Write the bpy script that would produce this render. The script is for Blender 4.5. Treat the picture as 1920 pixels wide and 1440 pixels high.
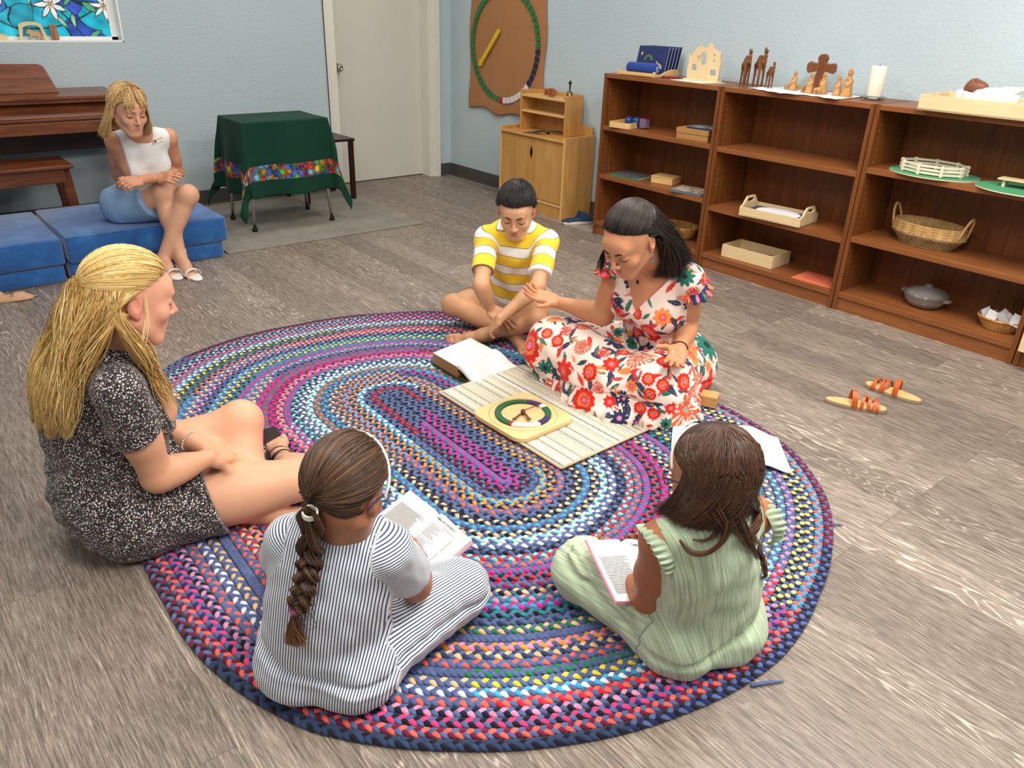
import bpy, math, random
import numpy as np
from mathutils import Vector, Matrix
for o in list(bpy.data.objects): bpy.data.objects.remove(o, do_unlink=True)
scene = bpy.context.scene
COL = scene.collection
PI = math.pi
# ------------------------------------------------------------------ camera
H = 1.42
F_PX = 1458.0
M = np.array([[0.77028395,-0.63696492,0.03063214],[-0.25805689,-0.35527557,-0.89843526],[0.58315459,0.68414542,-0.43803626]])
C0 = np.array([0.,0.,H])
cam_d = bpy.data.cameras.new('camera'); cam = bpy.data.objects.new('camera', cam_d); COL.objects.link(cam)
cam_d.sensor_width = 36.0; cam_d.lens = F_PX/1920*36.0; cam_d.clip_start = 0.02
Rm = Matrix(((M[0][0],-M[1][0],-M[2][0]),(M[0][1],-M[1][1],-M[2][1]),(M[0][2],-M[1][2],-M[2][2])))
cam.matrix_world = Matrix.Translation((0,0,H)) @ Rm.to_4x4()
scene.camera = cam
# ------------------------------------------------------------------ world, exposure
w = bpy.data.worlds.new('world'); scene.world = w; w.use_nodes = True
w.node_tree.nodes['Background'].inputs[0].default_value = (0.9,0.95,1.0,1); w.node_tree.nodes['Background'].inputs[1].default_value = 0.3
scene.view_settings.view_transform = 'Standard'; scene.view_settings.look = 'None'
scene.view_settings.gamma = 1.0; scene.view_settings.use_curve_mapping = False
scene.view_settings.exposure = 0.30
# ceiling lights (the lamps of the room): light + fixture built together further down
LAMPS = [(0.9,0.3,48),(2.7,0.9,54),(0.2,2.4,26),(2.6,2.9,30),(1.2,4.9,14),(3.2,4.9,12),(-1.2,0.4,26),(2.0,-1.0,36)]
CEIL = 2.62
for lx, ly, pw in LAMPS:
    ld = bpy.data.lights.new('ceiling_lamp','AREA'); ld.shape='RECTANGLE'; ld.size=1.15; ld.size_y=0.55; ld.energy=pw; ld.color=(1.0,0.955,0.90)
    lo = bpy.data.objects.new('ceiling_lamp', ld); COL.objects.link(lo); lo.location=(lx,ly,CEIL-0.05)
# ------------------------------------------------------------------ measuring helpers
def ray(px,py): return M.T @ np.array([px-960.,py-720.,F_PX])
def at(px,py,z=0.0):
    d=ray(px,py); return C0 + (z-H)/d[2]*d
def atY(px,py,y):
    d=ray(px,py); return C0 + y/d[1]*d
def atX(px,py,x):
    d=ray(px,py); return C0 + x/d[0]*d
def lin(h):
    h=h.lstrip('#'); r=[int(h[i:i+2],16)/255 for i in (0,2,4)]
    return tuple((c/12.92 if c<=0.04045 else ((c+0.055)/1.055)**2.4) for c in r)
# ------------------------------------------------------------------ materials
class NT:
    def __init__(s,name):
        s.m=bpy.data.materials.new(name); s.m.use_nodes=True; s.t=s.m.node_tree; s.b=s.t.nodes['Principled BSDF']
    def n(s,typ,**kw):
        nd=s.t.nodes.new(typ)
        for k,v in kw.items():
            if k in nd.inputs.keys() if isinstance(k,str) else False: nd.inputs[k].default_value=v
            else: setattr(nd,k,v)
        return nd
    def l(s,a,b): s.t.links.new(a,b)
    def coord(s,kind='Object',scale=(1,1,1),rot=(0,0,0)):
        tc=s.n('ShaderNodeTexCoord'); mp=s.n('ShaderNodeMapping'); mp.inputs['Scale'].default_value=scale; mp.inputs['Rotation'].default_value=rot
        s.l(tc.outputs[kind],mp.inputs[0]); return mp.outputs[0]
    def noise(s,vec,scale,detail=3,rough=0.5,dist=0.0):
        nd=s.n('ShaderNodeTexNoise'); nd.inputs['Scale'].default_value=scale; nd.inputs['Detail'].default_value=detail; nd.inputs['Roughness'].default_value=rough; nd.inputs['Distortion'].default_value=dist
        if vec is not None: s.l(vec,nd.inputs['Vector'])
        return nd
    def ramp(s,fac,stops,interp='LINEAR'):
        r=s.n('ShaderNodeValToRGB'); cr=r.color_ramp; cr.interpolation=interp
        while len(cr.elements)<len(stops): cr.elements.new(0.5)
        for e,(p,c) in zip(cr.elements,stops): e.position=p; e.color=(*c,1) if len(c)==3 else c
        s.l(fac,r.inputs[0]); return r.outputs[0]
    def mix(s,fac,a,b,mode='MIX'):
        m=s.n('ShaderNodeMix',data_type='RGBA',blend_type=mode)
        for i,v in ((0,fac),(6,a),(7,b)):
            if isinstance(v,(int,float)): m.inputs[i].default_value=v
            elif isinstance(v,tuple): m.inputs[i].default_value=(*v,1)
            else: s.l(v,m.inputs[i])
        return m.outputs[2]
    def math(s,op,a,b=None):
        m=s.n('ShaderNodeMath',operation=op)
        for i,v in ((0,a),(1,b)):
            if v is None: continue
            if isinstance(v,(int,float)): m.inputs[i].default_value=v
            else: s.l(v,m.inputs[i])
        return m.outputs[0]
    def bump(s,h,strength=0.3,dist=0.01):
        b=s.n('ShaderNodeBump'); b.inputs['Strength'].default_value=strength; b.inputs['Distance'].default_value=dist
        s.l(h,b.inputs['Height']); s.l(b.outputs[0],s.b.inputs['Normal'])
    def out(s,col=None,rough=0.5,spec=None,metal=0.0):
        if col is not None:
            if isinstance(col,tuple): s.b.inputs['Base Color'].default_value=(*col,1)
            else: s.l(col,s.b.inputs['Base Color'])
        s.b.inputs['Roughness'].default_value=rough; s.b.inputs['Metallic'].default_value=metal
        if spec is not None: s.b.inputs['Specular IOR Level'].default_value=spec
        return s.m
MATS={}
def plain(name,hexc,rough=0.6,metal=0.0,var=0.06,scale=30,bump=0.0):
    """one-colour surface with a little natural variation"""
    if name in MATS: return MATS[name]
    t=NT(name); c=lin(hexc); v=t.coord()
    nz=t.noise(v,scale,3)
    col=t.mix(nz.outputs[0],tuple(x*(1-var) for x in c),tuple(min(1,x*(1+var)) for x in c))
    if bump: t.bump(nz.outputs[0],bump,0.002)
    MATS[name]=t.out(col,rough,0.35,metal); return MATS[name]
def wood(name,dark,light,axis=0,scale=6.0,rough=0.4,stretch=14.0,contrast=(0.3,0.7)):
    if name in MATS: return MATS[name]
    t=NT(name); sc=[stretch,stretch,stretch]; sc[axis]=1.0
    v=t.coord(scale=tuple(sc))
    n1=t.noise(v,scale*0.35,5,0.6,1.2); n2=t.noise(v,scale*2.0,3,0.6,0.3)
    f=t.math('ADD',t.math('MULTIPLY',n1.outputs[0],0.75),t.math('MULTIPLY',n2.outputs[0],0.25))
    col=t.ramp(f,[(contrast[0],lin(dark)),(contrast[1],lin(light))])
    t.bump(n2.outputs[0],0.08,0.002)
    MATS[name]=t.out(col,rough,0.4); return MATS[name]
def fabric(name,hexc,rough=0.9,scale=900,var=0.12,big=0.10,bigscale=6,sheen=0.2):
    if name in MATS: return MATS[name]
    t=NT(name); c=lin(hexc); v=t.coord()
    a=t.noise(v,scale,2); b=t.noise(v,bigscale,4,0.6)
    col=t.mix(b.outputs[0],tuple(x*(1-big) for x in c),tuple(min(1,x*(1+big)) for x in c))
    col=t.mix(t.math('MULTIPLY',a.outputs[0],var*2),col,tuple(x*0.5 for x in c))
    t.bump(a.outputs[0],0.15,0.001)
    t.b.inputs['Sheen Weight'].default_value=sheen
    MATS[name]=t.out(col,rough,0.2); return MATS[name]
def attr_mat(name,rough=0.7,attr='col',bumpscale=0,bump=0.1,spec=0.25,sheen=0.0,sss=0.0):
    if name in MATS: return MATS[name]
    t=NT(name); a=t.n('ShaderNodeAttribute',attribute_name=attr)
    if bumpscale:
        nz=t.noise(t.coord(),bumpscale,3); t.bump(nz.outputs[0],bump,0.002)
    t.b.inputs['Sheen Weight'].default_value=sheen
    if sss: t.b.inputs['Subsurface Weight'].default_value=sss; t.b.inputs['Subsurface Radius'].default_value=(0.01,0.004,0.002); t.b.inputs['Subsurface Scale'].default_value=0.5
    MATS[name]=t.out(a.outputs['Color'],rough,spec); return MATS[name]
# ------------------------------------------------------------------ mesh collecting
class MB:
    def __init__(s): s.v=[]; s.f=[]
    def add(s,vs,fs):
        b=len(s.v); s.v+= [tuple(map(float,p)) for p in vs]; s.f+=[tuple(i+b for i in f) for f in fs]; return s
    def box(s,x0,x1,y0,y1,z0,z1):
        return s.add([(x0,y0,z0),(x1,y0,z0),(x1,y1,z0),(x0,y1,z0),(x0,y0,z1),(x1,y0,z1),(x1,y1,z1),(x0,y1,z1)],
            [(0,3,2,1),(4,5,6,7),(0,1,5,4),(1,2,6,5),(2,3,7,6),(3,0,4,7)])
    def hexa(s,b,t):
        """b, t: four bottom and four top points, counter-clockwise from above"""
        return s.add(list(b)+list(t),[(0,3,2,1),(4,5,6,7),(0,1,5,4),(1,2,6,5),(2,3,7,6),(3,0,4,7)])
    def prism(s,pts,z0,z1,axis=2):
        n=len(pts)
        def P(p,z):
            return {2:(p[0],p[1],z),1:(p[0],z,p[1]),0:(z,p[0],p[1])}[axis]
        vs=[P(p,z0) for p in pts]+[P(p,z1) for p in pts]
        fs=[tuple(range(n-1,-1,-1)),tuple(range(n,2*n))]+[(i,(i+1)%n,n+(i+1)%n,n+i) for i in range(n)]
        if axis==1: fs=[f[::-1] for f in fs]
        return s.add(vs,fs)
    def tube(s,pts,r,seg=8,caps=True,flat=1.0,up=(0,0,1)):
        pts=[np.array(p,float) for p in pts]; n=len(pts)
        rr=r if hasattr(r,'__len__') else [r]*n
        base=len(s.v); upv=np.array(up,float); vs=[]
        for i,p in enumerate(pts):
            t=pts[min(i+1,n-1)]-pts[max(i-1,0)]; t=t/(np.linalg.norm(t)+1e-12)
            a=np.cross(t,upv)
            if np.linalg.norm(a)<1e-3: a=np.cross(t,(1,0.2,0))
            a/=np.linalg.norm(a); b=np.cross(a,t)
            for k in range(seg):
                an=2*PI*k/seg; vs.append(p+rr[i]*(math.cos(an)*a+flat*math.sin(an)*b))
        fs=[]
        for i in range(n-1):
            for k in range(seg):
                fs.append((i*seg+k,(i+1)*seg+k,(i+1)*seg+(k+1)%seg,i*seg+(k+1)%seg))
        if caps: fs.append(tuple(range(seg))); fs.append(tuple((n-1)*seg+k for k in range(seg-1,-1,-1)))
        return s.add(vs,fs)
    def lathe(s,prof,c=(0,0,0),seg=32,sx=1.0,sy=1.0):
        vs=[];n=len(prof)
        for (r,z) in prof:
            for k in range(seg):
                a=2*PI*k/seg; vs.append((c[0]+r*sx*math.cos(a),c[1]+r*sy*math.sin(a),c[2]+z))
        fs=[(i*seg+k,i*seg+(k+1)%seg,(i+1)*seg+(k+1)%seg,(i+1)*seg+k) for i in range(n-1) for k in range(seg)]
        fs.append(tuple(range(seg-1,-1,-1))); fs.append(tuple((n-1)*seg+k for k in range(seg)))
        return s.add(vs,fs)
    def grid(s,fn,nu,nv,closed_u=False):
        vs=[fn(i/(nu-1 if not closed_u else nu),j/(nv-1)) for j in range(nv) for i in range(nu)]
        fs=[(j*nu+i,j*nu+(i+1)%nu,(j+1)*nu+(i+1)%nu,(j+1)*nu+i) for j in range(nv-1) for i in range(nu if closed_u else nu-1)]
        return s.add(vs,fs)
    def xf(s,mat):
        s.v=[tuple(mat@Vector(p)) for p in s.v]; return s
def link(name,me,parent=None):
    o=bpy.data.objects.new(name,me); COL.objects.link(o)
    if parent is not None: o.parent=parent
    return o
def obj(name,mb,mat,parent=None,bevel=0.0,smooth=False,solid=0.0,sub=0,loc=None,rotz=None,bseg=2):
    me=bpy.data.meshes.new(name); me.from_pydata(mb.v,[],mb.f); me.validate(); me.update()
    me.materials.append(mat)
    if smooth: me.polygons.foreach_set('use_smooth',[True]*len(me.polygons))
    o=link(name,me,parent)
    if solid: md=o.modifiers.new('solid','SOLIDIFY'); md.thickness=solid; md.offset=0
    if bevel: md=o.modifiers.new('bevel','BEVEL'); md.width=bevel; md.segments=bseg; md.limit_method='ANGLE'; md.angle_limit=0.6
    if sub: md=o.modifiers.new('sub','SUBSURF'); md.levels=sub; md.render_levels=sub
    if loc is not None: o.location=tuple(loc)
    if rotz is not None: o.rotation_euler=(0,0,rotz)
    return o
def thing(name,label,cat,loc=(0,0,0),rotz=0,group=None,rot=None):
    o=bpy.data.objects.new(name,None); o.empty_display_size=0.05; COL.objects.link(o); o.location=tuple(float(c) for c in loc); o.rotation_euler=rot if rot else (0,0,rotz)
    o['label']=label; o['category']=cat
    if group: o['group']=group
    return o
def tag(o,label,cat,group=None):
    o['label']=label; o['category']=cat
    if group: o['group']=group
    return o
def struct(name,mb,mat,bevel=0):
    o=obj(name,mb,mat,None,bevel); o['kind']='structure'; return o
def set_attr(me,name,arr,kind='FLOAT_COLOR'):
    a=me.attributes.new(name,kind,'POINT')
    if kind=='FLOAT_COLOR':
        arr=np.asarray(arr,dtype=np.float32)
        if arr.shape[1]==3: arr=np.concatenate([arr,np.ones((len(arr),1),np.float32)],1)
        a.data.foreach_set('color',arr.ravel())
    else: a.data.foreach_set('value',np.asarray(arr,dtype=np.float32).ravel())
def np_mesh(name,V,F,mat,parent=None,smooth=True,attrs={}):
    V=np.asarray(V,dtype=np.float32); F=np.asarray(F,dtype=np.int32); k=F.shape[1]
    me=bpy.data.meshes.new(name); me.vertices.add(len(V)); me.vertices.foreach_set('co',V.ravel())
    me.loops.add(F.size); me.loops.foreach_set('vertex_index',F.ravel())
    me.polygons.add(len(F)); me.polygons.foreach_set('loop_start',np.arange(0,F.size,k,dtype=np.int32)); 
    me.update(calc_edges=True)
    me.polygons.foreach_set('use_smooth',np.ones(len(F),dtype=bool))
    me.validate(); me.materials.append(mat)
    for an,(arr,kd) in attrs.items(): set_attr(me,an,arr,kd)
    return link(name,me,parent)
def text_mesh(name,body,size,mat,parent,matrix,extrude=0.0004,bold=0.0):
    cu=bpy.data.curves.new(name,'FONT'); cu.body=body; cu.size=size; cu.extrude=extrude; cu.offset=bold; cu.align_x='LEFT'
    tmp=bpy.data.objects.new('tmp',cu); COL.objects.link(tmp)
    dg=bpy.context.evaluated_depsgraph_get(); me=bpy.data.meshes.new_from_object(tmp.evaluated_get(dg))
    bpy.data.objects.remove(tmp,do_unlink=True)
    me.materials.clear(); me.materials.append(mat)
    o=link(name,me,parent); o.matrix_local=matrix; return o
# ================================================================== THE ROOM
XW,YB,XF=4.25,5.96,3.88
XL,YF=-3.0,-2.4
def wall_mat():
    t=NT('blue_wall_paint'); v=t.coord()
    n=t.noise(v,55,4,0.6); n2=t.noise(v,2.0,2)
    col=t.mix(n2.outputs[0],lin('#b1c2c8'),lin('#bccbd0'))
    t.bump(t.ramp(n.outputs[0],[(0.42,(0,0,0)),(0.62,(1,1,1))]),0.22,0.004)
    return t.out(col,0.55,0.3)
def floor_mat():
    t=NT('grey_oak_plank'); tc=t.n('ShaderNodeTexCoord')
    sep=t.n('ShaderNodeSeparateXYZ'); t.l(tc.outputs['Object'],sep.inputs[0])
    cmb=t.n('ShaderNodeCombineXYZ'); t.l(sep.outputs['Y'],cmb.inputs['X']); t.l(sep.outputs['X'],cmb.inputs['Y'])
    br=t.n('ShaderNodeTexBrick'); t.l(cmb.outputs[0],br.inputs['Vector'])
    br.offset=0.37; br.inputs['Scale'].default_value=1.0; br.inputs['Mortar Size'].default_value=0.0008; br.inputs['Mortar Smooth'].default_value=0.3
    br.inputs['Brick Width'].default_value=1.22; br.inputs['Row Height'].default_value=0.155; br.inputs['Bias'].default_value=0.0
    br.inputs['Color1'].default_value=(0,0,0,1); br.inputs['Color2'].default_value=(1,1,1,1); br.inputs['Mortar'].default_value=(0.5,0.5,0.5,1)
    # plank-wise shift of the grain
    sh=t.n('ShaderNodeVectorMath',operation='MULTIPLY_ADD'); t.l(br.outputs['Color'],sh.inputs[0]); sh.inputs[1].default_value=(7,13,5); t.l(tc.outputs['Object'],sh.inputs[2])
    mp=t.n('ShaderNodeMapping'); mp.inputs['Scale'].default_value=(1.0,0.11,1.0); t.l(sh.outputs[0],mp.inputs[0])
    warp=t.noise(mp.outputs[0],5.5,3,0.5,0.4)
    rings=t.math('SINE',t.math('MULTIPLY',warp.outputs[0],230.0))
    fine=t.noise(mp.outputs[0],260,3,0.75,0.2)
    mp2=t.n('ShaderNodeMapping'); mp2.inputs['Scale'].default_value=(1.0,0.05,1.0); t.l(sh.outputs[0],mp2.inputs[0])
    streak=t.noise(mp2.outputs[0],230,4,0.8)
    patch=t.noise(mp.outputs[0],3.2,2,0.5)
    lines=t.math('MULTIPLY',t.ramp(rings,[(0.62,(0,0,0)),(1.0,(1,1,1))]),t.ramp(fine.outputs[0],[(0.35,(0.1,0.1,0.1)),(0.65,(1,1,1))]))
    f=t.math('ADD',t.math('MULTIPLY',lines,t.ramp(patch.outputs[0],[(0.38,(0.0,0,0)),(0.62,(0.75,0.75,0.75))])),t.math('MULTIPLY',t.ramp(streak.outputs[0],[(0.36,(0,0,0)),(0.66,(1,1,1))]),0.62))
    base=t.ramp(f,[(0.0,lin('#62594f')),(0.32,lin('#8b8178')),(0.62,lin('#aca297')),(1.0,lin('#dcd3c8'))])
    tone=t.mix(br.outputs['Color'],lin('#d9d4d0'),lin('#fffaf4'))
    col=t.mix(1.0,base,tone,'MULTIPLY')
    col=t.mix(br.outputs['Fac'],col,lin('#4a443f'))
    t.bump(f,0.10,0.002)
    return t.out(col,0.42,0.4)
WALL=wall_mat(); FLOOR=floor_mat()
WHITE=plain('white_trim_paint','#dedbd0',0.45); DOORP=plain('off_white_door_paint','#cfcec3',0.5,scale=3,var=0.02)
struct('floor',MB().box(XL,XW+0.1,YF,YB+0.3,-0.1,0),FLOOR)
struct('ceiling',MB().box(XL,XW+0.1,YF,YB+0.3,CEIL,CEIL+0.1),plain('ceiling_white','#e8e6e0',0.9))
struct('wall_right',MB().box(XW,XW+0.1,YF,YB+0.3,0,CEIL),WALL)
struct('wall_left',MB().box(XL-0.1,XL,YF,YB+0.3,0,CEIL),WALL)
struct('wall_front',MB().box(XL,XW,YF-0.1,YF,0,CEIL),WALL)
WX0,WX1,WZ0,WZ1=-0.35,1.610,1.118,2.1   # window niche
DX0,DX1,DZ1=3.14,4.02,2.06             # door opening
bw=MB()
bw.box(XL,WX0,YB,YB+0.14,0,CEIL).box(WX0,WX1,YB,YB+0.14,0,WZ0).box(WX0,WX1,YB,YB+0.14,WZ1,CEIL).box(WX1,DX0,YB,YB+0.14,0,CEIL)
bw.box(DX0,DX1,YB,YB+0.14,DZ1,CEIL).box(DX1,XW,YB,YB+0.14,0,CEIL).box(XL,XW,YB+0.14,YB+0.2,0,CEIL)
struct('wall_back',bw,WALL)
BASE=plain('dark_rubber_baseboard','#4b4a48',0.5)
def cove(x0,x1,y0,y1):
    return MB().box(x0,x1,y0,y1,0,0.102)
struct('baseboard_right',MB().box(XW-0.008,XW,YF,YB-0.008,0,0.105).box(XW-0.018,XW,YF,YB-0.008,0,0.012),BASE,0.003)
struct('baseboard_back',MB().box(XL,3.06,YB-0.008,YB,0,0.105).box(XL,3.06,YB-0.018,YB,0,0.012).box(4.13,XW-0.008,YB-0.008,YB,0,0.105).box(4.13,XW-0.008,YB-0.018,YB,0,0.012),BASE,0.003)
# door
d1=thing('door_1','off-white flush door with a round satin knob','door',(DX0,YB+0.12,0)); d1['kind']='structure'
obj('door_panel',MB().box(0,DX1-DX0,-0.005,0.03,0.008,DZ1),DOORP,d1,0.002)
KN=plain('satin_chrome','#b9b7b2',0.22,1.0,0.02)
mb=MB().lathe([(0.002,0.0),(0.033,0.0),(0.033,0.006),(0.014,0.012),(0.012,0.032),(0.026,0.042),(0.0285,0.056),(0.022,0.068),(0.010,0.072),(0.009,0.069),(0.001,0.069)],seg=28)
mb.xf(Matrix.Translation((0.075,-0.005,0.925))@Matrix.Rotation(PI/2,4,'X'))
obj('door_handle',mb,KN,d1,smooth=True)
# casing: left, right, head with the reveal behind
struct('trim_1',MB().box(3.063,3.145,YB-0.018,YB,0,2.13).box(3.063,3.078,YB-0.026,YB,0,2.13).box(3.128,3.145,YB,YB+0.115,0,DZ1),WHITE,0.003)
struct('trim_2',MB().box(4.015,4.122,YB-0.018,YB,0,2.13).box(4.062,4.122,YB-0.03,YB,0,2.13).box(4.015,4.03,YB,YB+0.115,0,DZ1),WHITE,0.003)
struct('trim_3',MB().box(3.063,4.122,YB-0.02,YB,DZ1,2.14),WHITE,0.003)
# ceiling light fixtures
LITE=NT('lamp_diffuser'); LITE.b.inputs['Emission Color'].default_value=(1,0.96,0.9,1); LITE.b.inputs['Emission Strength'].default_value=3.0; LITEM=LITE.out((0.9,0.9,0.9),0.6)
for i,(lx,ly,pw) in enumerate(LAMPS):
    o=obj('ceiling_light_frame',MB().box(lx-0.62,lx-0.59,ly-0.31,ly+0.31,CEIL-0.045,CEIL).box(lx+0.59,lx+0.62,ly-0.31,ly+0.31,CEIL-0.045,CEIL).box(lx-0.59,lx+0.59,ly-0.31,ly-0.28,CEIL-0.045,CEIL).box(lx-0.59,lx+0.59,ly+0.28,ly+0.31,CEIL-0.045,CEIL),WHITE)
    o['kind']='structure'
# ------------------------------------------------------------------ window niche with leaded-look lily glass
fw=MB().box(WX0,WX1,YB,YB+0.10,WZ0-0.0,WZ0+0.012).box(WX1-0.012,WX1,YB,YB+0.10,WZ0,WZ1).box(WX0,WX0+0.012,YB,YB+0.1,WZ0,WZ1).box(WX0,WX1,YB,YB+0.1,WZ1-0.012,WZ1)
fw.box(WX0,WX1,YB+0.085,YB+0.105,WZ0,WZ0+0.032).box(WX1-0.052,WX1,YB+0.085,YB+0.105,WZ0,WZ1)
w1=thing('window_1','white framed niche window with blue lily pattern glass','window',(0,0,0)); w1['kind']='structure'
obj('window_frame',fw,plain('white_gloss_paint','#f0f2ee',0.35),w1,0.002)
def lily_mesh():
    """flat picture in the pane: coloured by vertex, drawn on a fine grid"""
    nx,nz=330,170; x=np.linspace(WX1-1.35,WX1-0.035,nx); z=np.linspace(WZ0+0.02,WZ0+0.62,nz)
    X,Z=np.meshgrid(x,z); rng=np.random.RandomState(5)
    P=np.stack([X.ravel(),Z.ravel()],1)
    warp=P+0.02*np.stack([np.sin(P[:,1]*31+1)+np.sin(P[:,0]*17),np.cos(P[:,0]*27)+np.sin(P[:,1]*13)],1)
    seeds=np.stack([rng.uniform(x[0],x[-1],60),rng.uniform(z[0],z[-1],60)],1)
    d=np.linalg.norm(warp[:,None]-seeds[None],axis=2); idx=np.argsort(d,1)[:,:2]
    d1_=d[np.arange(len(P)),idx[:,0]]; d2_=d[np.arange(len(P)),idx[:,1]]
    pal=np.array([lin(c) for c in ('#1596b8','#1f7fc4','#2a49a8','#17a3bd','#2f6fc0','#1b8fa6','#3550b5','#2ab0c8')])
    tone=(0.85+0.25*np.sin(P[:,0]*45+P[:,1]*20)*np.sin(P[:,1]*52))[:,None]
    col=pal[idx[:,0]%8]*tone
    line=(d2_-d1_)<0.0045; col[line]=lin('#10202c')
    def leaf(cx,cz,ang,L,W,c,rib=True):
        nonlocal col
        u=(P[:,0]-cx)*math.cos(ang)+(P[:,1]-cz)*math.sin(ang); v=-(P[:,0]-cx)*math.sin(ang)+(P[:,1]-cz)*math.cos(ang)
        t=np.clip(u/L,0,1); wd=W*np.sin(PI*t)**0.8*(1-0.25*t); ins=(u>0)&(u<L)&(np.abs(v)<wd)
        col[ins]=c; ed=(u>-0.002)&(u<L+0.002)&(np.abs(np.abs(v)-wd)<0.003); col[ed]=lin('#132a22')
        if rib: rb=ins&(np.abs(v)<0.0016); col[rb]=np.array(c)*0.5
    G=[lin('#4f9a72'),lin('#2f7d5c'),lin('#8fbfa0')]
    def vine(x0,z0,x1,z1,b):
        nonlocal col
        for t in np.linspace(0,1,160):
            px=x0+(x1-x0)*t; pz=z0+(z1-z0)*t+b*math.sin(PI*t)
            m=(np.abs(P[:,0]-px)<0.004)&(np.abs(P[:,1]-pz)<0.004); col[m]=lin('#12302a')
    for (vx0,vz0,vx1,vz1,b) in [(.35,1.42,1.0,1.2,.05),(1.0,1.2,1.55,1.35,-.06),(.55,1.15,.9,1.5,.04),(1.05,1.5,1.4,1.14,.04)]: vine(vx0,vz0,vx1,vz1,b)
    for i in range(56):
        leaf(rng.uniform(0.28,1.52),rng.uniform(1.13,1.66),rng.uniform(0,2*PI),rng.uniform(0.07,0.13),rng.uniform(0.011,0.02),G[i%3])
    for (cx,cz,R,a0) in [(0.96,1.44,.12,.2),(1.23,1.335,.10,.5),(1.545,1.33,.09,.3),(0.62,1.42,.11,.1),(0.42,1.3,.1,.6),(1.42,1.5,.1,.9),(0.78,1.2,.07,.9)]:
        for k in range(7): leaf(cx,cz,a0+k*2*PI/7,R,R*0.17,lin('#e9dfe0') if k%2 else lin('#cfd6dc'),True)
        for k in range(7):
            a=a0+.3+k*2*PI/7; m=np.hypot(P[:,0]-cx-0.02*math.cos(a),P[:,1]-cz-0.02*math.sin(a))<0.005; col[m]=lin('#b5743c')
        col[np.hypot(P[:,0]-cx,P[:,1]-cz)<0.009]=lin('#7f8f3a')
    V=np.stack([P[:,0],np.full(len(P),YB+0.088),P[:,1]],1)
    i,j=np.meshgrid(np.arange(nx-1),np.arange(nz-1)); a=(j*nx+i).ravel(); F=np.stack([a,a+1,a+nx+1,a+nx],1)
    m=attr_mat('lily_glass',0.18,spec=0.5)
    m.node_tree.links.new(m.node_tree.nodes['Attribute'].outputs['Color'],m.node_tree.nodes['Principled BSDF'].inputs['Emission Color'])
    m.node_tree.nodes['Principled BSDF'].inputs['Emission Strength'].default_value=0.45
    o=np_mesh('pane',V,F,m,w1,attrs={'col':(col,'FLOAT_COLOR')})
    obj('pane_backing',MB().box(WX0,WX1,YB+0.09,YB+0.11,WZ0,WZ1),plain('blue_glass_backing','#2d7fae',0.4),w1)
lily_mesh()
# ================================================================== FURNITURE
PIANO=wood('piano_walnut','#4a2210','#8f5230',0,7,0.32,12,(0.3,0.72))
pn=thing('piano','brown wooden console piano with closed lid against the back wall','piano',(0.62,5.42,0))
def P(name,mb,m=PIANO,par=pn,bev=0.004,**k): return obj(name,mb,m,par,bev,**k)
# local frame: x -0.7..0.8, y 0 = front, 0.5 = back
P('lid',MB().box(-0.74,0.80,0.0,0.50,0.835,0.855).box(-0.735,0.795,0.012,0.045,0.815,0.835))
P('key_cover',MB().hexa([(-0.70,0.02,0.735),(0.76,0.02,0.735),(0.76,0.12,0.735),(-0.70,0.12,0.735)],[(-0.70,0.075,0.812),(0.76,0.075,0.812),(0.76,0.12,0.812),(-0.70,0.12,0.812)]))
P('key_slip',MB().box(-0.74,0.80,0.0,0.06,0.645,0.712).box(-0.74,0.80,0.02,0.40,0.66,0.70).box(-0.74,0.80,0.006,0.05,0.717,0.733))
P('lower_panel',MB().box(-0.72,0.78,0.32,0.345,0.50,0.70),wood('piano_dark','#1f0d07','#3a1a0e',0,7,0.4))
for sx in (-0.745,0.775): P('side_panel',MB().box(sx,sx+0.035,0.10,0.50,0.0,0.835).box(sx,sx+0.035,0.0,0.2,0.60,0.835))
P('base_rail',MB().box(-0.74,0.80,0.36,0.40,0.03,0.12))
ms=MB().prism([(-0.62,0.0),(0.475,0.0),(0.43,0.150),(0.418,0.163),(0.395,0.170),(-0.55,0.185)],0,0.018,1)
ms.xf(Matrix.Translation((0,0.20,0.856))@Matrix.Rotation(-0.33,4,'X'))
P('music_desk',ms)
bn=thing('piano_bench','brown wooden piano bench pushed under the piano, behind the blue cushions','bench',(0.42,5.45,0))
P('seat',MB().box(-0.62,0.60,-0.18,0.18,0.468,0.490),par=bn,bev=0.006)
P('apron',MB().box(-0.57,0.55,-0.155,-0.135,0.385,0.468).box(-0.57,0.55,0.135,0.155,0.385,0.468).box(0.53,0.55,-0.15,0.15,0.385,0.468).box(-0.57,-0.55,-0.15,0.15,0.385,0.468),par=bn)
for (sx,sy) in ((-1,-1),(1,-1),(1,1),(-1,1)):
    x=0.0+sx*0.56; y=sy*0.105+0.015
    P('leg',MB().hexa([(x-0.025+sx*0.03,y-0.022,0),(x+0.025+sx*0.03,y-0.022,0),(x+0.025+sx*0.03,y+0.022,0),(x-0.025+sx*0.03,y+0.022,0)],[(x-0.028,y-0.025,0.468),(x+0.028,y-0.025,0.468),(x+0.028,y+0.025,0.468),(x-0.028,y+0.025,0.468)]),par=bn)
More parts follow.
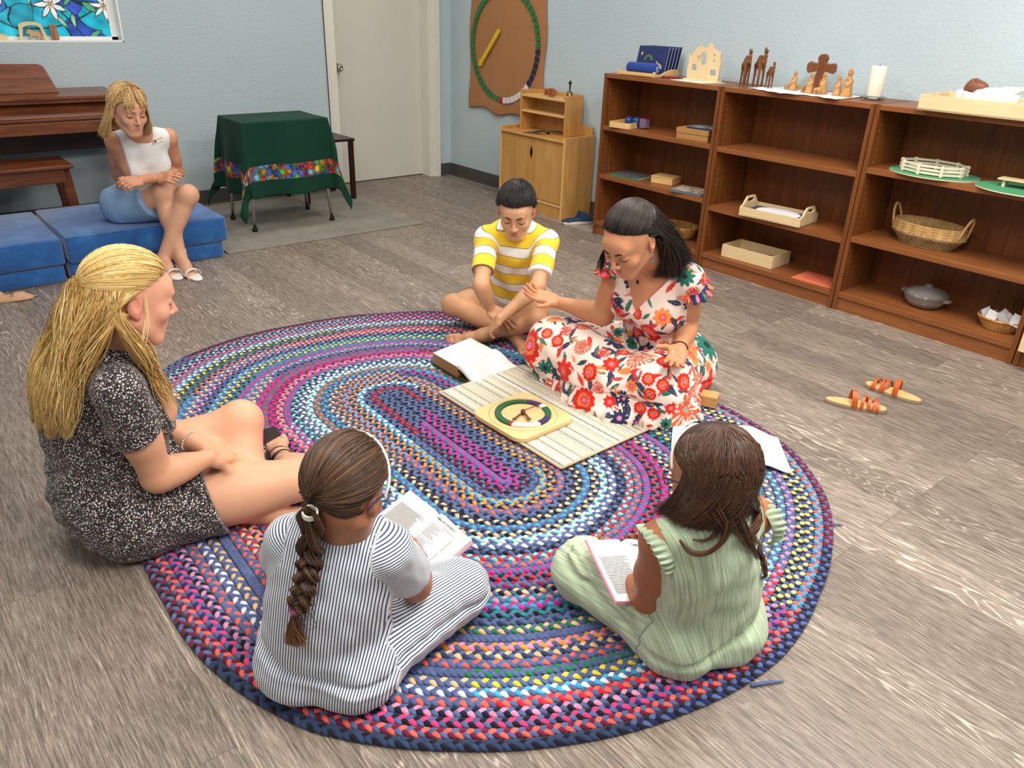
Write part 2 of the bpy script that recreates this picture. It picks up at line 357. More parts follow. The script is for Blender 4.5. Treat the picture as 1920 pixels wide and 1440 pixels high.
# blue play cushions: each a soft slab
BLUE=NT('blue_suede'); _v=BLUE.coord(); _a=BLUE.noise(_v,5,5,0.65,0.6); _b=BLUE.noise(_v,700,2)
_c=BLUE.ramp(_a.outputs[0],[(0.30,lin('#1b4580')),(0.55,lin('#29609f')),(0.75,lin('#457fb8'))]); BLUE.bump(_a.outputs[0],0.25,0.02); BLUE.b.inputs['Sheen Weight'].default_value=0.5
BLUEM=BLUE.out(_c,0.9,0.15)
def cushion(label,x0,x1,y0,y1,z0,z1,rz=0,seed=0):
    t=thing('play_couch_cushion',label,'cushion',((x0+x1)/2,(y0+y1)/2,z0),rz,'blue play couch cushions')
    hx,hy,h=(x1-x0)/2,(y1-y0)/2,z1-z0
    mb=MB().box(-hx,hx,-hy,hy,0,h)
    o=obj('cushion_body',mb,BLUEM,t,0.0)
    b=o.modifiers.new('bevel','BEVEL'); b.width=0.018; b.segments=4
    for p in o.data.polygons: p.use_smooth=True
    pip=MB()
    c=[(-hx+.004,-hy+.004),(hx-.004,-hy+.004),(hx-.004,hy-.004),(-hx+.004,hy-.004)]
    for z in (h-0.006,):
        for i in range(4): pip.tube([(c[i][0],c[i][1],z),(c[(i+1)%4][0],c[(i+1)%4][1],z)],0.003,6)
    obj('piping',pip,BLUEM,t,smooth=True)
    return t
cushion('thin blue bottom cushion under the seated woman in the white top',0.765,1.60,4.585,5.315,0,0.098)
cushion('thick blue top cushion that the woman in the white top sits on',0.77,1.63,4.57,5.31,0.099,0.245)
cushion('thin blue bottom cushion at the left edge of the photo',-0.12,0.745,4.60,5.315,0,0.098)
cushion('thick blue top cushion at the left edge, with nobody on it',-0.12,0.755,4.585,5.31,0.099,0.240)
# grey carpet
CARP=NT('grey_carpet'); _v=CARP.coord(); _a=CARP.noise(_v,260,3,0.8); _b=CARP.noise(_v,5,4,0.6)
_c=CARP.mix(_b.outputs[0],lin('#8e8a80'),lin('#b9b3a6')); _c=CARP.mix(CARP.ramp(_a.outputs[0],[(0.35,(0.55,0.55,0.55)),(0.65,(1.15,1.15,1.15))]),(0,0,0),_c,'MIX'); CARP.bump(_a.outputs[0],0.8,0.008); CARPM=CARP.out(_c,0.95,0.1)
cp=obj('carpet',MB().prism([(1.636,4.62),(3.045,4.595),(3.02,5.82),(1.636,5.84)],0,0.010),CARPM,bevel=0.003); tag(cp,'short grey carpet under the green covered table','rug')
# ------------------------------------------------------------------ table with green cloth
CHR=plain('chrome_tube','#c9c7c2',0.18,1.0,0.02); BLK=plain('black_rubber','#151515',0.6)
TX0,TX1,TY0,TY1,TZ=1.955,2.545,4.985,5.385,0.70
tb=thing('folding_table','small table on chrome tube legs with black feet, under the green cloth','table',((TX0+TX1)/2,(TY0+TY1)/2,0.0105))
hx,hy=(TX1-TX0)/2,(TY1-TY0)/2
obj('tabletop',MB().box(-hx+.004,hx-.004,-hy+.004,hy-.004,TZ-0.035,TZ-0.012),plain('beige_laminate','#b8a98a',0.5),tb,0.003)
for sx in (-1,1):
    for sy in (-1,1):
        lg=obj('leg',MB().tube([(sx*(hx-.05),sy*(hy-.05),TZ-0.035),(sx*(hx-.012),sy*(hy-.01),0.0)],0.011,12),CHR,tb,smooth=True)
        obj('rubber_foot',MB().lathe([(0.012,0.0),(0.017,0.0),(0.017,0.018),(0.014,0.028),(0.012,0.03)],(sx*(hx-.012),sy*(hy-.01),0.0),16),BLK,lg)
def cloth():
    OV=0.47; CL=0.66; n=150
    us=np.linspace(-hx-OV,hx+OV,n); vs=np.linspace(-hy-OV,hy+OV,n)
    U,Vv=np.meshgrid(us,vs); U=U.ravel(); Vv=Vv.ravel()
    du=np.maximum(np.abs(U)-hx,0); dv=np.maximum(np.abs(Vv)-hy,0); su=np.sign(U); sv=np.sign(Vv)
    drop=np.hypot(du,dv); ph=np.arctan2(dv,du)
    both=(du>0)&(dv>0)
    # how far the cloth swings outward: folds towards the corners
    px=np.clip(U,-hx,hx); py=np.clip(Vv,-hy,hy)
    ox=np.where(du>0,1.0,0)*su; oy=np.where(dv>0,1.0,0)*sv
    s2=np.sin(2*ph)
    outx=su*np.cos(ph)*(0.07*drop+0.13*drop*s2**2); outy=sv*np.sin(ph)*(0.085*drop+0.10*drop*s2**2)
    # pleats: swing along the edge beside each corner
    t=Vv/hy; wv=0.030*np.sin(3.0*U/hx*1.6+0.6)*np.clip(drop/OV,0,1)*(dv>0)
    wu=0.022*np.sin(4.2*Vv/hy+1.0)*np.clip(drop/OV,0,1)*(du>0)
    X=px+np.where(du>0,outx+wu*su*np.where(both,np.cos(ph),1),0); Y=py+np.where(dv>0,outy+wv*sv*np.where(both,np.sin(ph),1),0)
    # corner tip sways back under the edge like a soft cone
    dr=drop*(1-.07*s2*np.clip(drop/OV,0,1))
    Z=TZ+0.002-dr*0.985
    Z=np.where(drop>0,Z+0.006*np.exp(-drop/0.01),TZ+0.002)
    V=np.stack([X,Y,np.maximum(Z,0.03)],1)
    V[:,2]+=0.0015*np.sin(U*19)*np.cos(Vv*23)
    i,j=np.meshgrid(np.arange(n-1),np.arange(n-1)); a=(j*n+i).ravel(); F=np.stack([a,a+1,a+n+1,a+n],1)
    hd=np.minimum(hx+OV-np.abs(U),hy+OV-np.abs(Vv))
    uvn=np.stack([U,Vv,np.zeros_like(U)],1)
    G=NT('green_cloth_with_print_band')
    at_=G.n('ShaderNodeAttribute',attribute_name='hem'); uv=G.n('ShaderNodeAttribute',attribute_name='clothuv')
    vo=G.n('ShaderNodeTexVoronoi'); vo.inputs['Scale'].default_value=24; G.l(uv.outputs['Vector'],vo.inputs['Vector'])
    hue=G.n('ShaderNodeHueSaturation'); hue.inputs['Saturation'].default_value=1.7; hue.inputs['Value'].default_value=1.0
    sp=G.n('ShaderNodeSeparateColor'); G.l(vo.outputs['Color'],sp.inputs[0])
    pal=G.ramp(sp.outputs[0],[(0.0,lin('#d8271f')),(0.16,lin('#2b62b8')),(0.30,lin('#e9c526')),(0.42,lin('#4fae3c')),(0.56,lin('#8a2158')),(0.70,lin('#1d3f8c')),(0.82,lin('#c43a2a')),(0.92,lin('#6fb8d8'))],'CONSTANT')
    rad=G.ramp(vo.outputs['Distance'],[(0.0,(1.3,1.2,0.9)),(0.25,(0.9,0.9,0.9)),(0.6,(0.25,0.22,0.3))])
    spk=G.n('ShaderNodeTexVoronoi'); spk.inputs['Scale'].default_value=190; G.l(uv.outputs['Vector'],spk.inputs['Vector'])
    pr=G.mix(1.0,pal,rad,'MULTIPLY'); pr=G.mix(G.ramp(spk.outputs['Distance'],[(0.15,(0.45,0.45,0.45)),(0.4,(0,0,0))]),pr,lin('#e8e2b0'))
    m1=G.math('MULTIPLY',G.math('GREATER_THAN',at_.outputs['Fac'],0.105),G.math('LESS_THAN',at_.outputs['Fac'],0.200))
    fine=G.noise(G.coord(),1200,2)
    gr=G.mix(fine.outputs[0],lin('#0a2f22'),lin('#114031'))
    colr=G.mix(m1,gr,pr); G.b.inputs['Sheen Weight'].default_value=0.05; G.bump(fine.outputs[0],0.1,0.001)
    gm=G.out(colr,0.85,0.15)
    o=np_mesh('tablecloth',V,F,gm,None,attrs={'hem':(hd,'FLOAT'),'clothuv':(uvn,'FLOAT_COLOR')})
    o.location=((TX0+TX1)/2,(TY0+TY1)/2,0.0); md=o.modifiers.new('thick','SOLIDIFY'); md.thickness=0.0015; md.offset=1
    tag(o,'dark green cloth with a bright printed band draped over the small table','tablecloth')
cloth()
# ------------------------------------------------------------------ dark stool behind
DK=wood('dark_mahogany','#1d0a08','#3b1712',0,7,0.35)
st=thing('side_table','dark mahogany stool showing at the right behind the green cloth','stool',(2.80,5.68,0.0105))
obj('tabletop',MB().box(-0.24,0.215,-0.20,0.20,0.44,0.46),DK,st,0.004)
for sx in (-1,1):
    for sy in (-1,1): obj('leg',MB().box(sx*0.195-0.017,sx*0.195+0.017,sy*0.165-0.017,sy*0.165+0.017,0,0.44),DK,st,0.003)
# ------------------------------------------------------------------ wall hanging: felt year circle
hg=thing('wall_hanging','brown felt wall hanging with a ring of coloured blocks and a yellow arrow','wall hanging',(XW-0.004,5.195,0.62))
def felt():
    n=60; m=90; y0,y1=-0.475,0.455; z1=1.35
    vs=[];fs=[]
    for j in range(m):
        for i in range(n):
            a=i/(n-1); b=j/(m-1); z=b*z1; y=y0+(y1-y0)*a
            low=(1-b)**2
            y+=0.018*math.sin(5*b*PI+1.0)*(1 if a>0.5 else -1)*abs(a-0.5)*1.2
            z+=(1-b)*(0.014*math.sin(a*9)+0.010*math.sin(a*17+1)) if b<0.5 else 0
            x=-0.006-0.010*abs(math.sin(a*7.0+b*3))*low-0.008*low*abs(math.sin(a*13))
            vs.append((x,y,z))
    fs=[(j*n+i,j*n+i+1,(j+1)*n+i+1,(j+1)*n+i) for j in range(m-1) for i in range(n-1)]
    mb=MB().add(vs,fs); return mb
obj('felt_backing',felt(),fabric('brown_felt','#a9764a',0.95,500,0.08,0.05,4,0.1),hg,smooth=True,solid=0.003)
FG=fabric('green_felt','#14763d'); FN=fabric('navy_felt','#17153f'); FW=fabric('white_felt','#e2dfdf'); FR=fabric('red_felt','#b01423'); FY=fabric('yellow_felt','#e0b712')
NB=52
for k in range(NB):
    # angle 0 at the bottom, growing towards the door side (left in view)
    a=2*PI*(k+0.5)/NB
    if k==0: mt=FR
    elif k<=27: mt=FG
    elif k<=31: mt=FG
    else: mt=FG
    q=(NB-k)%NB
    if 1<=q<=6: mt=FW
    elif q==7: mt=FW
    elif 8<=q<=13: mt=FN
    cy,cz,RY=0.0,0.508,0.408
    da=PI/NB*0.80
    pts=[]
    for (r,s) in ((RY-0.022,-1),(RY+0.022,-1),(RY+0.022,1),(RY-0.022,1)):
        aa=a+s*da; pts.append((cy+r*math.sin(aa),cz-r*math.cos(aa)))
    o=obj('calendar_block',MB().prism(pts,-0.026,-0.020,0),mt,hg)
aw=MB()
ang=math.atan2(1.232-0.951,5.256-5.513)
L=0.375; pts=[(0,-0.017),(L*0.90,-0.017),(L*0.88,-0.03),(L,0.0),(L*0.88,0.03),(L*0.90,0.017),(0,0.017),(-0.02,0.0)]
ca,sa=math.cos(ang+PI),math.sin(ang+PI)
pts=[(0.061+p[0]*ca-p[1]*sa,0.612+p[0]*sa+p[1]*ca) for p in pts]
obj('arrow',aw.prism(pts,-0.034,-0.022,0),FY,hg)
# ------------------------------------------------------------------ play cupboard with hutch
MAP=wood('maple_ply','#b27c3c','#cf9e5c',2,5,0.38,9,(0.3,0.7)); MAPE=plain('maple_edge','#d9ae6e',0.4)
cb=thing('play_cupboard','light maple play cupboard with two doors and an open hutch shelf','cupboard',(3.935,4.49,0),0)
# local: x 0 (front) .. 0.30 ; y -0.37 (near) .. 0.37
CW=0.365
obj('side_panel',MB().box(0,0.30,-CW,-CW+0.018,0,0.585),MAP,cb,0.004); obj('side_panel',MB().box(0,0.30,CW-0.018,CW,0,0.585),MAP,cb,0.004)
obj('back_panel',MB().box(0.28,0.295,-CW+0.018,CW-0.018,0.0,0.64),MAP,cb)
obj('counter',MB().box(-0.012,0.28,-CW+0.018,CW-0.018,0.545,0.563),MAP,cb,0.006)
obj('edge_strip',MB().box(-0.003,0.003,-CW,-CW+0.018,0,0.585).box(-0.003,0.003,CW-0.018,CW,0,0.585),MAPE,cb,0.002)
for (a,b) in ((-CW+0.02,-0.002),(0.002,CW-0.02)):
    obj('door',MB().box(0.004,0.02,a,b,0.105,0.542),MAP,cb,0.004)
obj('finger_slot',MB().lathe([(0.001,-0.045),(0.010,-0.03),(0.016,0),(0.010,0.03),(0.001,0.045)],(0.004,0.0,0.44),16,sx=0.25,sy=1.0),BLK,cb,smooth=True)
obj('bottom_rail',MB().box(0.0,0.02,-CW+0.018,CW-0.018,0.085,0.101),MAPE,cb,0.003); obj('kick_panel',MB().box(0.006,0.02,-CW+0.018,CW-0.018,0.0,0.085),MAP,cb)
hut=thing('hutch','','x'); 
for k in ('label','category'): del hut[k]
hut.parent=cb; hut.location=(0.12,0.03,0.563)
HWd=0.255
obj('hutch_side',MB().box(0,0.17,-HWd,-HWd+0.016,0,0.285),MAP,hut,0.003); obj('hutch_side',MB().box(0,0.17,HWd-0.016,HWd,0,0.285),MAP,hut,0.003)
obj('hutch_back',MB().box(0.155,0.168,-HWd+0.016,HWd-0.016,0,0.285),MAP,hut)
obj('hutch_top',MB().box(0.0,0.155,-HWd+0.016,HWd-0.016,0.24,0.256),MAPE,hut,0.003); obj('hutch_shelf',MB().box(0.0,0.155,-HWd+0.016,HWd-0.016,0.13,0.144),MAPE,hut,0.003)
sc=MB()
for (x,z) in ((0.05,0.55),(0.22,0.56),(0.06,0.32),(0.2,0.33),(0.05,0.14),(0.2,0.16)): sc.lathe([(0.001,0),(0.0035,0.0),(0.0035,0.002),(0.001,0.002)],(0,0,0),10); sc.v[-40:]=[(x+v[0],-CW-0.0005-v[2],z+v[1]) for v in sc.v[-40:]]
obj('screw_heads',sc,plain('screw_brown','#6f4d25',0.5),cb)
# ------------------------------------------------------------------ bookcases
WAL=wood('walnut_laminate_vertical','#53290f','#8c5326',2,5,0.42,16,(0.25,0.8)); WALH=wood('walnut_laminate_horizontal','#6b3a1a','#9c6236',1,5,0.4,16,(0.2,0.85))
PIN=plain('peg_hole','#c79a6b',0.6)
def bookcase(y0,y1,shelves,label,last=False):
    D=0.355; t=thing('bookcase',label,'bookcase',(XF,y0,0),0,'brown bookcases along the right wall')
    Wd=y1-y0-0.003; TH=0.022
    for y in (0,Wd-TH): obj('side_panel',MB().box(0,D,y,y+TH,0,1.045),WAL,t,0.0015)
    obj('top_board',MB().box(0,D,TH,Wd-TH,1.02,1.045),WALH,t,0.0015)
    obj('back_board',MB().box(D-0.02,D-0.012,TH,Wd-TH,0.06,1.02),WAL,t)
    for i,z in enumerate(shelves): obj('shelf',MB().box(0.002,D-0.02,TH,Wd-TH,z-0.028,z),WALH,t,0.0015)
    obj('kick_board',MB().box(0.012,0.03,TH,Wd-TH,0,shelves[-1]-0.029),WALH,t)
    pins=MB()
    for y,s in ((TH,1),(Wd-TH,-1)):
        for x in (0.045,0.29):
            for k in range(26): 
                z=0.2+k*0.03; pins.box(x-0.0018,x+0.0018,min(y,y+s*0.0008),max(y,y+s*0.0008),z-0.0018,z+0.0018)
    obj('peg_holes',pins,PIN,t)
    return t
bookcase(2.830,3.745,[0.727,0.413,0.094],'brown bookcase next to the maple cupboard, with books and a glass tray')
bookcase(1.925,2.828,[0.722,0.381,0.095],'middle brown bookcase holding the white-disc tray and an open wooden box')
bookcase(1.020,1.923,[0.750,0.400,0.100],'brown bookcase holding the oval basket and the glass casserole')
bookcase(0.110,1.018,[0.750,0.400,0.100],'brown bookcase only just entering at the right edge')
# ================================================================== IMPLICIT SURFACES (one continuous skin per body)
def V3(*a): return np.array(a,dtype=float)
def unit(v): v=np.asarray(v,float); return v/(np.linalg.norm(v)+1e-12)
def frame(fwd,up):
    """columns: right, forward, up"""
    f=unit(fwd); u=np.asarray(up,float); u=unit(u-f*(u@f)); r=np.cross(f,u); return np.stack([r,f,u],1)
class Body:
    def __init__(s): s.p=[]
    def c(s,a,b,ra,rb=None,k=0.012,tag=0,op=1): s.p.append(('c',np.asarray(a,float),np.asarray(b,float),ra,ra if rb is None else rb,k,tag,op)); return s
    def e(s,c,r,R=None,k=0.012,tag=0,op=1): s.p.append(('e',np.asarray(c,float),np.asarray(r,float),np.eye(3) if R is None else R,None,k,tag,op)); return s
    def bx(s,c,r,R=None,rd=0.004,k=0.012,tag=0,op=1): s.p.append(('b',np.asarray(c,float),np.asarray(r,float),np.eye(3) if R is None else R,rd,k,tag,op)); return s
    def chain(s,pts,rs,k=0.01,tag=0,op=1):
        for i in range(len(pts)-1): s.c(pts[i],pts[i+1],rs[i],rs[i+1],k,tag,op)
        return s
    @staticmethod
    def one(q,P):
        if q[0]=='c':
            a,b,ra,rb=q[1:5]; ab=b-a; L=ab@ab+1e-12
            X=P-a; t=np.clip(X@ab/L,0,1); X=X-t[:,None]*ab; return np.sqrt(np.einsum('ij,ij->i',X,X))-(ra+(rb-ra)*t)
        if q[0]=='e':
            L=(P-q[1])@q[3]; r=q[2]
            L=L/r; k0=np.sqrt(np.einsum('ij,ij->i',L,L)); L=L/r; k1=np.sqrt(np.einsum('ij,ij->i',L,L))+1e-9
            return np.where(k0<1e-6,-r.min(),k0*(k0-1)/k1)
        L=np.abs((P-q[1])@q[3])-(q[2]-q[4]); return np.linalg.norm(np.maximum(L,0),axis=1)+np.minimum(L.max(1),0)-q[4]
    def _run(s,P,prims):
        D=None
        for q in prims:
            x=s.one(q,P); k=q[5]
            if D is None: D=x; continue
            if q[7]==1:
                h=np.clip(0.5+0.5*(D-x)/k,0,1); D=D*(1-h)+x*h-k*h*(1-h)
            else:
                h=np.clip(0.5-0.5*(D+x)/k,0,1); D=D*(1-h)-x*h+k*h*(1-h)
        return D
    def d(s,P):
        out=np.empty(len(P)); st=[(np.arange(len(P)),s.p)]
        while st:
            ix,prims=st.pop()
            if len(ix)==0: continue
            Q=P[ix]; lo=Q.min(0); hi=Q.max(0); c=((lo+hi)/2)[None]; R=np.linalg.norm(hi-lo)/2
            if len(prims)>3 and len(ix)>1:
                xs=np.array([s.one(q,c)[0] for q in prims]); m=min(x for x,q in zip(xs,prims) if q[7]==1)
                keep=[q for x,q in zip(xs,prims) if (q[7]==1 and x<m+2.6*R+q[5]*1.2+0.004) or (q[7]==-1 and x<1.5*R+0.03+max(0,m))]
                if not any(q[7]==1 for q in keep[:1]): keep=prims
            else: keep=prims
            if len(ix)<1000 or R<0.016 or len(keep)<4: out[ix]=s._run(Q,keep)
            else:
                a=int(np.argmax(hi-lo)); mid=(lo[a]+hi[a])/2; m_=Q[:,a]<mid
                if m_.all() or (~m_).all(): out[ix]=s._run(Q,keep)
                else: st.append((ix[m_],keep)); st.append((ix[~m_],keep))
        return out
    def tags(s,P):
        best=np.full(len(P),1e9); tg=np.zeros(len(P),int)
        for q in s.p:
            if q[7]!=1: continue
            x=s.one(q,P); m=x<best; best[m]=x[m]; tg[m]=q[6]
        return tg
    def bounds(s,pad=0.03):
        lo=[];hi=[]
        for q in s.p:
            if q[7]!=1: continue
            if q[0]=='c':
                r=max(q[3],q[4]); lo.append(np.minimum(q[1],q[2])-r); hi.append(np.maximum(q[1],q[2])+r)
            else:
                r=np.max(q[2]); lo.append(q[1]-r); hi.append(q[1]+r)
        return np.min(lo,0)-pad,np.max(hi,0)+pad
def smin(a,b,k):
    h=np.clip(0.5+0.5*(b-a)/k,0,1); return b*(1-h)+a*h-k*h*(1-h)
def smax(a,b,k): return -smin(-a,-b,k)
def grad(fn,P,e=0.0015):
    d0=fn(P); g=np.stack([fn(P+np.array([e,0,0]))-d0,fn(P+np.array([0,e,0]))-d0,fn(P+np.array([0,0,e]))-d0],1)/e
    return d0,g/(np.linalg.norm(g,axis=1,keepdims=True)+1e-9)
def surf(fn,lo,hi,vox,slack=1.2):
    """dual (surface nets) mesh of fn=0, evaluated only near the surface"""
    B=8; lo=np.asarray(lo,float); n=np.ceil((np.asarray(hi)-lo)/vox/B).astype(int)
    N=n*B
    gx,gy,gz=[np.arange(k) for k in n]
    bc=np.stack(np.meshgrid(gx,gy,gz,indexing='ij'),-1).reshape(-1,3)
    cen=lo+(bc*B+B/2)*vox
    dc=fn(cen)
    half=B*vox*0.5*math.sqrt(3)*slack+0.012
    G=np.where(dc>0,1.0,-1.0).astype(np.float32).reshape(n)
    G=np.repeat(np.repeat(np.repeat(G,B,0),B,1),B,2)
    act=bc[np.abs(dc)<half]*2
    H2=B//2
    sub=np.array([(x,y,z) for x in (0,1) for y in (0,1) for z in (0,1)])
    a2=(act[:,None,:]+sub[None]).reshape(-1,3)
    d2=fn(lo+(a2*H2+H2/2)*vox)
    half2=H2*vox*0.5*math.sqrt(3)*slack+0.006
    off=np.stack(np.meshgrid(*[np.arange(H2)]*3,indexing='ij'),-1).reshape(-1,3)
    far=a2[np.abs(d2)>=half2]; fv=np.sign(d2[np.abs(d2)>=half2])
    idx=(far[:,None,:]*H2+off[None]).reshape(-1,3); G[idx[:,0],idx[:,1],idx[:,2]]=np.repeat(fv,len(off))
    a3=a2[np.abs(d2)<half2]
    idx=(a3[:,None,:]*H2+off[None]).reshape(-1,3)
    for s0 in range(0,len(idx),400000):
        q=idx[s0:s0+400000]; G[q[:,0],q[:,1],q[:,2]]=fn(lo+q*vox)
    S=G<0
    # close at the border
    cnt=np.zeros([k-1 for k in N],np.int8)
    for dx in (0,1):
        for dy in (0,1):
            for dz in (0,1): cnt+=S[dx:N[0]-1+dx,dy:N[1]-1+dy,dz:N[2]-1+dz]
    ci=np.argwhere((cnt>0)&(cnt<8))
    corners=np.array([(x,y,z) for x in (0,1) for y in (0,1) for z in (0,1)])
    vals=np.stack([G[ci[:,0]+c[0],ci[:,1]+c[1],ci[:,2]+c[2]] for c in corners],1)
    acc=np.zeros((len(ci),3)); num=np.zeros(len(ci))
    for i in range(8):
        for j in range(i+1,8):
            if np.abs(corners[i]-corners[j]).sum()!=1: continue
            a,b=vals[:,i],vals[:,j]; m=(a<0)!=(b<0)
            t=np.where(m,a/(a-b+1e-12*(a==b)),0); t=np.clip(t,0,1)
            acc+=(corners[i]+(corners[j]-corners[i])*t[:,None])*m[:,None]; num+=m
    P=lo+(ci+acc/np.maximum(num,1)[:,None])*vox
    idm=np.full([k-1 for k in N],-1,np.int32); idm[ci[:,0],ci[:,1],ci[:,2]]=np.arange(len(ci))
    F=[]
    for ax in range(3):
        b,c=(ax+1)%3,(ax+2)%3
        sl0=[slice(1,N[k]-1) for k in range(3)]; sl1=list(sl0); sl0[ax]=slice(0,N[ax]-1); sl1[ax]=slice(1,N[ax])
        A=S[tuple(sl0)]; Bm=S[tuple(sl1)]
        e=np.argwhere(A!=Bm); flip=A[A!=Bm]
        o=np.array([1,1,1]); o[ax]=0; e=e+o
        def g(db,dc_):
            q=e.copy(); q[:,b]+=db; q[:,c]+=dc_; return idm[q[:,0],q[:,1],q[:,2]]
        f=np.stack([g(-1,-1),g(0,-1),g(0,0),g(-1,0)],1)
        f[~flip]=f[~flip][:,::-1]
        F.append(f)
    F=np.concatenate(F); F=F[(F>=0).all(1)]
    d0,gr=grad(fn,P); P=P-gr*np.clip(d0,-vox,vox)[:,None]
    return P,F,gr
def wob(P,f,seed=0):
    """cheap smooth noise, about -1..1"""
    r=np.random.RandomState(seed); o=np.zeros(len(P))
    for i in range(5):
        d=unit(r.normal(size=3)); d2=unit(r.normal(size=3)); o+=np.sin(P@d*f*(1+0.35*i)+r.uniform(0,6))*np.cos(P@d2*f*(0.8+0.3*i)+r.uniform(0,6))
    return o/2.2
def inst(fn,P,levels=6):
    """push points outside fn>off"""
    return P
# ------------------------------------------------------------------ anatomy
def add_hand(b,wr,d,nrm,side,s=1.0,curl=0.35,spread=0.12,thumb=0.7,tag=1,curls=None):
    """wr wrist, d direction to the fingertips, nrm palm normal (palm faces nrm), side +1 thumb towards +lat"""
    d=unit(d); n=unit(np.asarray(nrm,float)-d*(np.asarray(nrm,float)@d)); lat=np.cross(d,n)*side
    R=np.stack([lat,d,n],1)
    pc=wr+d*0.046*s
    b.bx(pc,V3(0.037,0.045,0.0125)*s,R,0.011*s,0.014,tag)
    b.e(wr+d*0.030*s+lat*0.024*s+n*0.007*s,V3(0.016,0.030,0.015)*s,R,0.014,tag)
    b.e(wr+d*0.028*s-lat*0.022*s+n*0.005*s,V3(0.014,0.030,0.012)*s,R,0.012,tag)
    L=[0.070,0.079,0.073,0.058]; xs=[0.029,0.010,-0.010,-0.028]; ks=[0.086,0.090,0.086,0.078]
    tips=[]
    for i in range(4):
        cu=curls[i] if curls else curl*(0.85+0.12*i)
        p=wr+d*ks[i]*s+lat*xs[i]*s
        a=(spread*(1.5-i)/1.5)*0.9; dd=unit(d*math.cos(a)+lat*math.sin(a)); an=0.0
        pts=[p-dd*0.012*s]; rr=[0.0092*s]
        q=p; pts.append(q); rr.append(0.0090*s)
        for j,fr in enumerate((0.45,0.31,0.24)):
            an+=cu*(0.8 if j==0 else 1.0)
            q=q+(dd*math.cos(an)+n*math.sin(an))*L[i]*fr*s; pts.append(q); rr.append((0.0082,0.0075,0.0062)[j]*s)
        b.chain(pts,rr,0.0035,tag); tips.append(q)
    t0=wr+d*0.022*s+lat*0.028*s+n*0.006*s; td=unit(lat*thumb+d*0.75+n*0.25)
    t1=t0+td*0.036*s; t2=t1+unit(td+d*0.35)*0.029*s; t3=t2+unit(td+d*0.6+n*curl*0.5)*0.021*s
    b.chain([t0,t1,t2,t3],[0.013*s,0.0105*s,0.0092*s,0.0075*s],0.006,tag)
    return tips
def add_foot(b,ank,toe,up,side,s=1.0,tag=2):
    """ank ankle joint, toe tip position, up = top of foot direction, side=+1: big toe on +lat"""
    d=unit(toe-ank); L=np.linalg.norm(toe-ank); n=unit(np.asarray(up,float)-d*(np.asarray(up,float)@d)); lat=np.cross(d,n)*side
    heel=ank-d*0.035*s-n*0.035*s
    b.e(heel,V3(0.029,0.036,0.030)*s,np.stack([lat,d,n],1),0.02,tag)
    b.c(ank-n*0.004*s,ank+d*L*0.35-n*0.022*s,0.033*s,0.030*s,0.02,tag)
    ball=ank+d*L*0.66-n*0.040*s
    b.c(heel+d*0.01,ball-lat*0.018*s,0.024*s,0.018*s,0.02,tag); b.c(ank+d*L*0.3-n*0.022*s,ball+lat*0.012*s,0.028*s,0.021*s,0.02,tag)
    b.c(ball+lat*0.018*s,ball-lat*0.026*s,0.0195*s,0.0155*s,0.012,tag)
    for i,(x,l,r) in enumerate(((0.029,0.052,0.0125),(0.011,0.050,0.009),(-0.004,0.045,0.0085),(-0.018,0.038,0.008),(-0.031,0.030,0.0078))):
        a=ball+lat*x*s+d*0.006*s; e=a+d*l*s*0.62+n*0.003*s; f=a+d*l*s-n*0.004*s
        b.chain([a,e,f],[r*1.1*s,r*s,r*0.95*s],0.004,tag)
    return heel,ball
HEADK=dict()
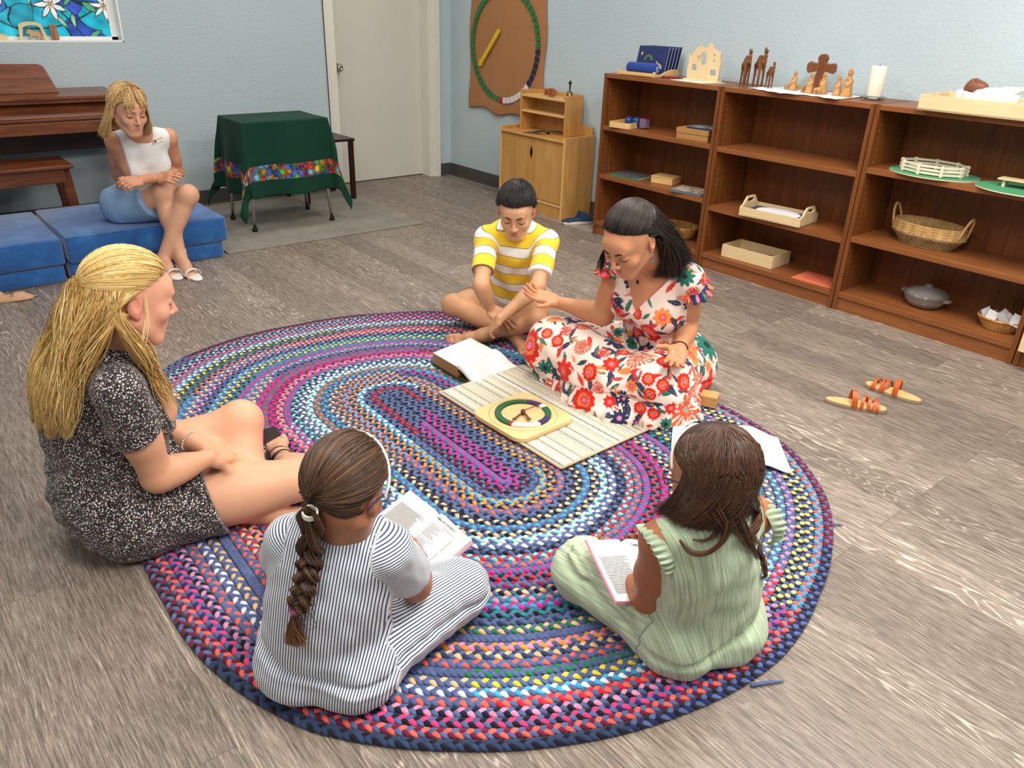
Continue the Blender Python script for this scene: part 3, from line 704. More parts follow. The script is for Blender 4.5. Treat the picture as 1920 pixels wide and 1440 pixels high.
def add_head(b,c,fwd,up,s=1.0,neck=None,tag=3,wide=1.0,nose=1.0,ears=True,lips=(4,4),neck_r=0.052,age=0):
    """c head centre (height 0.235*s)"""
    R=frame(fwd,up)
    def W(x,y,z): return c+R@(np.array([x,y,z])*s)
    w=wide
    b.e(W(0,-0.016,0.030),V3(0.076*w,0.096,0.086)*s,R,0.01,tag)
    b.e(W(0,0.022,-0.030),V3(0.060*w,0.066,0.080)*s,R,0.03,tag)
    b.e(W(0,0.066,-0.098),V3(0.022,0.019,0.017)*s,R,0.026,tag)
    for sx in (-1,1):
        b.c(W(sx*0.052*w,-0.004,-0.055),W(sx*0.018,0.060,-0.100),0.016*s,0.014*s,0.03,tag)
        b.e(W(sx*0.036,0.062,-0.028),V3(0.024,0.020,0.022)*s,R,0.022,tag)
    b.e(W(0,0.070,0.036),V3(0.045,0.018,0.026)*s,R,0.03,tag)
    b.c(W(-0.032,0.081,0.022),W(0.032,0.081,0.022),0.008*s,None,0.016,tag)
    for sx in (-1,1): b.e(W(sx*0.031,0.097,0.004),V3(0.019,0.013,0.011)*s,R,0.012,tag,-1)
    for sx in (-1,1): b.e(W(sx*0.031,0.0745,0.002),V3(0.0160,0.0150,0.0120)*s,R,0.005,5)
    b.c(W(0,0.086,0.008),W(0,0.103*1.0+0.006*nose,-0.028),0.0065*s,0.0088*s*nose,0.012,tag)
    for sx in (-1,1): b.e(W(sx*0.011*nose,0.097,-0.033),V3(0.0075,0.009,0.0065)*s,R,0.006,tag)
    for sx in (-1,1): b.e(W(sx*0.006,0.1025,-0.0405),V3(0.0022,0.003,0.0022)*s,R,0.002,tag,-1)
    b.e(W(0,0.073,-0.062),V3(0.031,0.017,0.025)*s,R,0.018,tag)
    b.chain([W(-0.0245,0.0765,-0.0640),W(-0.008,0.0885,-0.0590),W(0.008,0.0885,-0.0590),W(0.0245,0.0765,-0.0640)],[0.0020*s,0.0038*s,0.0038*s,0.0020*s],0.003,lips[0])
    b.chain([W(-0.0225,0.0765,-0.0660),W(-.007,0.0865,-0.0695),W(.007,0.0865,-0.0695),W(0.0225,0.0765,-0.0660)],[0.0020*s,0.0046*s,0.0046*s,0.0020*s],0.003,lips[1])
    if ears:
        for sx in (-1,1):
            Re=frame(R@V3(sx*0.25,0.97,0.1),R@V3(0,-0.25,1))
            cE=W(sx*0.077*w,-0.016,-0.006)
            b.e(cE,V3(0.0085,0.018,0.031)*s,Re,0.006,6); b.e(W(sx*0.0845*w,-0.011,-0.002),V3(0.005,0.010,0.019)*s,Re,0.005,6,-1)
            b.e(W(sx*0.075*w,-0.006,-0.034),V3(0.006,0.008,0.009)*s,Re,0.005,6)
    if neck is not None: 
        b.c(W(0,-0.030,-0.035),neck,neck_r*s*0.98,neck_r*s*1.08,0.03,7)
    return W,R
# ================================================================== PEOPLE: shared builders
SKIN_MAT=attr_mat('skin',0.48,bumpscale=900,bump=0.05,spec=0.35,sss=0.12)
HAIR_MAT=attr_mat('hair_strands',0.42,spec=0.35)
def reachp(p,px,py,L,far=False):
    d=unit(ray(px,py)); o=C0-np.asarray(p,float); b=o@d; D=b*b-(o@o-L*L)
    t=-b+(math.sqrt(max(D,0)))*(1 if far else -1); return C0+t*d
def add_torso(b,pel,neck,shL,shR,hL,hR,fwd,hipw=.15,waist=.115,chest=.135,dep=.10,bust=0.0,belly=0.0,butt=.085,shr=.046,tag=0):
    sp=neck-pel; up=unit(sp); f=unit(np.asarray(fwd,float)-up*(np.asarray(fwd,float)@up)); lat=np.cross(up,f)  # person's left
    R=np.stack([lat,f,up],1); L=np.linalg.norm(sp)
    b.e(pel,V3(hipw,dep*1.08,.115),R,0.03,tag)
    for h in (hL,hR): b.e(h-f*0.035+V3(0,0,-0.0),V3(butt,butt*1.05,butt),None,0.04,tag)
    b.e(pel+up*L*.38+f*belly*.5,V3(waist,dep*.88+belly,.15),R,0.05,tag)
    b.e(pel+up*L*.70,V3(chest,dep,.155),R,0.05,tag)
    if bust:
        for s in (-1,1): b.e(pel+up*L*.66+f*(dep*.62)+lat*s*.062,V3(bust*1.1,bust,bust),R,0.03,tag)
    m=neck-up*0.045
    for sh in (shL,shR):
        b.c(m,sh,shr*1.12,shr,0.035,tag); b.c(neck+up*0.015-f*0.01,m*0.45+sh*0.55+up*0.0,0.036,0.036,0.035,tag)
    return R
def add_arm(b,sh,el,wr,s=1.0,fat=1.0,tag=1):
    b.c(sh,el,.047*s*fat,.037*s*fat,.03,tag); b.e(sh*.45+el*.55,V3(.043,.043,.06)*s*fat,frame(np.cross(el-sh,V3(.3,.2,1)),el-sh),.02,tag)
    b.c(el,wr,.036*s*fat,.0245*s,.02,tag); m=el*.72+wr*.28; b.e(m,V3(.037,.037,.065)*s*fat,frame(np.cross(wr-el,V3(.3,.2,1)),wr-el),.02,tag)
def add_leg(b,hip,kn,an,s=1.0,fat=1.0,tag=2):
    b.c(hip,kn,.088*s*fat,.056*s*fat,.03,tag); m=hip*.5+kn*.5
    b.e(m,V3(.078,.078,.13)*s*fat,frame(np.cross(kn-hip,V3(.3,.2,1)),kn-hip),.03,tag)
    b.e(kn,V3(.055,.055,.055)*s,None,.02,tag)
    b.c(kn,an,.052*s*fat,.033*s,.025,tag); m=kn*.66+an*.34
    side=unit(an-kn); back=unit(-(unit(hip-kn)+unit(an-kn)*0)*1.0); back=unit((hip-kn)-side*((hip-kn)@side))
    b.e(m+back*0.014*s,V3(.047,.047,.095)*s*fat,frame(np.cross(an-kn,V3(.3,.2,1)),an-kn),.03,tag)
def body_mesh(root,b,base,vox=0.0045,tints={}):
    lo,hi=b.bounds(); V,F,N=surf(b.d,lo,hi,vox)
    tg=b.tags(V); c=np.tile(np.array(lin(base)),(len(V),1))
    n=0.5+0.5*wob(V,60,3); c*= (0.96+0.07*n)[:,None]
    for t,h in tints.items():
        m=tg==t; c[m]=np.array(lin(h))*(0.97+0.06*n[m])[:,None]
    return np_mesh('body',V,F,SKIN_MAT,root,attrs={'col':(c,'FLOAT_COLOR')})
def cloth_mesh(name,root,fn,lo,hi,mat,vox=0.005,color=None,uvw=None):
    V,F,N=surf(fn,lo,hi,vox)
    at_={}
    if color is not None: at_['col']=(color(V,N),'FLOAT_COLOR')
    if uvw is not None: at_['uvw']=(uvw(V),'FLOAT_COLOR')
    o=np_mesh(name,V,F,mat,root,attrs=at_); return o
def plane(p,n):
    n=unit(n); return lambda P:(P-p)@n
def cat_rom(C,K):
    """C (N,m,3) control points -> (N,K,3)"""
    C=np.asarray(C,float); N,m,_=C.shape
    E=np.concatenate([2*C[:,:1]-C[:,1:2],C,2*C[:,-1:]-C[:,-2:-1]],1)
    t=np.linspace(0,m-1-1e-6,K); i=t.astype(int); f=(t-i)[None,:,None]
    p0,p1,p2,p3=E[:,i],E[:,i+1],E[:,i+2],E[:,i+3]
    return 0.5*((2*p1)+(-p0+p2)*f+(2*p0-5*p1+4*p2-p3)*f*f+(-p0+3*p1-3*p2+p3)*f**3)
def push(P,fn,off,it=2):
    """keep strand points outside the body, then relax the kinks"""
    N,K,_=P.shape; Q=P.copy(); spread=np.random.RandomState(1).uniform(0,.010,(N,1))*np.ones((1,K))
    for i in range(it):
        X=Q.reshape(-1,3); d=fn(X); o=(off+spread).ravel(); m=d<o
        if m.any():
            _,g=grad(fn,X[m],0.002); X=X.copy(); X[m]+=g*(o[m]-d[m])[:,None]
        Q=X.reshape(N,K,3); 
        for _ in range(2): Q[:,1:-1]=Q[:,1:-1]*.5+.25*(Q[:,:-2]+Q[:,2:])
    return Q
def strands(name,root,paths,r,cols,seg=4,prof=None,flat=1.0):
    """paths (N,K,3); r (N,) ; cols (N,3) or (N,K,3)"""
    P=np.asarray(paths,float); N,K,_=P.shape
    T=np.gradient(P,axis=1); T/=np.linalg.norm(T,axis=2,keepdims=True)+1e-9
    up=np.array([0.13,0.21,0.97]); A=np.cross(T,up); A/=np.linalg.norm(A,axis=2,keepdims=True)+1e-9; Bn=np.cross(A,T)
    pr=np.ones(K) if prof is None else prof(np.linspace(0,1,K))
    rr=np.asarray(r)[:,None]*pr[None]
    an=np.arange(seg)*2*PI/seg
    V=P[:,:,None,:]+rr[:,:,None,None]*(np.cos(an)[None,None,:,None]*A[:,:,None,:]+flat*np.sin(an)[None,None,:,None]*Bn[:,:,None,:])
    idx=np.arange(N*K*seg).reshape(N,K,seg)
    a=idx[:,:-1,:]; b=idx[:,1:,:]; F=np.stack([a,np.roll(a,-1,2),np.roll(b,-1,2),b],-1).reshape(-1,4)
    cols=np.asarray(cols,float)
    if cols.ndim==2: cols=np.repeat(cols[:,None,:],K,1)
    C=np.repeat(cols[:,:,None,:],seg,2).reshape(-1,3)
    return V.reshape(-1,3),F,C
def hair_obj(name,root,chunks):
    V=[];F=[];C=[];n=0
    for v,f,c in chunks: V.append(v);F.append(f+n);C.append(c);n+=len(v)
    return np_mesh(name,np.concatenate(V),np.concatenate(F),HAIR_MAT,root,attrs={'col':(np.concatenate(C),'FLOAT_COLOR')})
def solid_chunk(fn,lo,hi,vox,col,seed=0,amp=.15):
    V,F,N=surf(fn,lo,hi,vox); c=np.array(lin(col))*(1+amp*wob(V,90,seed))[:,None]
    return V,F,c
def pick(rng,n,pal,jit=0.12):
    c=np.array([lin(p) for p in pal])[rng.randint(0,len(pal),n)]; return c*(1+rng.uniform(-jit,jit,(n,1)))
TAPER=lambda t:np.clip(1.0-0.8*np.clip((t-0.55)/0.45,0,1)**1.5,0.12,1)*np.clip(0.45+t*8,0,1)
def scalp_dirs(rng,n,keep):
    out=[]
    while sum(len(o) for o in out)<n:
        u=rng.normal(size=(n*2,3)); u/=np.linalg.norm(u,axis=1,keepdims=True); out.append(u[keep(u)])
    return np.concatenate(out)[:n]
SCR=np.array([0.081,0.101,0.091]); SCC=np.array([0,-0.016,0.030])
def scalp_pt(u,k=1.0): return SCC+u*SCR*k
def hairline(u,sh=0.0):
    """True where hair grows (u: unit direction from the skull centre)"""
    x,y,z=u[:,0],u[:,1],u[:,2]
    face=(y>0.10)&(z<0.04+sh+0.64*(y-0.10)); ear=(np.abs(x)>0.80)&(z<-0.18)&(y>-0.35)
    return ~(face|ear|(z<-0.78))
def toW(c,R,s,L): return c+(np.asarray(L)*s)@R.T
def snap(b,W,x,z,out=0.0005):
    """point on the face in front of head-local (x, z)"""
    p=W(x,0.16,z); d=unit(W(x,0,z)-p); 
    for _ in range(40):
        v=b.d(p[None])[0]
        if v<0.0004: break
        p=p+d*v*0.8
    return p-d*out
def face_lines(root,b,W,s,brow='#4a2f20',lash='#1c1310',open_=0.0,arch=.006,thick=1.0):
    for sx in (-1,1):
        pts=[snap(b,W,sx*x,z) for x,z in ((0.012,0.0215),(0.022,0.0250+arch*.4),(0.033,0.0265+arch*.6),(0.047,0.021))]
        obj('eyebrow',MB().tube([tuple(p) for p in cat_rom(np.array([pts]),9)[0]],[s*thick*x for x in (.0016,.0024,.0026,.0026,.0024,.0021,.0017,.0012,.0006)],6,flat=.9),plain('brow_'+brow[1:],brow,0.8),root,smooth=True)
        pts=[snap(b,W,sx*x,z,0.0004) for x,z in ((0.016,-0.0025),(0.024,-0.0072),(0.032,-0.0085),(0.040,-0.0068),(0.0475,-0.001))]
        obj('eyelashes',MB().tube([tuple(p) for p in cat_rom(np.array([pts]),9)[0]],[s*thick*x for x in (.0006,.0011,.0013,.0014,.0015,.0015,.0014,.0011,.0005)],6,flat=.6),plain('lash_'+lash[1:],lash,0.8),root,smooth=True)
        if open_:
            e=[snap(b,W,sx*x,z,0.0003) for x,z in ((0.020,-0.003),(0.026,0.000),(0.032,0.001),(0.038,0.0),(0.044,-0.002))]
            obj('eye',MB().tube([tuple(p) for p in cat_rom(np.array([e]),9)[0]],[s*x*open_ for x in (.0004,.0012,.002,.0026,.003,.0026,.002,.0012,.0004)],8,flat=.4),plain('eye_dark','#3a4650',0.2),root,smooth=True)
def ring(c,axis,r,rt,n=36,wob_=0.0,sx=1.0,up=(0,0,1)):
    a=unit(axis); u=unit(np.cross(a,up)+1e-6); v=np.cross(a,u)
    return [tuple(c+r*(math.cos(t)*u*sx+math.sin(t)*v)) for t in np.linspace(0,2*PI,n)]

def uvw_fn(tags_body,pel,R,axes):
    """cloth coordinates: across (m), along (m), for stripes and crinkles; axes: tag -> (origin, direction, kind)"""
    def f(V):
        tg=tags_body.tags(V); q=(V-pel)@R; out=np.stack([q[:,0],q[:,2],np.zeros(len(V))],1)
        for t,(o,d,kind) in axes.items():
            m=tg==t; d=unit(d); X=V[m]-o; al=X@d
            a=unit(np.cross(d,V3(0,0,1))); bb=np.cross(a,d)
            an=np.arctan2(X@a,X@bb)
            out[m,0]=al if kind=='rings' else an*0.078; out[m,1]=an*0.06 if kind=='rings' else al
        return out
    return f
def glasses(root,W,R,s,frame_m,rim=.0013,w=.0245,h=.019,yo=.105,z0=-.002):
    g=MB()
    for sx in (-1,1):
        pts=[]
        for t in np.linspace(0,2*PI,29):
            c,sn=math.cos(t),math.sin(t); pts.append(tuple(W(sx*.033+w*np.sign(c)*abs(c)**.75,yo-abs(sx*.033+w*c)**2*3.0,z0+h*np.sign(sn)*abs(sn)**.75)))
        obj('rim',MB().tube(pts,rim*s,8),frame_m,root,smooth=True)
        obj('temple',MB().tube([tuple(W(sx*.058,yo-.010,z0+.008)),tuple(W(sx*.068,yo-.02,z0+.008)),tuple(W(sx*.081,.01,z0+.006)),tuple(W(sx*.083,-.030,z0-.006)),tuple(W(sx*.080,-.045,z0-.022))],rim*1.25*s,8,flat=1.6),frame_m,root,smooth=True)
    obj('bridge',MB().tube([tuple(W(-.010,yo-.001,z0+.004)),tuple(W(0,yo+.002,z0+.008)),tuple(W(.010,yo-.001,z0+.004))],rim*s,8),frame_m,root,smooth=True)
def scalp_gather(b,hc,HR,s,rng,n,gu,pal,rad=(.0008,.0015),keep=hairline,lift=.05,K=14,front_lift=0.0):
    u=scalp_dirs(rng,n,keep); gu=unit(gu); ts=np.linspace(0,1,9)[None,:,None]
    U=u[:,None,:]*(1-ts)+gu[None,None,:]*ts; U/=np.linalg.norm(U,axis=2,keepdims=True)
    L=SCC+U*SCR*(1.0+0.045*np.sin(PI*ts)+rng.uniform(0,lift,(n,1,1)))
    return strands('h',None,cat_rom(toW(hc,HR,s,L),K),rng.uniform(rad[0],rad[1],n)*s,pick(rng,n,pal),prof=lambda t:np.clip(.5+t*6,0,1)*np.clip(1-.35*t,0,1))
def cap_chunk(hc,HR,s,col,k=.992,vox=.005,face_y=.30,top=.66):
    cap=Body(); cap.e(toW(hc,HR,s,SCC[None])[0],SCR*s*k,HR)
    def capfn(P):
        l=(P-hc)@HR/s-SCC; uu=l/(np.linalg.norm(l,axis=1,keepdims=True)+1e-9)
        face=np.minimum(uu[:,1]-(.08+face_y-.30),.02+(top-.66)+.64*(uu[:,1]-.10)-uu[:,2])*0.09; low=(-0.62-uu[:,2])*.09; temp=low
        ear=np.minimum(np.minimum(np.abs(uu[:,0])-.78,-.16-uu[:,2]),uu[:,1]+.35)*.09
        d=cap.d(P)
        for q in (face,low,temp,ear): d=smax(d,q,.004)
        return d
    lo,hi=cap.bounds(.02); return solid_chunk(capfn,lo,hi,vox,col)
# ---- open book
PAPER=plain('book_paper','#e9e9e4',0.7,var=.02); INK=plain('grey_print','#5d5f61',0.8); INKD=plain('dark_print','#26282a',0.8)
def open_book(root,mat4,w,h,thL,thR,cover,curve=.012,cover_over=.004,lines=True):
    """local frame: x across (left page negative), y up the page, z out of the page"""
    grp=root
    def page(sx,th):
        n=14; vs=[];fs=[]
        for j in (0,1):
            for i in range(n):
                t=i/(n-1); x=sx*w*t; z=th+curve*math.sin(PI*min(1,t*1.25)**.6)*(1-t*.6) - (th*.0)
                if i==0: z=th*.35
                vs.append((x,-h/2+h*j,z))
        for j in (0,1):
            for i in range(n): vs.append((sx*w*i/(n-1)*(1.0),-h/2+h*j,0))
        for i in range(n-1):
            fs+= [(i,i+1,n+i+1,n+i),(2*n+i,3*n+i,3*n+i+1,2*n+i+1),(i,2*n+i,2*n+i+1,i+1),(n+i,n+i+1,3*n+i+1,3*n+i)]
        fs+=[(0,n,3*n,2*n),(n-1,2*n+n-1,3*n+n-1,n+n-1)]
        if sx<0: fs=[f[::-1] for f in fs]
        return MB().add(vs,fs)
    def zt(t,th): return th+curve*math.sin(PI*min(1,t*1.25)**.6)*(1-t*.6)
    for sx,th in ((-1,thL),(1,thR)):
        o=obj('page_block',page(sx,th),PAPER,grp,smooth=False); o.matrix_local=mat4
    co=cover_over; o=obj('cover',MB().box(-w-co,w+co,-h/2-co,h/2+co,-.003,-.0005),cover,grp,.001); o.matrix_local=mat4
    return zt
def print_lines(root,mat4,sx,w,h,zt,th,rows,name='print_lines',m=None):
    """rows: (y0 fraction from top, x start, x end, thickness) as fractions of the page, measured from the spine or the outer edge left to right"""
    for (yf,x0,x1,tk) in rows:
        mb=MB(); n=8; y=h/2-yf*h
        def X(a): return -w+a*w if sx<0 else a*w
        for i in range(n):
            a=x0+(x1-x0)*i/(n-1); x=X(a); t=abs(x)/w; z=zt(t,th)+.0014
            mb.v+=[(x,y-tk/2,z),(x,y+tk/2,z)]
        mb.f=[(2*i,2*i+2,2*i+3,2*i+1) for i in range(n-1)]
        yield mb
def seat(root):
    inv=Matrix.Translation(-Vector(root.location))
    for c in root.children: c.matrix_parent_inverse=inv
    return root
def onto(fn,px,py,off=0.0,t0=0.5):
    """point on a surface seen at a place in the photo, lifted by off; beside it when the ray just misses"""
    d=unit(ray(px,py)); t=t0; best=(9,t0)
    for _ in range(90):
        v=fn((C0+t*d)[None])[0]
        if v<best[0]: best=(v,t)
        if v<.0006 or t>5: break
        t+=v*.8
    p=C0+best[1]*d; _,g=grad(fn,p[None],.003); return p+g[0]*(off-max(0,best[0]))
# ================================================================== PERSON 1: girl with long blonde hair, left
def person_blonde():
    root=thing('person','long-haired blonde person in a black floral dress sitting cross-legged at the left','person',(0.38,2.08,0))
    inv=Matrix.Translation(-root.location)
    b=Body()
    pel=V3(0.355,2.115,0.135); neck=V3(0.400,2.035,0.600); shR=V3(0.362,1.900,0.548); shL=V3(0.385,2.175,0.548)
    hR=V3(0.39,2.03,0.105); hL=V3(0.37,2.21,0.105); fwd=V3(1,-0.05,0)
    R=add_torso(b,pel,neck,shL,shR,hL,hR,fwd,hipw=.165,waist=.130,chest=.140,dep=.115,bust=.060,butt=.112,shr=.048)
    b.e(pel+V3(-.028,0,.20),V3(.105,.13,.17),None,.05,0); b.e(pel+V3(-.015,0,.36),V3(.092,.13,.14),None,.05,0)
    elR=reachp(shR,296,893,.285,True); wrR=V3(0.560,1.945,0.262)
    elL=V3(0.47,2.225,0.30); wrL=V3(0.575,2.035,0.245)
    add_arm(b,shR,elR,wrR,1.0,1.12); add_arm(b,shL,elL,wrL,1.0,1.05)
    add_hand(b,wrR,V3(.75,.5,-.35),V3(0.1,0.5,-0.8),-1,0.95,0.5)
    add_hand(b,wrL,V3(.8,-.35,-.35),V3(0,-0.1,-1),1,0.95,0.45)
    knR=at(588,893,0.125); knL=at(452,790,0.262)
    anR=at(532,868,0.085); anL=V3(0.66,1.93,0.055)
    add_leg(b,hR,knR,anR,1.0,1.12); add_leg(b,hL,knL,anL,1.0,1.1)
    tR=at(506,796,0.075)
    add_foot(b,anR,tR,V3(-0.2,0.1,1),1,0.92); add_foot(b,anL,V3(0.80,1.83,0.05),V3(0.2,-.5,1),-1,0.92)
    hc=at(246,556,0.742); hf=V3(0.97,0.02,-0.28); hu=V3(0.28,0.05,1)
    W,HR=add_head(b,hc,hf,hu,0.99,neck,neck_r=.050,nose=1.0,lips=(4,4))
    body_mesh(root,b,'#d09a79',0.0045,{3:'#d89c80',4:'#c57c70',6:'#d88f76',5:'#d49a80',7:'#d0957a',2:'#d5a080'}).matrix_parent_inverse=inv
    # dress
    t=Body(); add_torso(t,pel,neck,shL,shR,hL,hR,fwd,hipw=.168,waist=.140,chest=.142,dep=.125,bust=.060,butt=.118,shr=.048)
    t.e(pel+V3(-.032,0,.20),V3(.115,.140,.18),None,.05,0); t.e(pel+V3(-.022,0,.36),V3(.100,.14,.15),None,.05,0); t.e(pel+V3(-.045,0,.04),V3(.12,.165,.13),None,.05,0)
    sR=shR+(elR-shR)*.50; sL=shL+(elL-shL)*.66
    t.c(hR,hR+(knR-hR)*.50,.112,.100,.05,2); t.c(hL,hL+(knL-hL)*.50,.105,.10,.05,2)
    t.c(hR+V3(.1,.02,.0),hL+V3(.1,-.02,0),.09,.09,.05,2)
    sv=Body(); sv.c(shR,shR+(elR-shR)*.7,.052,.056,.02,1); sv2=Body(); sv2.c(shL,shL+(elL-shL)*.7,.052,.056,.02,1)
    cutR=plane(hR+(knR-hR)*.40,(knR-hR)+V3(0,0.02,0.10)); cutL=plane(hL+(knL-hL)*.34,knL-hL)
    sc=plane(sR,elR-shR+V3(.06,0,0)); scl=plane(sL,elL-shL)
    def fn(P):
        z=P[:,2]
        d=t.d(P)-.010
        f=0.004*np.sin(z*85+7*np.sin(P[:,0]*12)+5*np.sin(P[:,1]*9))*np.clip((0.38-z)/.12,0,1)*np.clip((z-.02)/.05,0,1)+0.004*wob(P,26,4)
        d=d+f*0.9
        d=np.where(P[:,1]<2.12,smax(d,cutR(P),.006),smax(d,cutL(P),.006))
        s1=smax(sv.d(P)-.008+.002*wob(P,40,8),sc(P),.004); s2=smax(sv2.d(P)-.008,scl(P),.004)
        d=smin(smin(d,s1,.012),s2,.012)
        g=-(np.linalg.norm(P-(neck+V3(0.02,0,0.045)),axis=1)-.078)
        d=smax(d,g,.01)
        return smax(d,0.0165-P[:,2],.008)
    m=NT('ditsy_floral_black'); v=m.coord(); vo=m.n('ShaderNodeTexVoronoi'); vo.inputs['Scale'].default_value=175; m.l(v,vo.inputs['Vector'])
    v2=m.n('ShaderNodeTexVoronoi'); v2.inputs['Scale'].default_value=360; m.l(v,v2.inputs['Vector'])
    sp=m.n('ShaderNodeSeparateColor'); m.l(vo.outputs['Color'],sp.inputs[0])
    pal=m.ramp(sp.outputs[0],[(0,lin('#d8cfc8')),(0.38,lin('#b9a4a0')),(0.6,lin('#7d4a4c')),(0.74,lin('#e8e0da')),(0.9,lin('#4e5a66'))],'CONSTANT')
    dots=m.ramp(vo.outputs['Distance'],[(0.30,(1,1,1)),(0.42,(0,0,0))]); dots2=m.ramp(v2.outputs['Distance'],[(0.22,(0.8,0.8,0.8)),(0.32,(0,0,0))])
    c=m.mix(dots,lin('#1c191b'),pal); c=m.mix(dots2,c,lin('#bdb3ad')); m.b.inputs['Sheen Weight'].default_value=.15
    dm=m.out(c,.85,.2)
    lo,hi=t.bounds(.04)
    cloth_mesh('dress',root,fn,lo,hi,dm,.005).matrix_parent_inverse=inv
    # hair
    rng=np.random.RandomState(2); s=0.99
    def keepT(u): return hairline(u)&(u[:,2]>0.02)&(u[:,1]>-0.92)
    def keepL(u): return hairline(u)&(u[:,2]<0.12)
    full=lambda P: b.d(P)
    nT=3800; u=scalp_dirs(rng,nT,keepT); clipu=unit(V3(0,-0.97,-0.12)); 
    ts=np.linspace(0,1,9)[None,:,None]; U=u[:,None,:]*(1-ts)+clipu[None,None,:]*ts
    U/=np.linalg.norm(U,axis=2,keepdims=True)
    K=1.0+0.045*np.sin(PI*ts)+rng.uniform(0.0,.05,(nT,1,1)); L=SCC+U*SCR*K
    Pt=toW(hc,HR,s,L)
    pal=['#e6c887','#d9b56c','#c99f58','#f0dba6','#b98d4c','#e2c17c','#a8803f']
    ch=[strands('h',None,cat_rom(Pt,14),rng.uniform(.0006,.0012,nT)*s,pick(rng,nT,pal),prof=lambda t:np.clip(.5+t*6,0,1)*np.clip(1-.45*t,0,1))]
    # fall from the clip
    clip=toW(hc,HR,s,(SCC+clipu*SCR*1.07)[None])[0]
    NC=34; cr=np.random.RandomState(9); ca=cr.uniform(0,1,NC); cz=cr.uniform(0,1,NC); cph=cr.uniform(0,6,NC)
    def tipsback(n):
        k=rng.randint(0,NC,n); a=ca[k]+rng.normal(0,.018,n)
        x=0.205+0.04*cr.uniform(0,1,NC)[k]+rng.normal(0,.005,n); y=1.955+0.235*a
        z=0.40+0.075*cz[k]+np.abs(rng.normal(0,.02,n))
        tipsback.ph=cph[k]
        return np.stack([x,y,z],1)
    n=3000; tb=tipsback(n)
    c0=clip+rng.normal(0,.008,(n,3)); 
    m1=c0*.74+tb*.26+V3(-.004,0,0)+rng.normal(0,.009,(n,3)); m2=c0*.45+tb*.55+rng.normal(0,.012,(n,3)); m3=c0*.2+tb*.8+rng.normal(0,.012,(n,3))
    
    Pp=cat_rom(np.stack([c0,m1,m2,m3,tb],1),18)
    Pp+= np.sin(np.linspace(0,1,18)[None,:]*12+tipsback.ph[:,None])[:,:,None]*np.array([.3,1,.2])*.008*np.linspace(0,1,18)[None,:,None]
    Pp[:,3:]=push(Pp[:,3:],lambda P:np.minimum(b.d(P),t.d(P)-.014),.004)
    ch.append(strands('h',None,Pp,rng.uniform(.0006,.0013,n),pick(rng,n,pal),prof=TAPER))
    # lower hair: sides and nape, down the back and over both shoulders
    n=4600; u=scalp_dirs(rng,n,keepL); L0=SCC+u*SCR*1.01; p0=toW(hc,HR,s,L0)
    side=np.sign(u[:,0]); front=(u[:,1]>-0.45)
    L1=SCC+np.stack([np.where(front,side*0.088,u[:,0]*.088),np.where(front,-0.045,u[:,1]*.108),u[:,2]*.05-.045],1); p1=toW(hc,HR,s,L1)
    right=side>0   # person's right is +x in head frame -> toward the camera
    q=rng.uniform(0,1,n)
    tipF=np.stack([0.445+.045*q,np.where(right,1.955,2.15)+rng.normal(0,.012,n),0.43+.11*rng.uniform(0,1,n)],1)
    tb=tipsback(n)
    over=front&(rng.uniform(0,1,n)<0.42)
    tip=np.where(over[:,None],tipF,tb)
    p2=np.where(over[:,None],np.stack([hc[0]-.01+0*q,np.where(right,hc[1]-.085,hc[1]+.09),0.61+0*q],1),p1*.66+tb*.34+V3(-.006,0,0))+rng.normal(0,.012,(n,3))
    p3=np.where(over[:,None],np.stack([0.432+.03*q,np.where(right,1.935,2.165),0.545+0*q],1),p1*.28+tb*.72)+rng.normal(0,.010,(n,3))
    Pp=cat_rom(np.stack([p0,p1,p2,p3,tip],1),20); Pp+=np.sin(np.linspace(0,1,20)[None,:]*12+tipsback.ph[:,None])[:,:,None]*np.array([.3,1,.2])*.007*np.linspace(0,1,20)[None,:,None]
    Pp[:,2:]=push(Pp[:,2:],lambda P:np.minimum(b.d(P),t.d(P)-.014),.004)
    pal2=['#d3ab66','#c29650','#a67c40','#dcbc7e','#93703a','#e2c68a']
    ch.append(strands('h',None,Pp,rng.uniform(.0006,.0012,n),pick(rng,n,pal2),prof=TAPER))
    # fine loose strands by the temple
    n=6; z0=rng.uniform(.0,.03,n); L0=np.stack([np.full(n,.078),.006+rng.uniform(-.008,.008,n),z0],1)
    L1=L0+np.array([.012,.005,-.05]); L2=L1+np.array([0.004,-.004,-.06]); L3=L2+np.stack([rng.uniform(-.01,.01,n),rng.uniform(-.02,.02,n),np.full(n,-.05)],1)
    ch.append(strands('h',None,cat_rom(np.stack([toW(hc,HR,s,q_) for q_ in (L0,L1,L2,L3)],1),12),np.full(n,.0007),pick(rng,n,['#f0dba6','#dcbf80']),prof=TAPER))
    cap=Body(); cap.e(toW(hc,HR,s,SCC[None])[0],SCR*s*0.992,HR)
    def capfn(P):
        l=(P-hc)@HR/s-SCC; uu=l/(np.linalg.norm(l,axis=1,keepdims=True)+1e-9)
        face=np.minimum(uu[:,1]-0.08,.02+.64*(uu[:,1]-.10)-uu[:,2])*0.09
        low=(-0.55-uu[:,2])*.09; temp=low
        return smax(smax(smax(cap.d(P),face,.004),low,.004),temp,.004)
    lo,hi=cap.bounds(.02); ch.append(solid_chunk(capfn,lo,hi,.005,'#a9803f'))
    hair_obj('hair',root,ch).matrix_parent_inverse=inv
    obj('hair_tie',MB().tube(ring(clip+V3(-.004,0,-.006),V3(-.3,0,-1),.013,0),.003,6),plain('tan_elastic','#b08a55',.7),root,smooth=True).matrix_parent_inverse=inv
    for o in list(root.children): pass
    n0=len(root.children); face_lines(root,b,W,s,'#8a6440','#3a2a22')
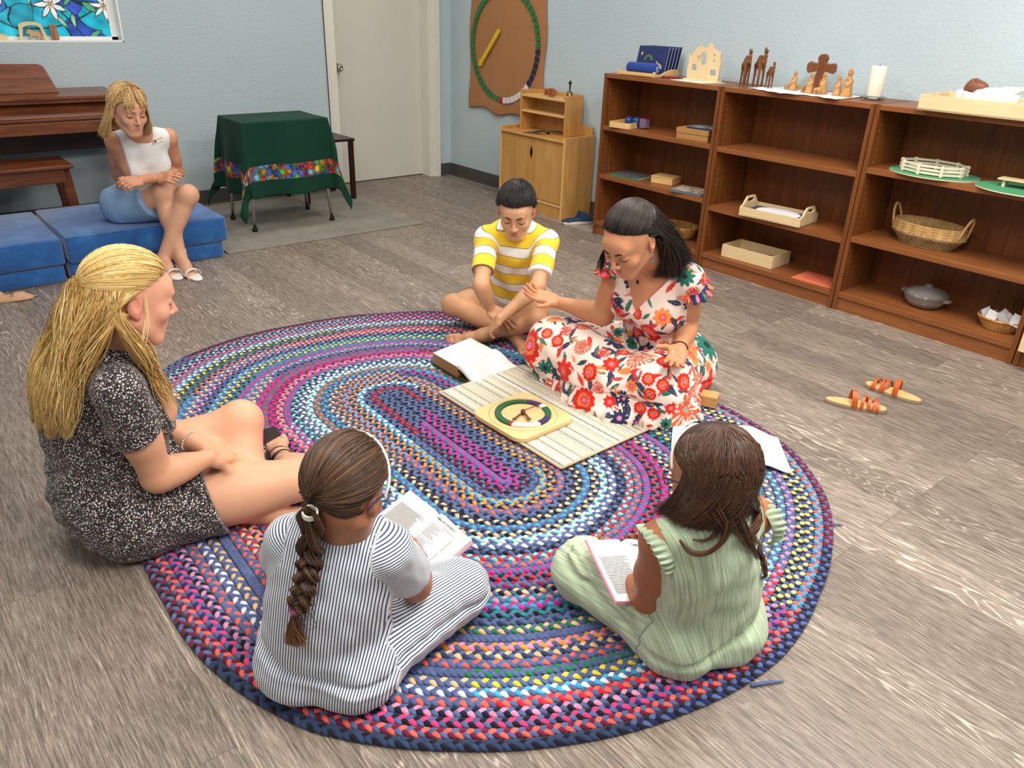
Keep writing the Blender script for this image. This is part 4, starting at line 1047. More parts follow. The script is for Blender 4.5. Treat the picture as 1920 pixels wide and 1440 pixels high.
    # bead bracelet, anklet straps, sandal
    brc=MB(); rp=ring(wrL*.78+elL*.22,elL-wrL,.031,0,27)
    for p in rp[:-1]: brc.lathe([(0.0004,-.0030),(0.0024,-.0018),(0.0032,0),(0.0024,.0018),(0.0004,.0030)],p,8)
    obj('bead_bracelet',brc,plain('pearl_beads','#e6d9c4',.35),root,smooth=True)
    obj('ankle_strap',MB().tube(ring(anR+(tR-anR)*.02+V3(0,-.0,.004),(anR-knR),.0375,0),[.0045]*36,8,flat=.35),plain('black_strap','#17130f',.6),root,smooth=True)
    for k in (.18,.30): obj('sandal_strap',MB().tube(ring(anR+(tR-anR)*k+V3(0,0,-.018),(tR-anR),.034,0),.0018,6),plain('brown_cord','#4b2f1d',.6),root,smooth=True)
    sd=Body(); dR=unit(tR-anR); sd.c(anR-dR*.045+V3(0,0,-.062),tR+V3(0,0,-.020),.030,.026,.01)
    obj('sandal_sole',MB().tube([tuple(anR-dR*.06+V3(0,0,-.066)),tuple(anR+dR*.02+V3(0,0,-.066)),tuple(tR*.5+anR*.5+V3(0,0,-.052)),tuple(tR+dR*.012+V3(0,0,-.022))],[.024,.030,.036,.024],14,flat=.16),plain('dark_brown_sole','#2f2015',.7),root,smooth=True)
    for c in root.children:
        c.matrix_parent_inverse=inv
    return root
person_blonde()
# ================================================================== PERSON 2: girl in the striped jumpsuit
def person_striped():
    root=thing('person','dark-haired braided person in a navy and white striped jumpsuit, seen from behind, reading','person',(0.55,1.2,0))
    b=Body(); s=.90
    pel=V3(0.557,1.252,0.120); neck=at(640,985,.475); shR=at(728,1032,.425); shL=at(546,1012,.425)
    fwd=V3(.73,.68,0); rt=V3(.68,-.73,0)
    hR=pel+rt*.065+V3(0,0,-.030); hL=pel-rt*.065+V3(0,0,-.030)
    R=add_torso(b,pel,neck,shL,shR,hL,hR,fwd,hipw=.115,waist=.098,chest=.104,dep=.084,butt=.082,shr=.038)
    elR=at(778,1098,.225); wrR=V3(0.83,1.30,.17); elL=shL+V3(.02,.13,-.17)+0; wrL=V3(0.72,1.45,.175)
    add_arm(b,shR,elR,wrR,.82,1.12); add_arm(b,shL,elL,wrL,.82,1.1)
    add_hand(b,wrR,V3(0,.8,.35),V3(-.6,0,.5),-1,.74,.5); add_hand(b,wrL,V3(.8,.2,.35),V3(.3,-.6,.5),1,.74,.5)
    knR=at(860,1108,.100); knL=pel-rt*.19+fwd*.30+V3(0,0,-.02)
    anR=pel+fwd*.33-rt*.05+V3(0,0,-.075); anL=pel+fwd*.27+rt*.08+V3(0,0,-.075)
    add_leg(b,hR,knR,anR,.86,1.0); add_leg(b,hL,knL,anL,.86,1.0)
    add_foot(b,anR,anR-rt*.15+fwd*.05+V3(0,0,-.01),V3(0,0,1),1,.75); add_foot(b,anL,anL+rt*.17+fwd*.06+V3(0,0,-.01),V3(0,0,1),-1,.75)
    hc=at(648,918,.578); hf=V3(.80,.50,-.55); hu=V3(.42,.24,.85)
    W,HR=add_head(b,hc,hf,hu,s,neck,neck_r=.046,lips=(4,4))
    body_mesh(root,b,'#9a6449',0.005,{3:'#a36d50',4:'#9c5550',6:'#9a6046'})
    t=Body(); add_torso(t,pel,neck,shL,shR,hL,hR,fwd,hipw=.124,waist=.108,chest=.112,dep=.095,butt=.086,shr=.043)
    t.e(pel-fwd*.03+V3(0,0,.13),V3(.110,.095,.15),R,.05,0)
    t.c(hR,knR,.090,.066,.04,2); t.c(knR,anR,.062,.052,.03,3); t.c(hL,knL,.090,.066,.04,4); t.c(knL,anL,.062,.052,.03,5)
    sv=Body(); sv.c(shR,shR+(elR-shR)*.8,.046,.055,.02,6); sv2=Body(); sv2.c(shL,shL+(elL-shL)*.8,.046,.050,.02,7)
    sc=plane(shR+(elR-shR)*.60,elR-shR); scl=plane(shL+(elL-shL)*.55,elL-shL)
    allb=Body(); allb.p=t.p+sv.p+sv2.p
    up=R[:,2]
    def fn(P):
        al=(P-pel)@up
        d=t.d(P)-.007
        d=d-.006*np.exp(-((al-.065)/.028)**2)+.008*np.exp(-((al-.022)/.008)**2)-.003*np.exp(-((al-.005)/.01)**2)
        d=d+.0035*wob(P,34,3)*1.0
        s1=smax(sv.d(P)-.006+.002*wob(P,50,1),sc(P),.003); s2=smax(sv2.d(P)-.006,scl(P),.003)
        d=smin(smin(d,s1,.010),s2,.010)
        d=smax(d,-(np.linalg.norm(P-(neck+up*.048+fwd*.015),axis=1)-.056),.008)
        return smax(d,.0165-P[:,2],.008)
    m=NT('seersucker_stripes'); a=m.n('ShaderNodeAttribute',attribute_name='uvw'); sp=m.n('ShaderNodeSeparateXYZ'); m.l(a.outputs['Vector'],sp.inputs[0])
    st=m.math('FRACT',m.math('ADD',m.math('MULTIPLY',sp.outputs[0],1/.0062),100.0))
    c=m.ramp(st,[(0,lin('#e4e6e8')),(0.52,lin('#e4e6e8')),(0.60,lin('#39446a')),(0.92,lin('#39446a')),(1.0,lin('#e4e6e8'))])
    m.b.inputs['Sheen Weight'].default_value=.1; dm=m.out(c,.85,.2)
    lo,hi=allb.bounds(.03)
    cloth_mesh('jumpsuit',root,fn,lo,hi,dm,.0052,uvw=uvw_fn(allb,pel,R,{2:(hR,knR-hR,'len'),3:(knR,anR-knR,'len'),4:(hL,knL-hL,'len'),5:(knL,anL-knL,'len'),6:(shR,rt*.45-R[:,2]*.8-fwd*.1,'rings'),7:(shL,-rt*.45-R[:,2]*.8,'rings')}))
    # hair drawn back to a low elastic, then a braid
    rng=np.random.RandomState(4); pal=['#3f2b1c','#4b3423','#5a402b','#33221a','#6a4d33','#483020','#2c1d15']
    gu=unit(V3(-.16,-.86,-.50)); gp=toW(hc,HR,s,(SCC+gu*SCR*1.10)[None])[0]
    ch=[scalp_gather(b,hc,HR,s,rng,3600,gu,pal,(.0007,.0014)),cap_chunk(hc,HR,s,'#3a281c')]
    # braid path along the back
    P0=gp+V3(-.008,-.008,-.012)
    fo=lambda P:np.minimum(fn(P),b.d(P))
    key=np.array([[P0]+[onto(fo,x,y,o) for x,y,o in ((594,1020,.022),(587,1060,.020),(579,1092,.019),(568,1122,.017),(562,1135,.014),(560,1165,.014),(560,1197,.012))]])
    path=cat_rom(key,60)
    C=path[0]; tt=np.gradient(C,axis=0); tt/=np.linalg.norm(tt,axis=1,keepdims=True)
    _,nn=grad(fn,C,.003); lt=np.cross(tt,nn); lt/=np.linalg.norm(lt,axis=1,keepdims=True)
    ntie=42; u_=np.linspace(0,1,60)
    NS=110
    for k in range(3):
        ph=2*PI*k/3; w_=np.arange(60)/60*2*PI*3.3
        env=np.where(np.arange(60)<ntie,1.0,np.clip(1-(np.arange(60)-ntie)/3,0.0,1)); envr=np.where(np.arange(60)<ntie,1.0-.25*np.arange(60)/ntie,0.75)
        cen=C+lt*(.0165*np.sin(w_+ph)*env*envr)[:,None]+nn*(.0085*np.sin(2*(w_+ph))*env*envr)[:,None]
        th=rng.uniform(0,2*PI,NS); rr=np.sqrt(rng.uniform(0,1,NS))*.0145
        body=np.repeat(cen[None],NS,0)
        e=np.where(np.arange(60)<ntie-3,1.0,np.where(np.arange(60)<ntie+2,.45,.45+.045*(np.arange(60)-ntie-2)))*envr*np.clip(.5+np.arange(60)/6,0,1)
        tw=w_*.5
        body=body+((rr[:,None]*np.cos(th[:,None]+tw[None]))*e[None])[:,:,None]*lt[None]+((rr[:,None]*np.sin(th[:,None]+tw[None]))*e[None])[:,:,None]*nn[None]
        fan=np.clip((np.arange(60)-ntie-3)/17.0,0,1)
        body+= (rng.normal(0,1,NS)[:,None]*fan[None]**1.2)[:,:,None]*lt[None]*.010
        cutn=rng.randint(56,60,NS)
        cols=pick(rng,NS,pal+['#5f4630','#7a5738']); cc=np.repeat(cols[:,None,:],60,1); gold=np.array(lin('#8a5f38')); f2=(np.clip((np.arange(60)-ntie-4)/14.,0,1)*.75)[None,:,None]; cc=cc*(1-f2)+gold*f2
        ch.append(strands('h',None,body,rng.uniform(.0009,.0016,NS),cc,prof=lambda t:np.clip(1.1-.7*np.clip((t-.85)/.15,0,1),.2,1)))
    # loose wisps beside the braid
    n=14; st_=rng.randint(22,38,n); W0=C[st_]; dirn=lt[st_]*rng.uniform(-.2,1,(n,1)); 
    w1=W0-dirn*.020+nn[st_]*.010; w2=w1-dirn*.022+V3(0,0,-.03); w3=W0-dirn*.010+V3(0,0,-.065)+nn[st_]*.01
    ch.append(strands('h',None,cat_rom(np.stack([W0,w1,w2,w3],1),12),np.full(n,.0008),pick(rng,n,pal),prof=TAPER))
    hair_obj('hair',root,ch)
    def band(name,i,r,m,nr=4,dz=.0026):
        mb=MB()
        for k in range(nr): mb.tube(ring(C[i]+tt[i]*dz*(k-nr/2),tt[i],r,0,24),.0018,6)
        obj(name,mb,m,root,smooth=True)
    band('white_hair_elastic',1,.0130,plain('white_elastic','#e2ddd0',.6),5); band('pink_hair_elastic',ntie,.0112,plain('pink_elastic','#a8527f',.6),6,.0024)
    hb=[tuple(W(.0845*math.sin(a),.020-.010*math.cos(a),.030+.0955*math.cos(a))) for a in np.linspace(-1.9,1.9,41)]
    obj('headband',MB().tube(hb,.0034,8,flat=1.0),plain('white_headband','#e9e7e0',.35),root,smooth=True)
    glasses(root,W,HR,s,plain('navy_frame','#1c2148',.3)); face_lines(root,b,W,s,'#2f2018','#17100c')
    return seat(root)
person_striped()
# ================================================================== PERSON 3: girl in sage green
def person_green():
    root=thing('person','long-haired brown-haired person in a sage green jumpsuit, seen from behind, reading','person',(1.27,.78,0))
    b=Body(); s=.90
    pel=V3(1.305,0.815,0.120); neck=at(1325,985,.475); shL=at(1238,1015,.425); shR=at(1415,965,.425)
    fwd=V3(.32,.95,0); rt=V3(.95,-.32,0)
    hR=pel+rt*.060+V3(0,0,-.030); hL=pel-rt*.065+V3(0,0,-.030)
    R=add_torso(b,pel,neck,shL,shR,hL,hR,fwd,hipw=.112,waist=.094,chest=.096,dep=.080,butt=.080,shr=.034)
    elL=reachp(shL,1213,1120,.245,True); wrL=V3(1.240,1.030,.115)
    elR=shR+V3(.045,.07,-.20); wrR=V3(1.37,0.985,.125)
    add_arm(b,shL,elL,wrL,.86,1.05); add_arm(b,shR,elR,wrR,.84,1.0)
    add_hand(b,wrL,V3(.1,.9,.25),V3(.5,0,.6),1,.74,.5); add_hand(b,wrR,V3(-.3,.9,.2),V3(-.5,0,.6),-1,.74,.5)
    knL=at(1098,1070,.100); knR=pel+rt*.20+fwd*.30+V3(0,0,-.02)
    anL=pel+fwd*.27+rt*.08+V3(0,0,-.075); anR=pel+fwd*.24-rt*.06+V3(0,0,-.080)
    add_leg(b,hL,knL,anL,.86,1.0); add_leg(b,hR,knR,anR,.86,1.0)
    add_foot(b,anL,anL+rt*.15+fwd*.05,V3(0,0,1),-1,.75); add_foot(b,anR,anR-rt*.13+fwd*.02+V3(0,0,0),V3(0,0,1),1,.75)
    hc=at(1336,890,.590); hf=V3(.06,.90,-.36); hu=V3(0,.36,.90)
    W,HR=add_head(b,hc,hf,hu,s*1.0,neck,neck_r=.044,ears=False)
    body_mesh(root,b,'#9c623f',0.005,{3:'#b57653',4:'#a8605a',6:'#a76a4a'})
    t=Body(); add_torso(t,pel,neck,shL,shR,hL,hR,fwd,hipw=.122,waist=.104,chest=.104,dep=.090,butt=.092,shr=.034)
    t.e(pel-fwd*.03+V3(0,0,.12),V3(.110,.092,.14),R,.05,0)
    t.c(hR,knR,.092,.072,.04,4); t.c(knR,anR,.066,.060,.03,5); t.c(hL,knL,.092,.076,.04,2); t.c(knL,knL+(anL-knL)*.35,.068,.064,.03,3)
    up=R[:,2]
    cutL=plane(knL+(anL-knL)*.12,(anL-knL)); 
    aL=shL+rt*.012; aR=shR-rt*.012
    def fn(P):
        al=(P-pel)@up; la=(P-pel)@R[:,0]
        d=t.d(P)-.007
        d=d-.010*np.exp(-((al-.085)/.040)**2)+.010*np.exp(-((al-.028)/.010)**2)-.002*np.sin(la*150+4*np.sin(la*31))*np.exp(-((al-.035)/.05)**2)
        d=d+.004*wob(P,30,6)
        # arm holes
        for sh,sg in ((shL,-1),(shR,1)):
            lat_=(P-sh)@(rt*sg); 
            d=smax(d,np.minimum(lat_-.010,.075-np.linalg.norm((P-sh)-np.outer((P-sh)@rt,rt)+up*.035,axis=1)),.006)
        d=smax(d,-(np.linalg.norm(P-(neck+up*.050+fwd*.015),axis=1)-.050),.008)
        near=Body.one(('c',knL,anL,.08,.08),P)<.02
        d=np.where(near&(((P-knL)@unit(anL-knL))>-.02),smax(d,cutL(P),.005),d)
        return smax(d,.0165-P[:,2],.008)
    m=NT('sage_crinkle'); a=m.n('ShaderNodeAttribute',attribute_name='uvw'); mp=m.n('ShaderNodeMapping'); mp.inputs['Scale'].default_value=(230,7,1); m.l(a.outputs['Vector'],mp.inputs[0])
    nz=m.noise(mp.outputs[0],1.0,3,.6,.6); c=m.ramp(nz.outputs[0],[(.30,lin('#8fa086')),(.55,lin('#b9c9ab')),(.75,lin('#cbd9bd'))]); m.bump(nz.outputs[0],.9,.004); m.b.inputs['Sheen Weight'].default_value=.15
    dm=m.out(c,.85,.2)
    lo,hi=t.bounds(.03)
    cloth_mesh('jumpsuit',root,fn,lo,hi,dm,.005,uvw=uvw_fn(t,pel,R,{2:(hL,knL-hL,'len'),3:(knL,anL-knL,'len'),4:(hR,knR-hR,'len'),5:(knR,anR-knR,'len')}))
    # ruffles round the arm holes
    for sh,sg in ((shL,-1),(shR,1)):
        n=110; vs=[]; uv=[]
        for i in range(n):
            th=-1.25+i/(n-1)*3.75   # from the front over the top to the back underarm
            rad=up*math.cos(th-.2)-fwd*math.sin(th-.2)
            c0=sh-up*.030+rt*sg*.002+rad*.064
            wv=.0055*math.sin(i*.85)+.003*math.sin(i*.37)
            env=math.sin(PI*min(1,max(0,(i+4)/(n+7))))**.6
            for j,(o,dn) in enumerate(((0,0),(.014,.004),(.028,.002),(.040,-.006))):
                p=c0+rt*sg*(o*env)+rad*(dn*env+ wv*(j/3.0)*1.3 +.006*env*(j/3.))+ (-up)*0.004*j*0
                vs.append(tuple(p)); uv.append((i*.006,j*.012,0))
        fs=[(i*4+j,i*4+j+1,i*4+j+5,i*4+j+4) for i in range(n-1) for j in range(3)]
        o=np_mesh('ruffle',np.array(vs),np.array(fs),dm,root,attrs={'uvw':(np.array(uv),'FLOAT_COLOR')}); md=o.modifiers.new('t','SOLIDIFY'); md.thickness=.0022; md.offset=0
        md=o.modifiers.new('s','SUBSURF'); md.levels=1; md.render_levels=1
    # hair: straight, falling from a centre whorl, down past the shoulders
    rng=np.random.RandomState(7); pal=['#432b1d','#4a3122','#503626','#3c271b','#583c2b']
    n=6000; u=scalp_dirs(rng,n,hairline); crown=unit(V3(.10,-.30,.95))
    tang=u-crown*(u@crown)[:,None]; tang/=np.linalg.norm(tang,axis=1,keepdims=True)
    ang=np.arccos(np.clip(u@crown,-1,1))
    L0=SCC+u*SCR*1.01
    lift=rng.uniform(.0,.035,(n,1)); pts=[L0]
    allf=lambda P:np.minimum(b.d(P),fn(P))
    front=(u[:,1]>-.05)|(tang[:,1]>.15); sd=np.where(np.abs(u[:,0])<.05,np.where(rng.uniform(0,1,n)<.5,-1,1),np.sign(u[:,0]))
    tg_=np.stack([sd*.86,-.10-.30*rng.uniform(0,1,n),-.45-.2*rng.uniform(0,1,n)],1); tg_/=np.linalg.norm(tg_,axis=1,keepdims=True)
    uE=np.cos(1.80)*crown+np.sin(1.80)*tang; uE=np.where((ang>1.8)[:,None],u,uE); tg_=np.where(front[:,None],tg_,uE)
    for k in (.35,.7,1.0):
        uu=u*(1-k)+tg_*k+np.where(front,math.sin(PI*k)*.30,0)[:,None]*np.array([0,-.1,1.0])+np.where(front,math.sin(PI*k)*.45,0)[:,None]*np.stack([sd,0*sd,0*sd],1)+(crown*0+tang*.0); 
        uu/=np.linalg.norm(uu,axis=1,keepdims=True); pts.append(SCC+uu*SCR*(1.03+lift))
    Wp=[toW(hc,HR,s,p) for p in pts]
    end=Wp[-1]; lat_=(end-hc)@rt
    fr=np.empty(n); fr[np.argsort(lat_)]=np.linspace(0,1,n); fr=fr+rng.normal(0,.04,n); fr=np.clip(fr,-.05,1.05)
    # the ends rest along the shoulder line; place a few guides on the back and blend between them
    gx=np.linspace(-.05,1.05,12); G=np.array([onto(allf,1238+g*165,964+12*math.sin(PI*min(1,max(0,g)))-8*(g>.9),.008) for g in gx])
    tip=np.stack([np.interp(fr,gx,G[:,k]) for k in range(3)],1)+rng.normal(0,.006,(n,3)); tip[:,2]+=rng.uniform(-.012,.012,n)
    mid=end*.5+tip*.5-np.outer(.006+.006*rng.uniform(0,1,n),fwd); 
    Pp=cat_rom(np.stack(Wp+[mid,tip],1),22)
    Pp[:,6:]=push(Pp[:,6:],allf,.003)
    ch=[strands('h',None,Pp,rng.uniform(.0007,.0013,n),pick(rng,n,pal,.10),prof=TAPER),cap_chunk(hc,HR,s,'#33211a',1.012)]
    under=Body(); under.e(hc-fwd*.040-V3(0,0,.055),V3(.052,.034,.046),frame(fwd,V3(0,0,1)),.02); lo,hi=under.bounds(.01); ch.append(solid_chunk(under.d,lo,hi,.006,'#2a1a12'))
    # curled long locks down the back
    for (kp,nn_,sp_) in (([(1350,940),(1362,985),(1352,1012),(1325,1034),(1297,1034),(1278,1012)],34,.0030),([(1345,950),(1345,990),(1325,1010),(1300,1010)],20,.003),
        ([(1375,950),(1395,1000),(1420,1038),(1437,1062),(1436,1078),(1424,1083)],44,.0035),([(1395,930),(1410,955),(1412,985),(1392,1000),(1368,990),(1352,975)],60,.005),([(1365,950),(1390,1005),(1412,1045)],40,.006),([(1350,935),(1362,975),(1352,1010)],60,.008)):
        k_=np.array([[onto(allf,x,y,.006) for x,y in kp]]); base=cat_rom(k_,20)[0]
        pp=np.repeat(base[None],nn_,0)+rng.normal(0,1,(nn_,1,3))*sp_*np.linspace(1.7,.35,20)[None,:,None]
        pp=push(pp,allf,.002,1); ch.append(strands('h',None,pp,rng.uniform(.0007,.0011,nn_),pick(rng,nn_,pal+['#7a5233']),prof=TAPER))
    hair_obj('hair',root,ch)
    hb=[tuple(W(.0825*math.sin(a),.036,.030+.0905*math.cos(a))) for a in np.linspace(-1.5,.25,30)]
    obj('headband',MB().tube(hb,.0030,8,flat=1.0),plain('cream_headband','#d9cdbb',.3),root,smooth=True)
    glasses(root,W,HR,s,plain('plum_frame','#4a2038',.3)); face_lines(root,b,W,s,'#2f2018','#17100c')
    return seat(root)
person_green()
# ================================================================== PERSON 4: boy in the yellow striped tee
def person_boy():
    root=thing('person','dark-haired boy in a yellow and white striped tee sitting cross-legged with bare feet','person',(2.3,2.75,0))
    b=Body(); s=.98
    pel=V3(2.355,2.765,0.125); neck=V3(2.235,2.625,0.525); shR=V3(2.122,2.698,.470); shL=V3(2.318,2.515,.470)
    fwd=V3(-.80,-.58,0); rt=V3(-.58,.80,0)   # his right is toward the left of the photo
    hR=pel+rt*.085+V3(0,0,-.025); hL=pel-rt*.085+V3(0,0,-.025)
    R=add_torso(b,pel,neck,shL,shR,hL,hR,fwd,hipw=.130,waist=.108,chest=.125,dep=.092,butt=.090,shr=.043)
    elR=reachp(shR,902,535,.255); wrR=V3(2.045,2.560,.190)
    elL=reachp(shL,1008,538,.250); wrL=at(938,596,.205)
    add_arm(b,shR,elR,wrR,.90,1.0); add_arm(b,shL,elL,wrL,.90,1.0)
    add_hand(b,wrR,V3(.2,-.9,-.35),V3(.5,0,-.8),1,.82,.4)
    hd=unit(at(906,630,.085)-wrL); add_hand(b,wrL,hd,V3(.25,.35,-.75),-1,.88,.35,spread=.16)
    knR=at(850,572,.130); knL=at(1003,598,.150)
    anL=at(905,628,.058); tL=at(832,637,.030)      # his left foot shows at the left of the photo
    anR=at(962,628,.050); tR=at(980,652,.045)
    add_leg(b,hR,knR,anR,.88,1.0); add_leg(b,hL,knL,anL,.88,1.0)
    add_foot(b,anL,tL,V3(-.3,-.5,.55),1,.86); add_foot(b,anR,tR,V3(-.55,-.6,.35),1,.80)
    hc=V3(2.168,2.555,.625); hf=V3(-.66,-.64,-.45); hu=V3(-.28,-.28,.9)
    W,HR=add_head(b,hc,hf,hu,s,neck,neck_r=.047,nose=.9)
    body_mesh(root,b,'#cb9a74',0.0042,{3:'#d0a07c',4:'#bd7868',6:'#cf9678',2:'#c9966f'})
    # tee
    t=Body(); add_torso(t,pel,neck,shL,shR,hL,hR,fwd,hipw=.140,waist=.125,chest=.138,dep=.102,butt=.0,shr=.047)
    t.p=[q for q in t.p if not(q[0]=='e' and q[2][0]<1e-6)]
    t.e(pel+V3(0,0,.11)+fwd*.02,V3(.13,.11,.15),R,.05,0)
    sv=Body(); sv.c(shR,elR,.044,.046,.02,6); sv2=Body(); sv2.c(shL,elL,.044,.047,.02,7)
    sc=plane(shR+(elR-shR)*.70,elR-shR); scl=plane(shL+(elL-shL)*.74,elL-shL); up=R[:,2]
    allb=Body(); allb.p=t.p+sv.p+sv2.p; hem=plane(pel+V3(0,0,-.02)+fwd*.05,-up+fwd*.25)
    def fn(P):
        d=t.d(P)-.008+.005*wob(P,24,5)
        la=(P-pel)@R[:,0]; al=(P-pel)@up
        d=d+.004*np.sin(la*60+al*25)*np.clip((.30-al)/.2,0,1)
        s1=smax(sv.d(P)-.005+.003*wob(P,38,1),sc(P),.004); s2=smax(sv2.d(P)-.005+.003*wob(P,38,2),scl(P),.004)
        d=smax(d,hem(P),.006); d=smin(smin(d,s1,.030),s2,.030)
        d=smax(d,-(np.linalg.norm(P-(neck+up*.045+fwd*.030),axis=1)-.068),.006)
        return smax(d,.0165-P[:,2],.006)
    m=NT('yellow_white_stripes'); a=m.n('ShaderNodeAttribute',attribute_name='uvw'); sp=m.n('ShaderNodeSeparateXYZ'); m.l(a.outputs['Vector'],sp.inputs[0])
    st=m.math('FRACT',m.math('ADD',m.math('MULTIPLY',sp.outputs[1],1/.104),20.14))
    Y=lin('#f2cf3a'); Wh=lin('#efeeea'); Br=lin('#8f7c56')
    c=m.ramp(st,[(0,Y),(.50,Br),(.535,Wh),(.55,Wh),(.93,Br),(.965,Y)],'CONSTANT'); nz=m.noise(m.coord(),900,2); m.bump(nz.outputs[0],.1,.001); m.b.inputs['Sheen Weight'].default_value=.15
    tm=m.out(c,.85,.2)
    def uv(V):
        tg=allb.tags(V); q=(V-pel)@R; sl=lambda al,la:al-.75*np.maximum(0,np.abs(la)-.075); out=np.stack([q[:,0],sl(q[:,2],q[:,0]),0*q[:,0]],1)
        dT=t.d(V)
        for bb,sh,el in ((sv,shR,elR),(sv2,shL,elL)):
            w_=np.clip(.5+(dT-bb.d(V))/.030,0,1); out[:,1]=out[:,1]*(1-w_)+w_*(sl((sh-pel)@R[:,2],(sh-pel)@R[:,0])-((V-sh)@unit(el-sh)))
        return out
    lo,hi=allb.bounds(.03); cloth_mesh('t_shirt',root,fn,lo,hi,tm,.0045,uvw=uv)
    nk=neck+up*.012+fwd*.014
    cr=[]
    for a_ in np.linspace(0,2*PI,40): 
        p=neck+up*.008+(R[:,0]*math.cos(a_)*.066+R[:,1]*(math.sin(a_)*.060+.016))-up*(.026*max(0,math.sin(a_))); cr.append(p)
    cr=np.array(cr); dd,g=grad(fn,cr,.003); cr=cr-g*np.clip(dd-.002,-.03,.03)[:,None]
    obj('collar',MB().tube([tuple(p) for p in cr],.0065,8,flat=.6),fabric('yellow_rib','#eec22c',.9,500),root,smooth=True)
    # shorts
    sh_=Body(); sh_.e(pel,V3(.138,.108,.112),R,.03); 
    for h in (hR,hL): sh_.e(h-fwd*.03,V3(.098,.10,.095),None,.04)
    sh_.c(hR,knR,.092,.074,.04,1); sh_.c(hL,knL,.092,.074,.04,2)
    k1=plane(hR+(knR-hR)*.62,knR-hR); k2=plane(hL+(knL-hL)*.55,knL-hL); mid_=plane(pel,rt)
    def fs(P): 
        d=sh_.d(P)-.007+.004*wob(P,36,3); d=np.where(mid_(P)>0,smax(d,k1(P),.005),smax(d,k2(P),.005)); return smax(d,.0165-P[:,2],.006)
    lo,hi=sh_.bounds(.03); cloth_mesh('shorts',root,fs,lo,hi,fabric('khaki','#b39f85',.9,400),.006)
    # short black hair, combed forward over the brow
    rng=np.random.RandomState(11); pal=['#15110f','#1e1815','#0f0c0b','#2a221e','#1a1513']
    def keep(u): return ~(((u[:,1]>.42)&(u[:,2]<.50))|((np.abs(u[:,0])>.80)&(u[:,2]<-.12)&(u[:,1]>-.45))|(u[:,2]<-.60)|((u[:,1]>.2)&(u[:,2]<.10)))
    n=6500; u=scalp_dirs(rng,n,keep); cw=unit(V3(.05,-.45,.9)); tang=u-cw*(u@cw)[:,None]; tang/=np.linalg.norm(tang,axis=1,keepdims=True)
    tang[:,1]+=.25; Ls=np.where((u[:,2]>.30)&(tang[:,1]>.2),1.02,np.where(u[:,2]>.35,.62,.26))+rng.uniform(-.06,.10,n); lift=rng.uniform(0.005,.06,(n,1))
    pts=[]
    for k in (0,.33,.66,1.):
        uu=u+tang*(Ls*k)[:,None]; uu/=np.linalg.norm(uu,axis=1,keepdims=True); pts.append(toW(hc,HR,s,SCC+uu*SCR*(1.01+lift*math.sin(PI*min(k,.75))*1.4+.015*k)))
    Pp=cat_rom(np.stack(pts,1),12); Pp[:,3:]=push(Pp[:,3:],b.d,.002)
    hair_obj('hair',root,[strands('h',None,Pp,rng.uniform(.0006,.0010,n),pick(rng,n,pal,.2),prof=TAPER),cap_chunk(hc,HR,s,'#120f0d',1.03,.005,.50,.60)])
    face_lines(root,b,W,s,'#1d1512','#120d0b',thick=1.3)
    return seat(root)
person_boy()
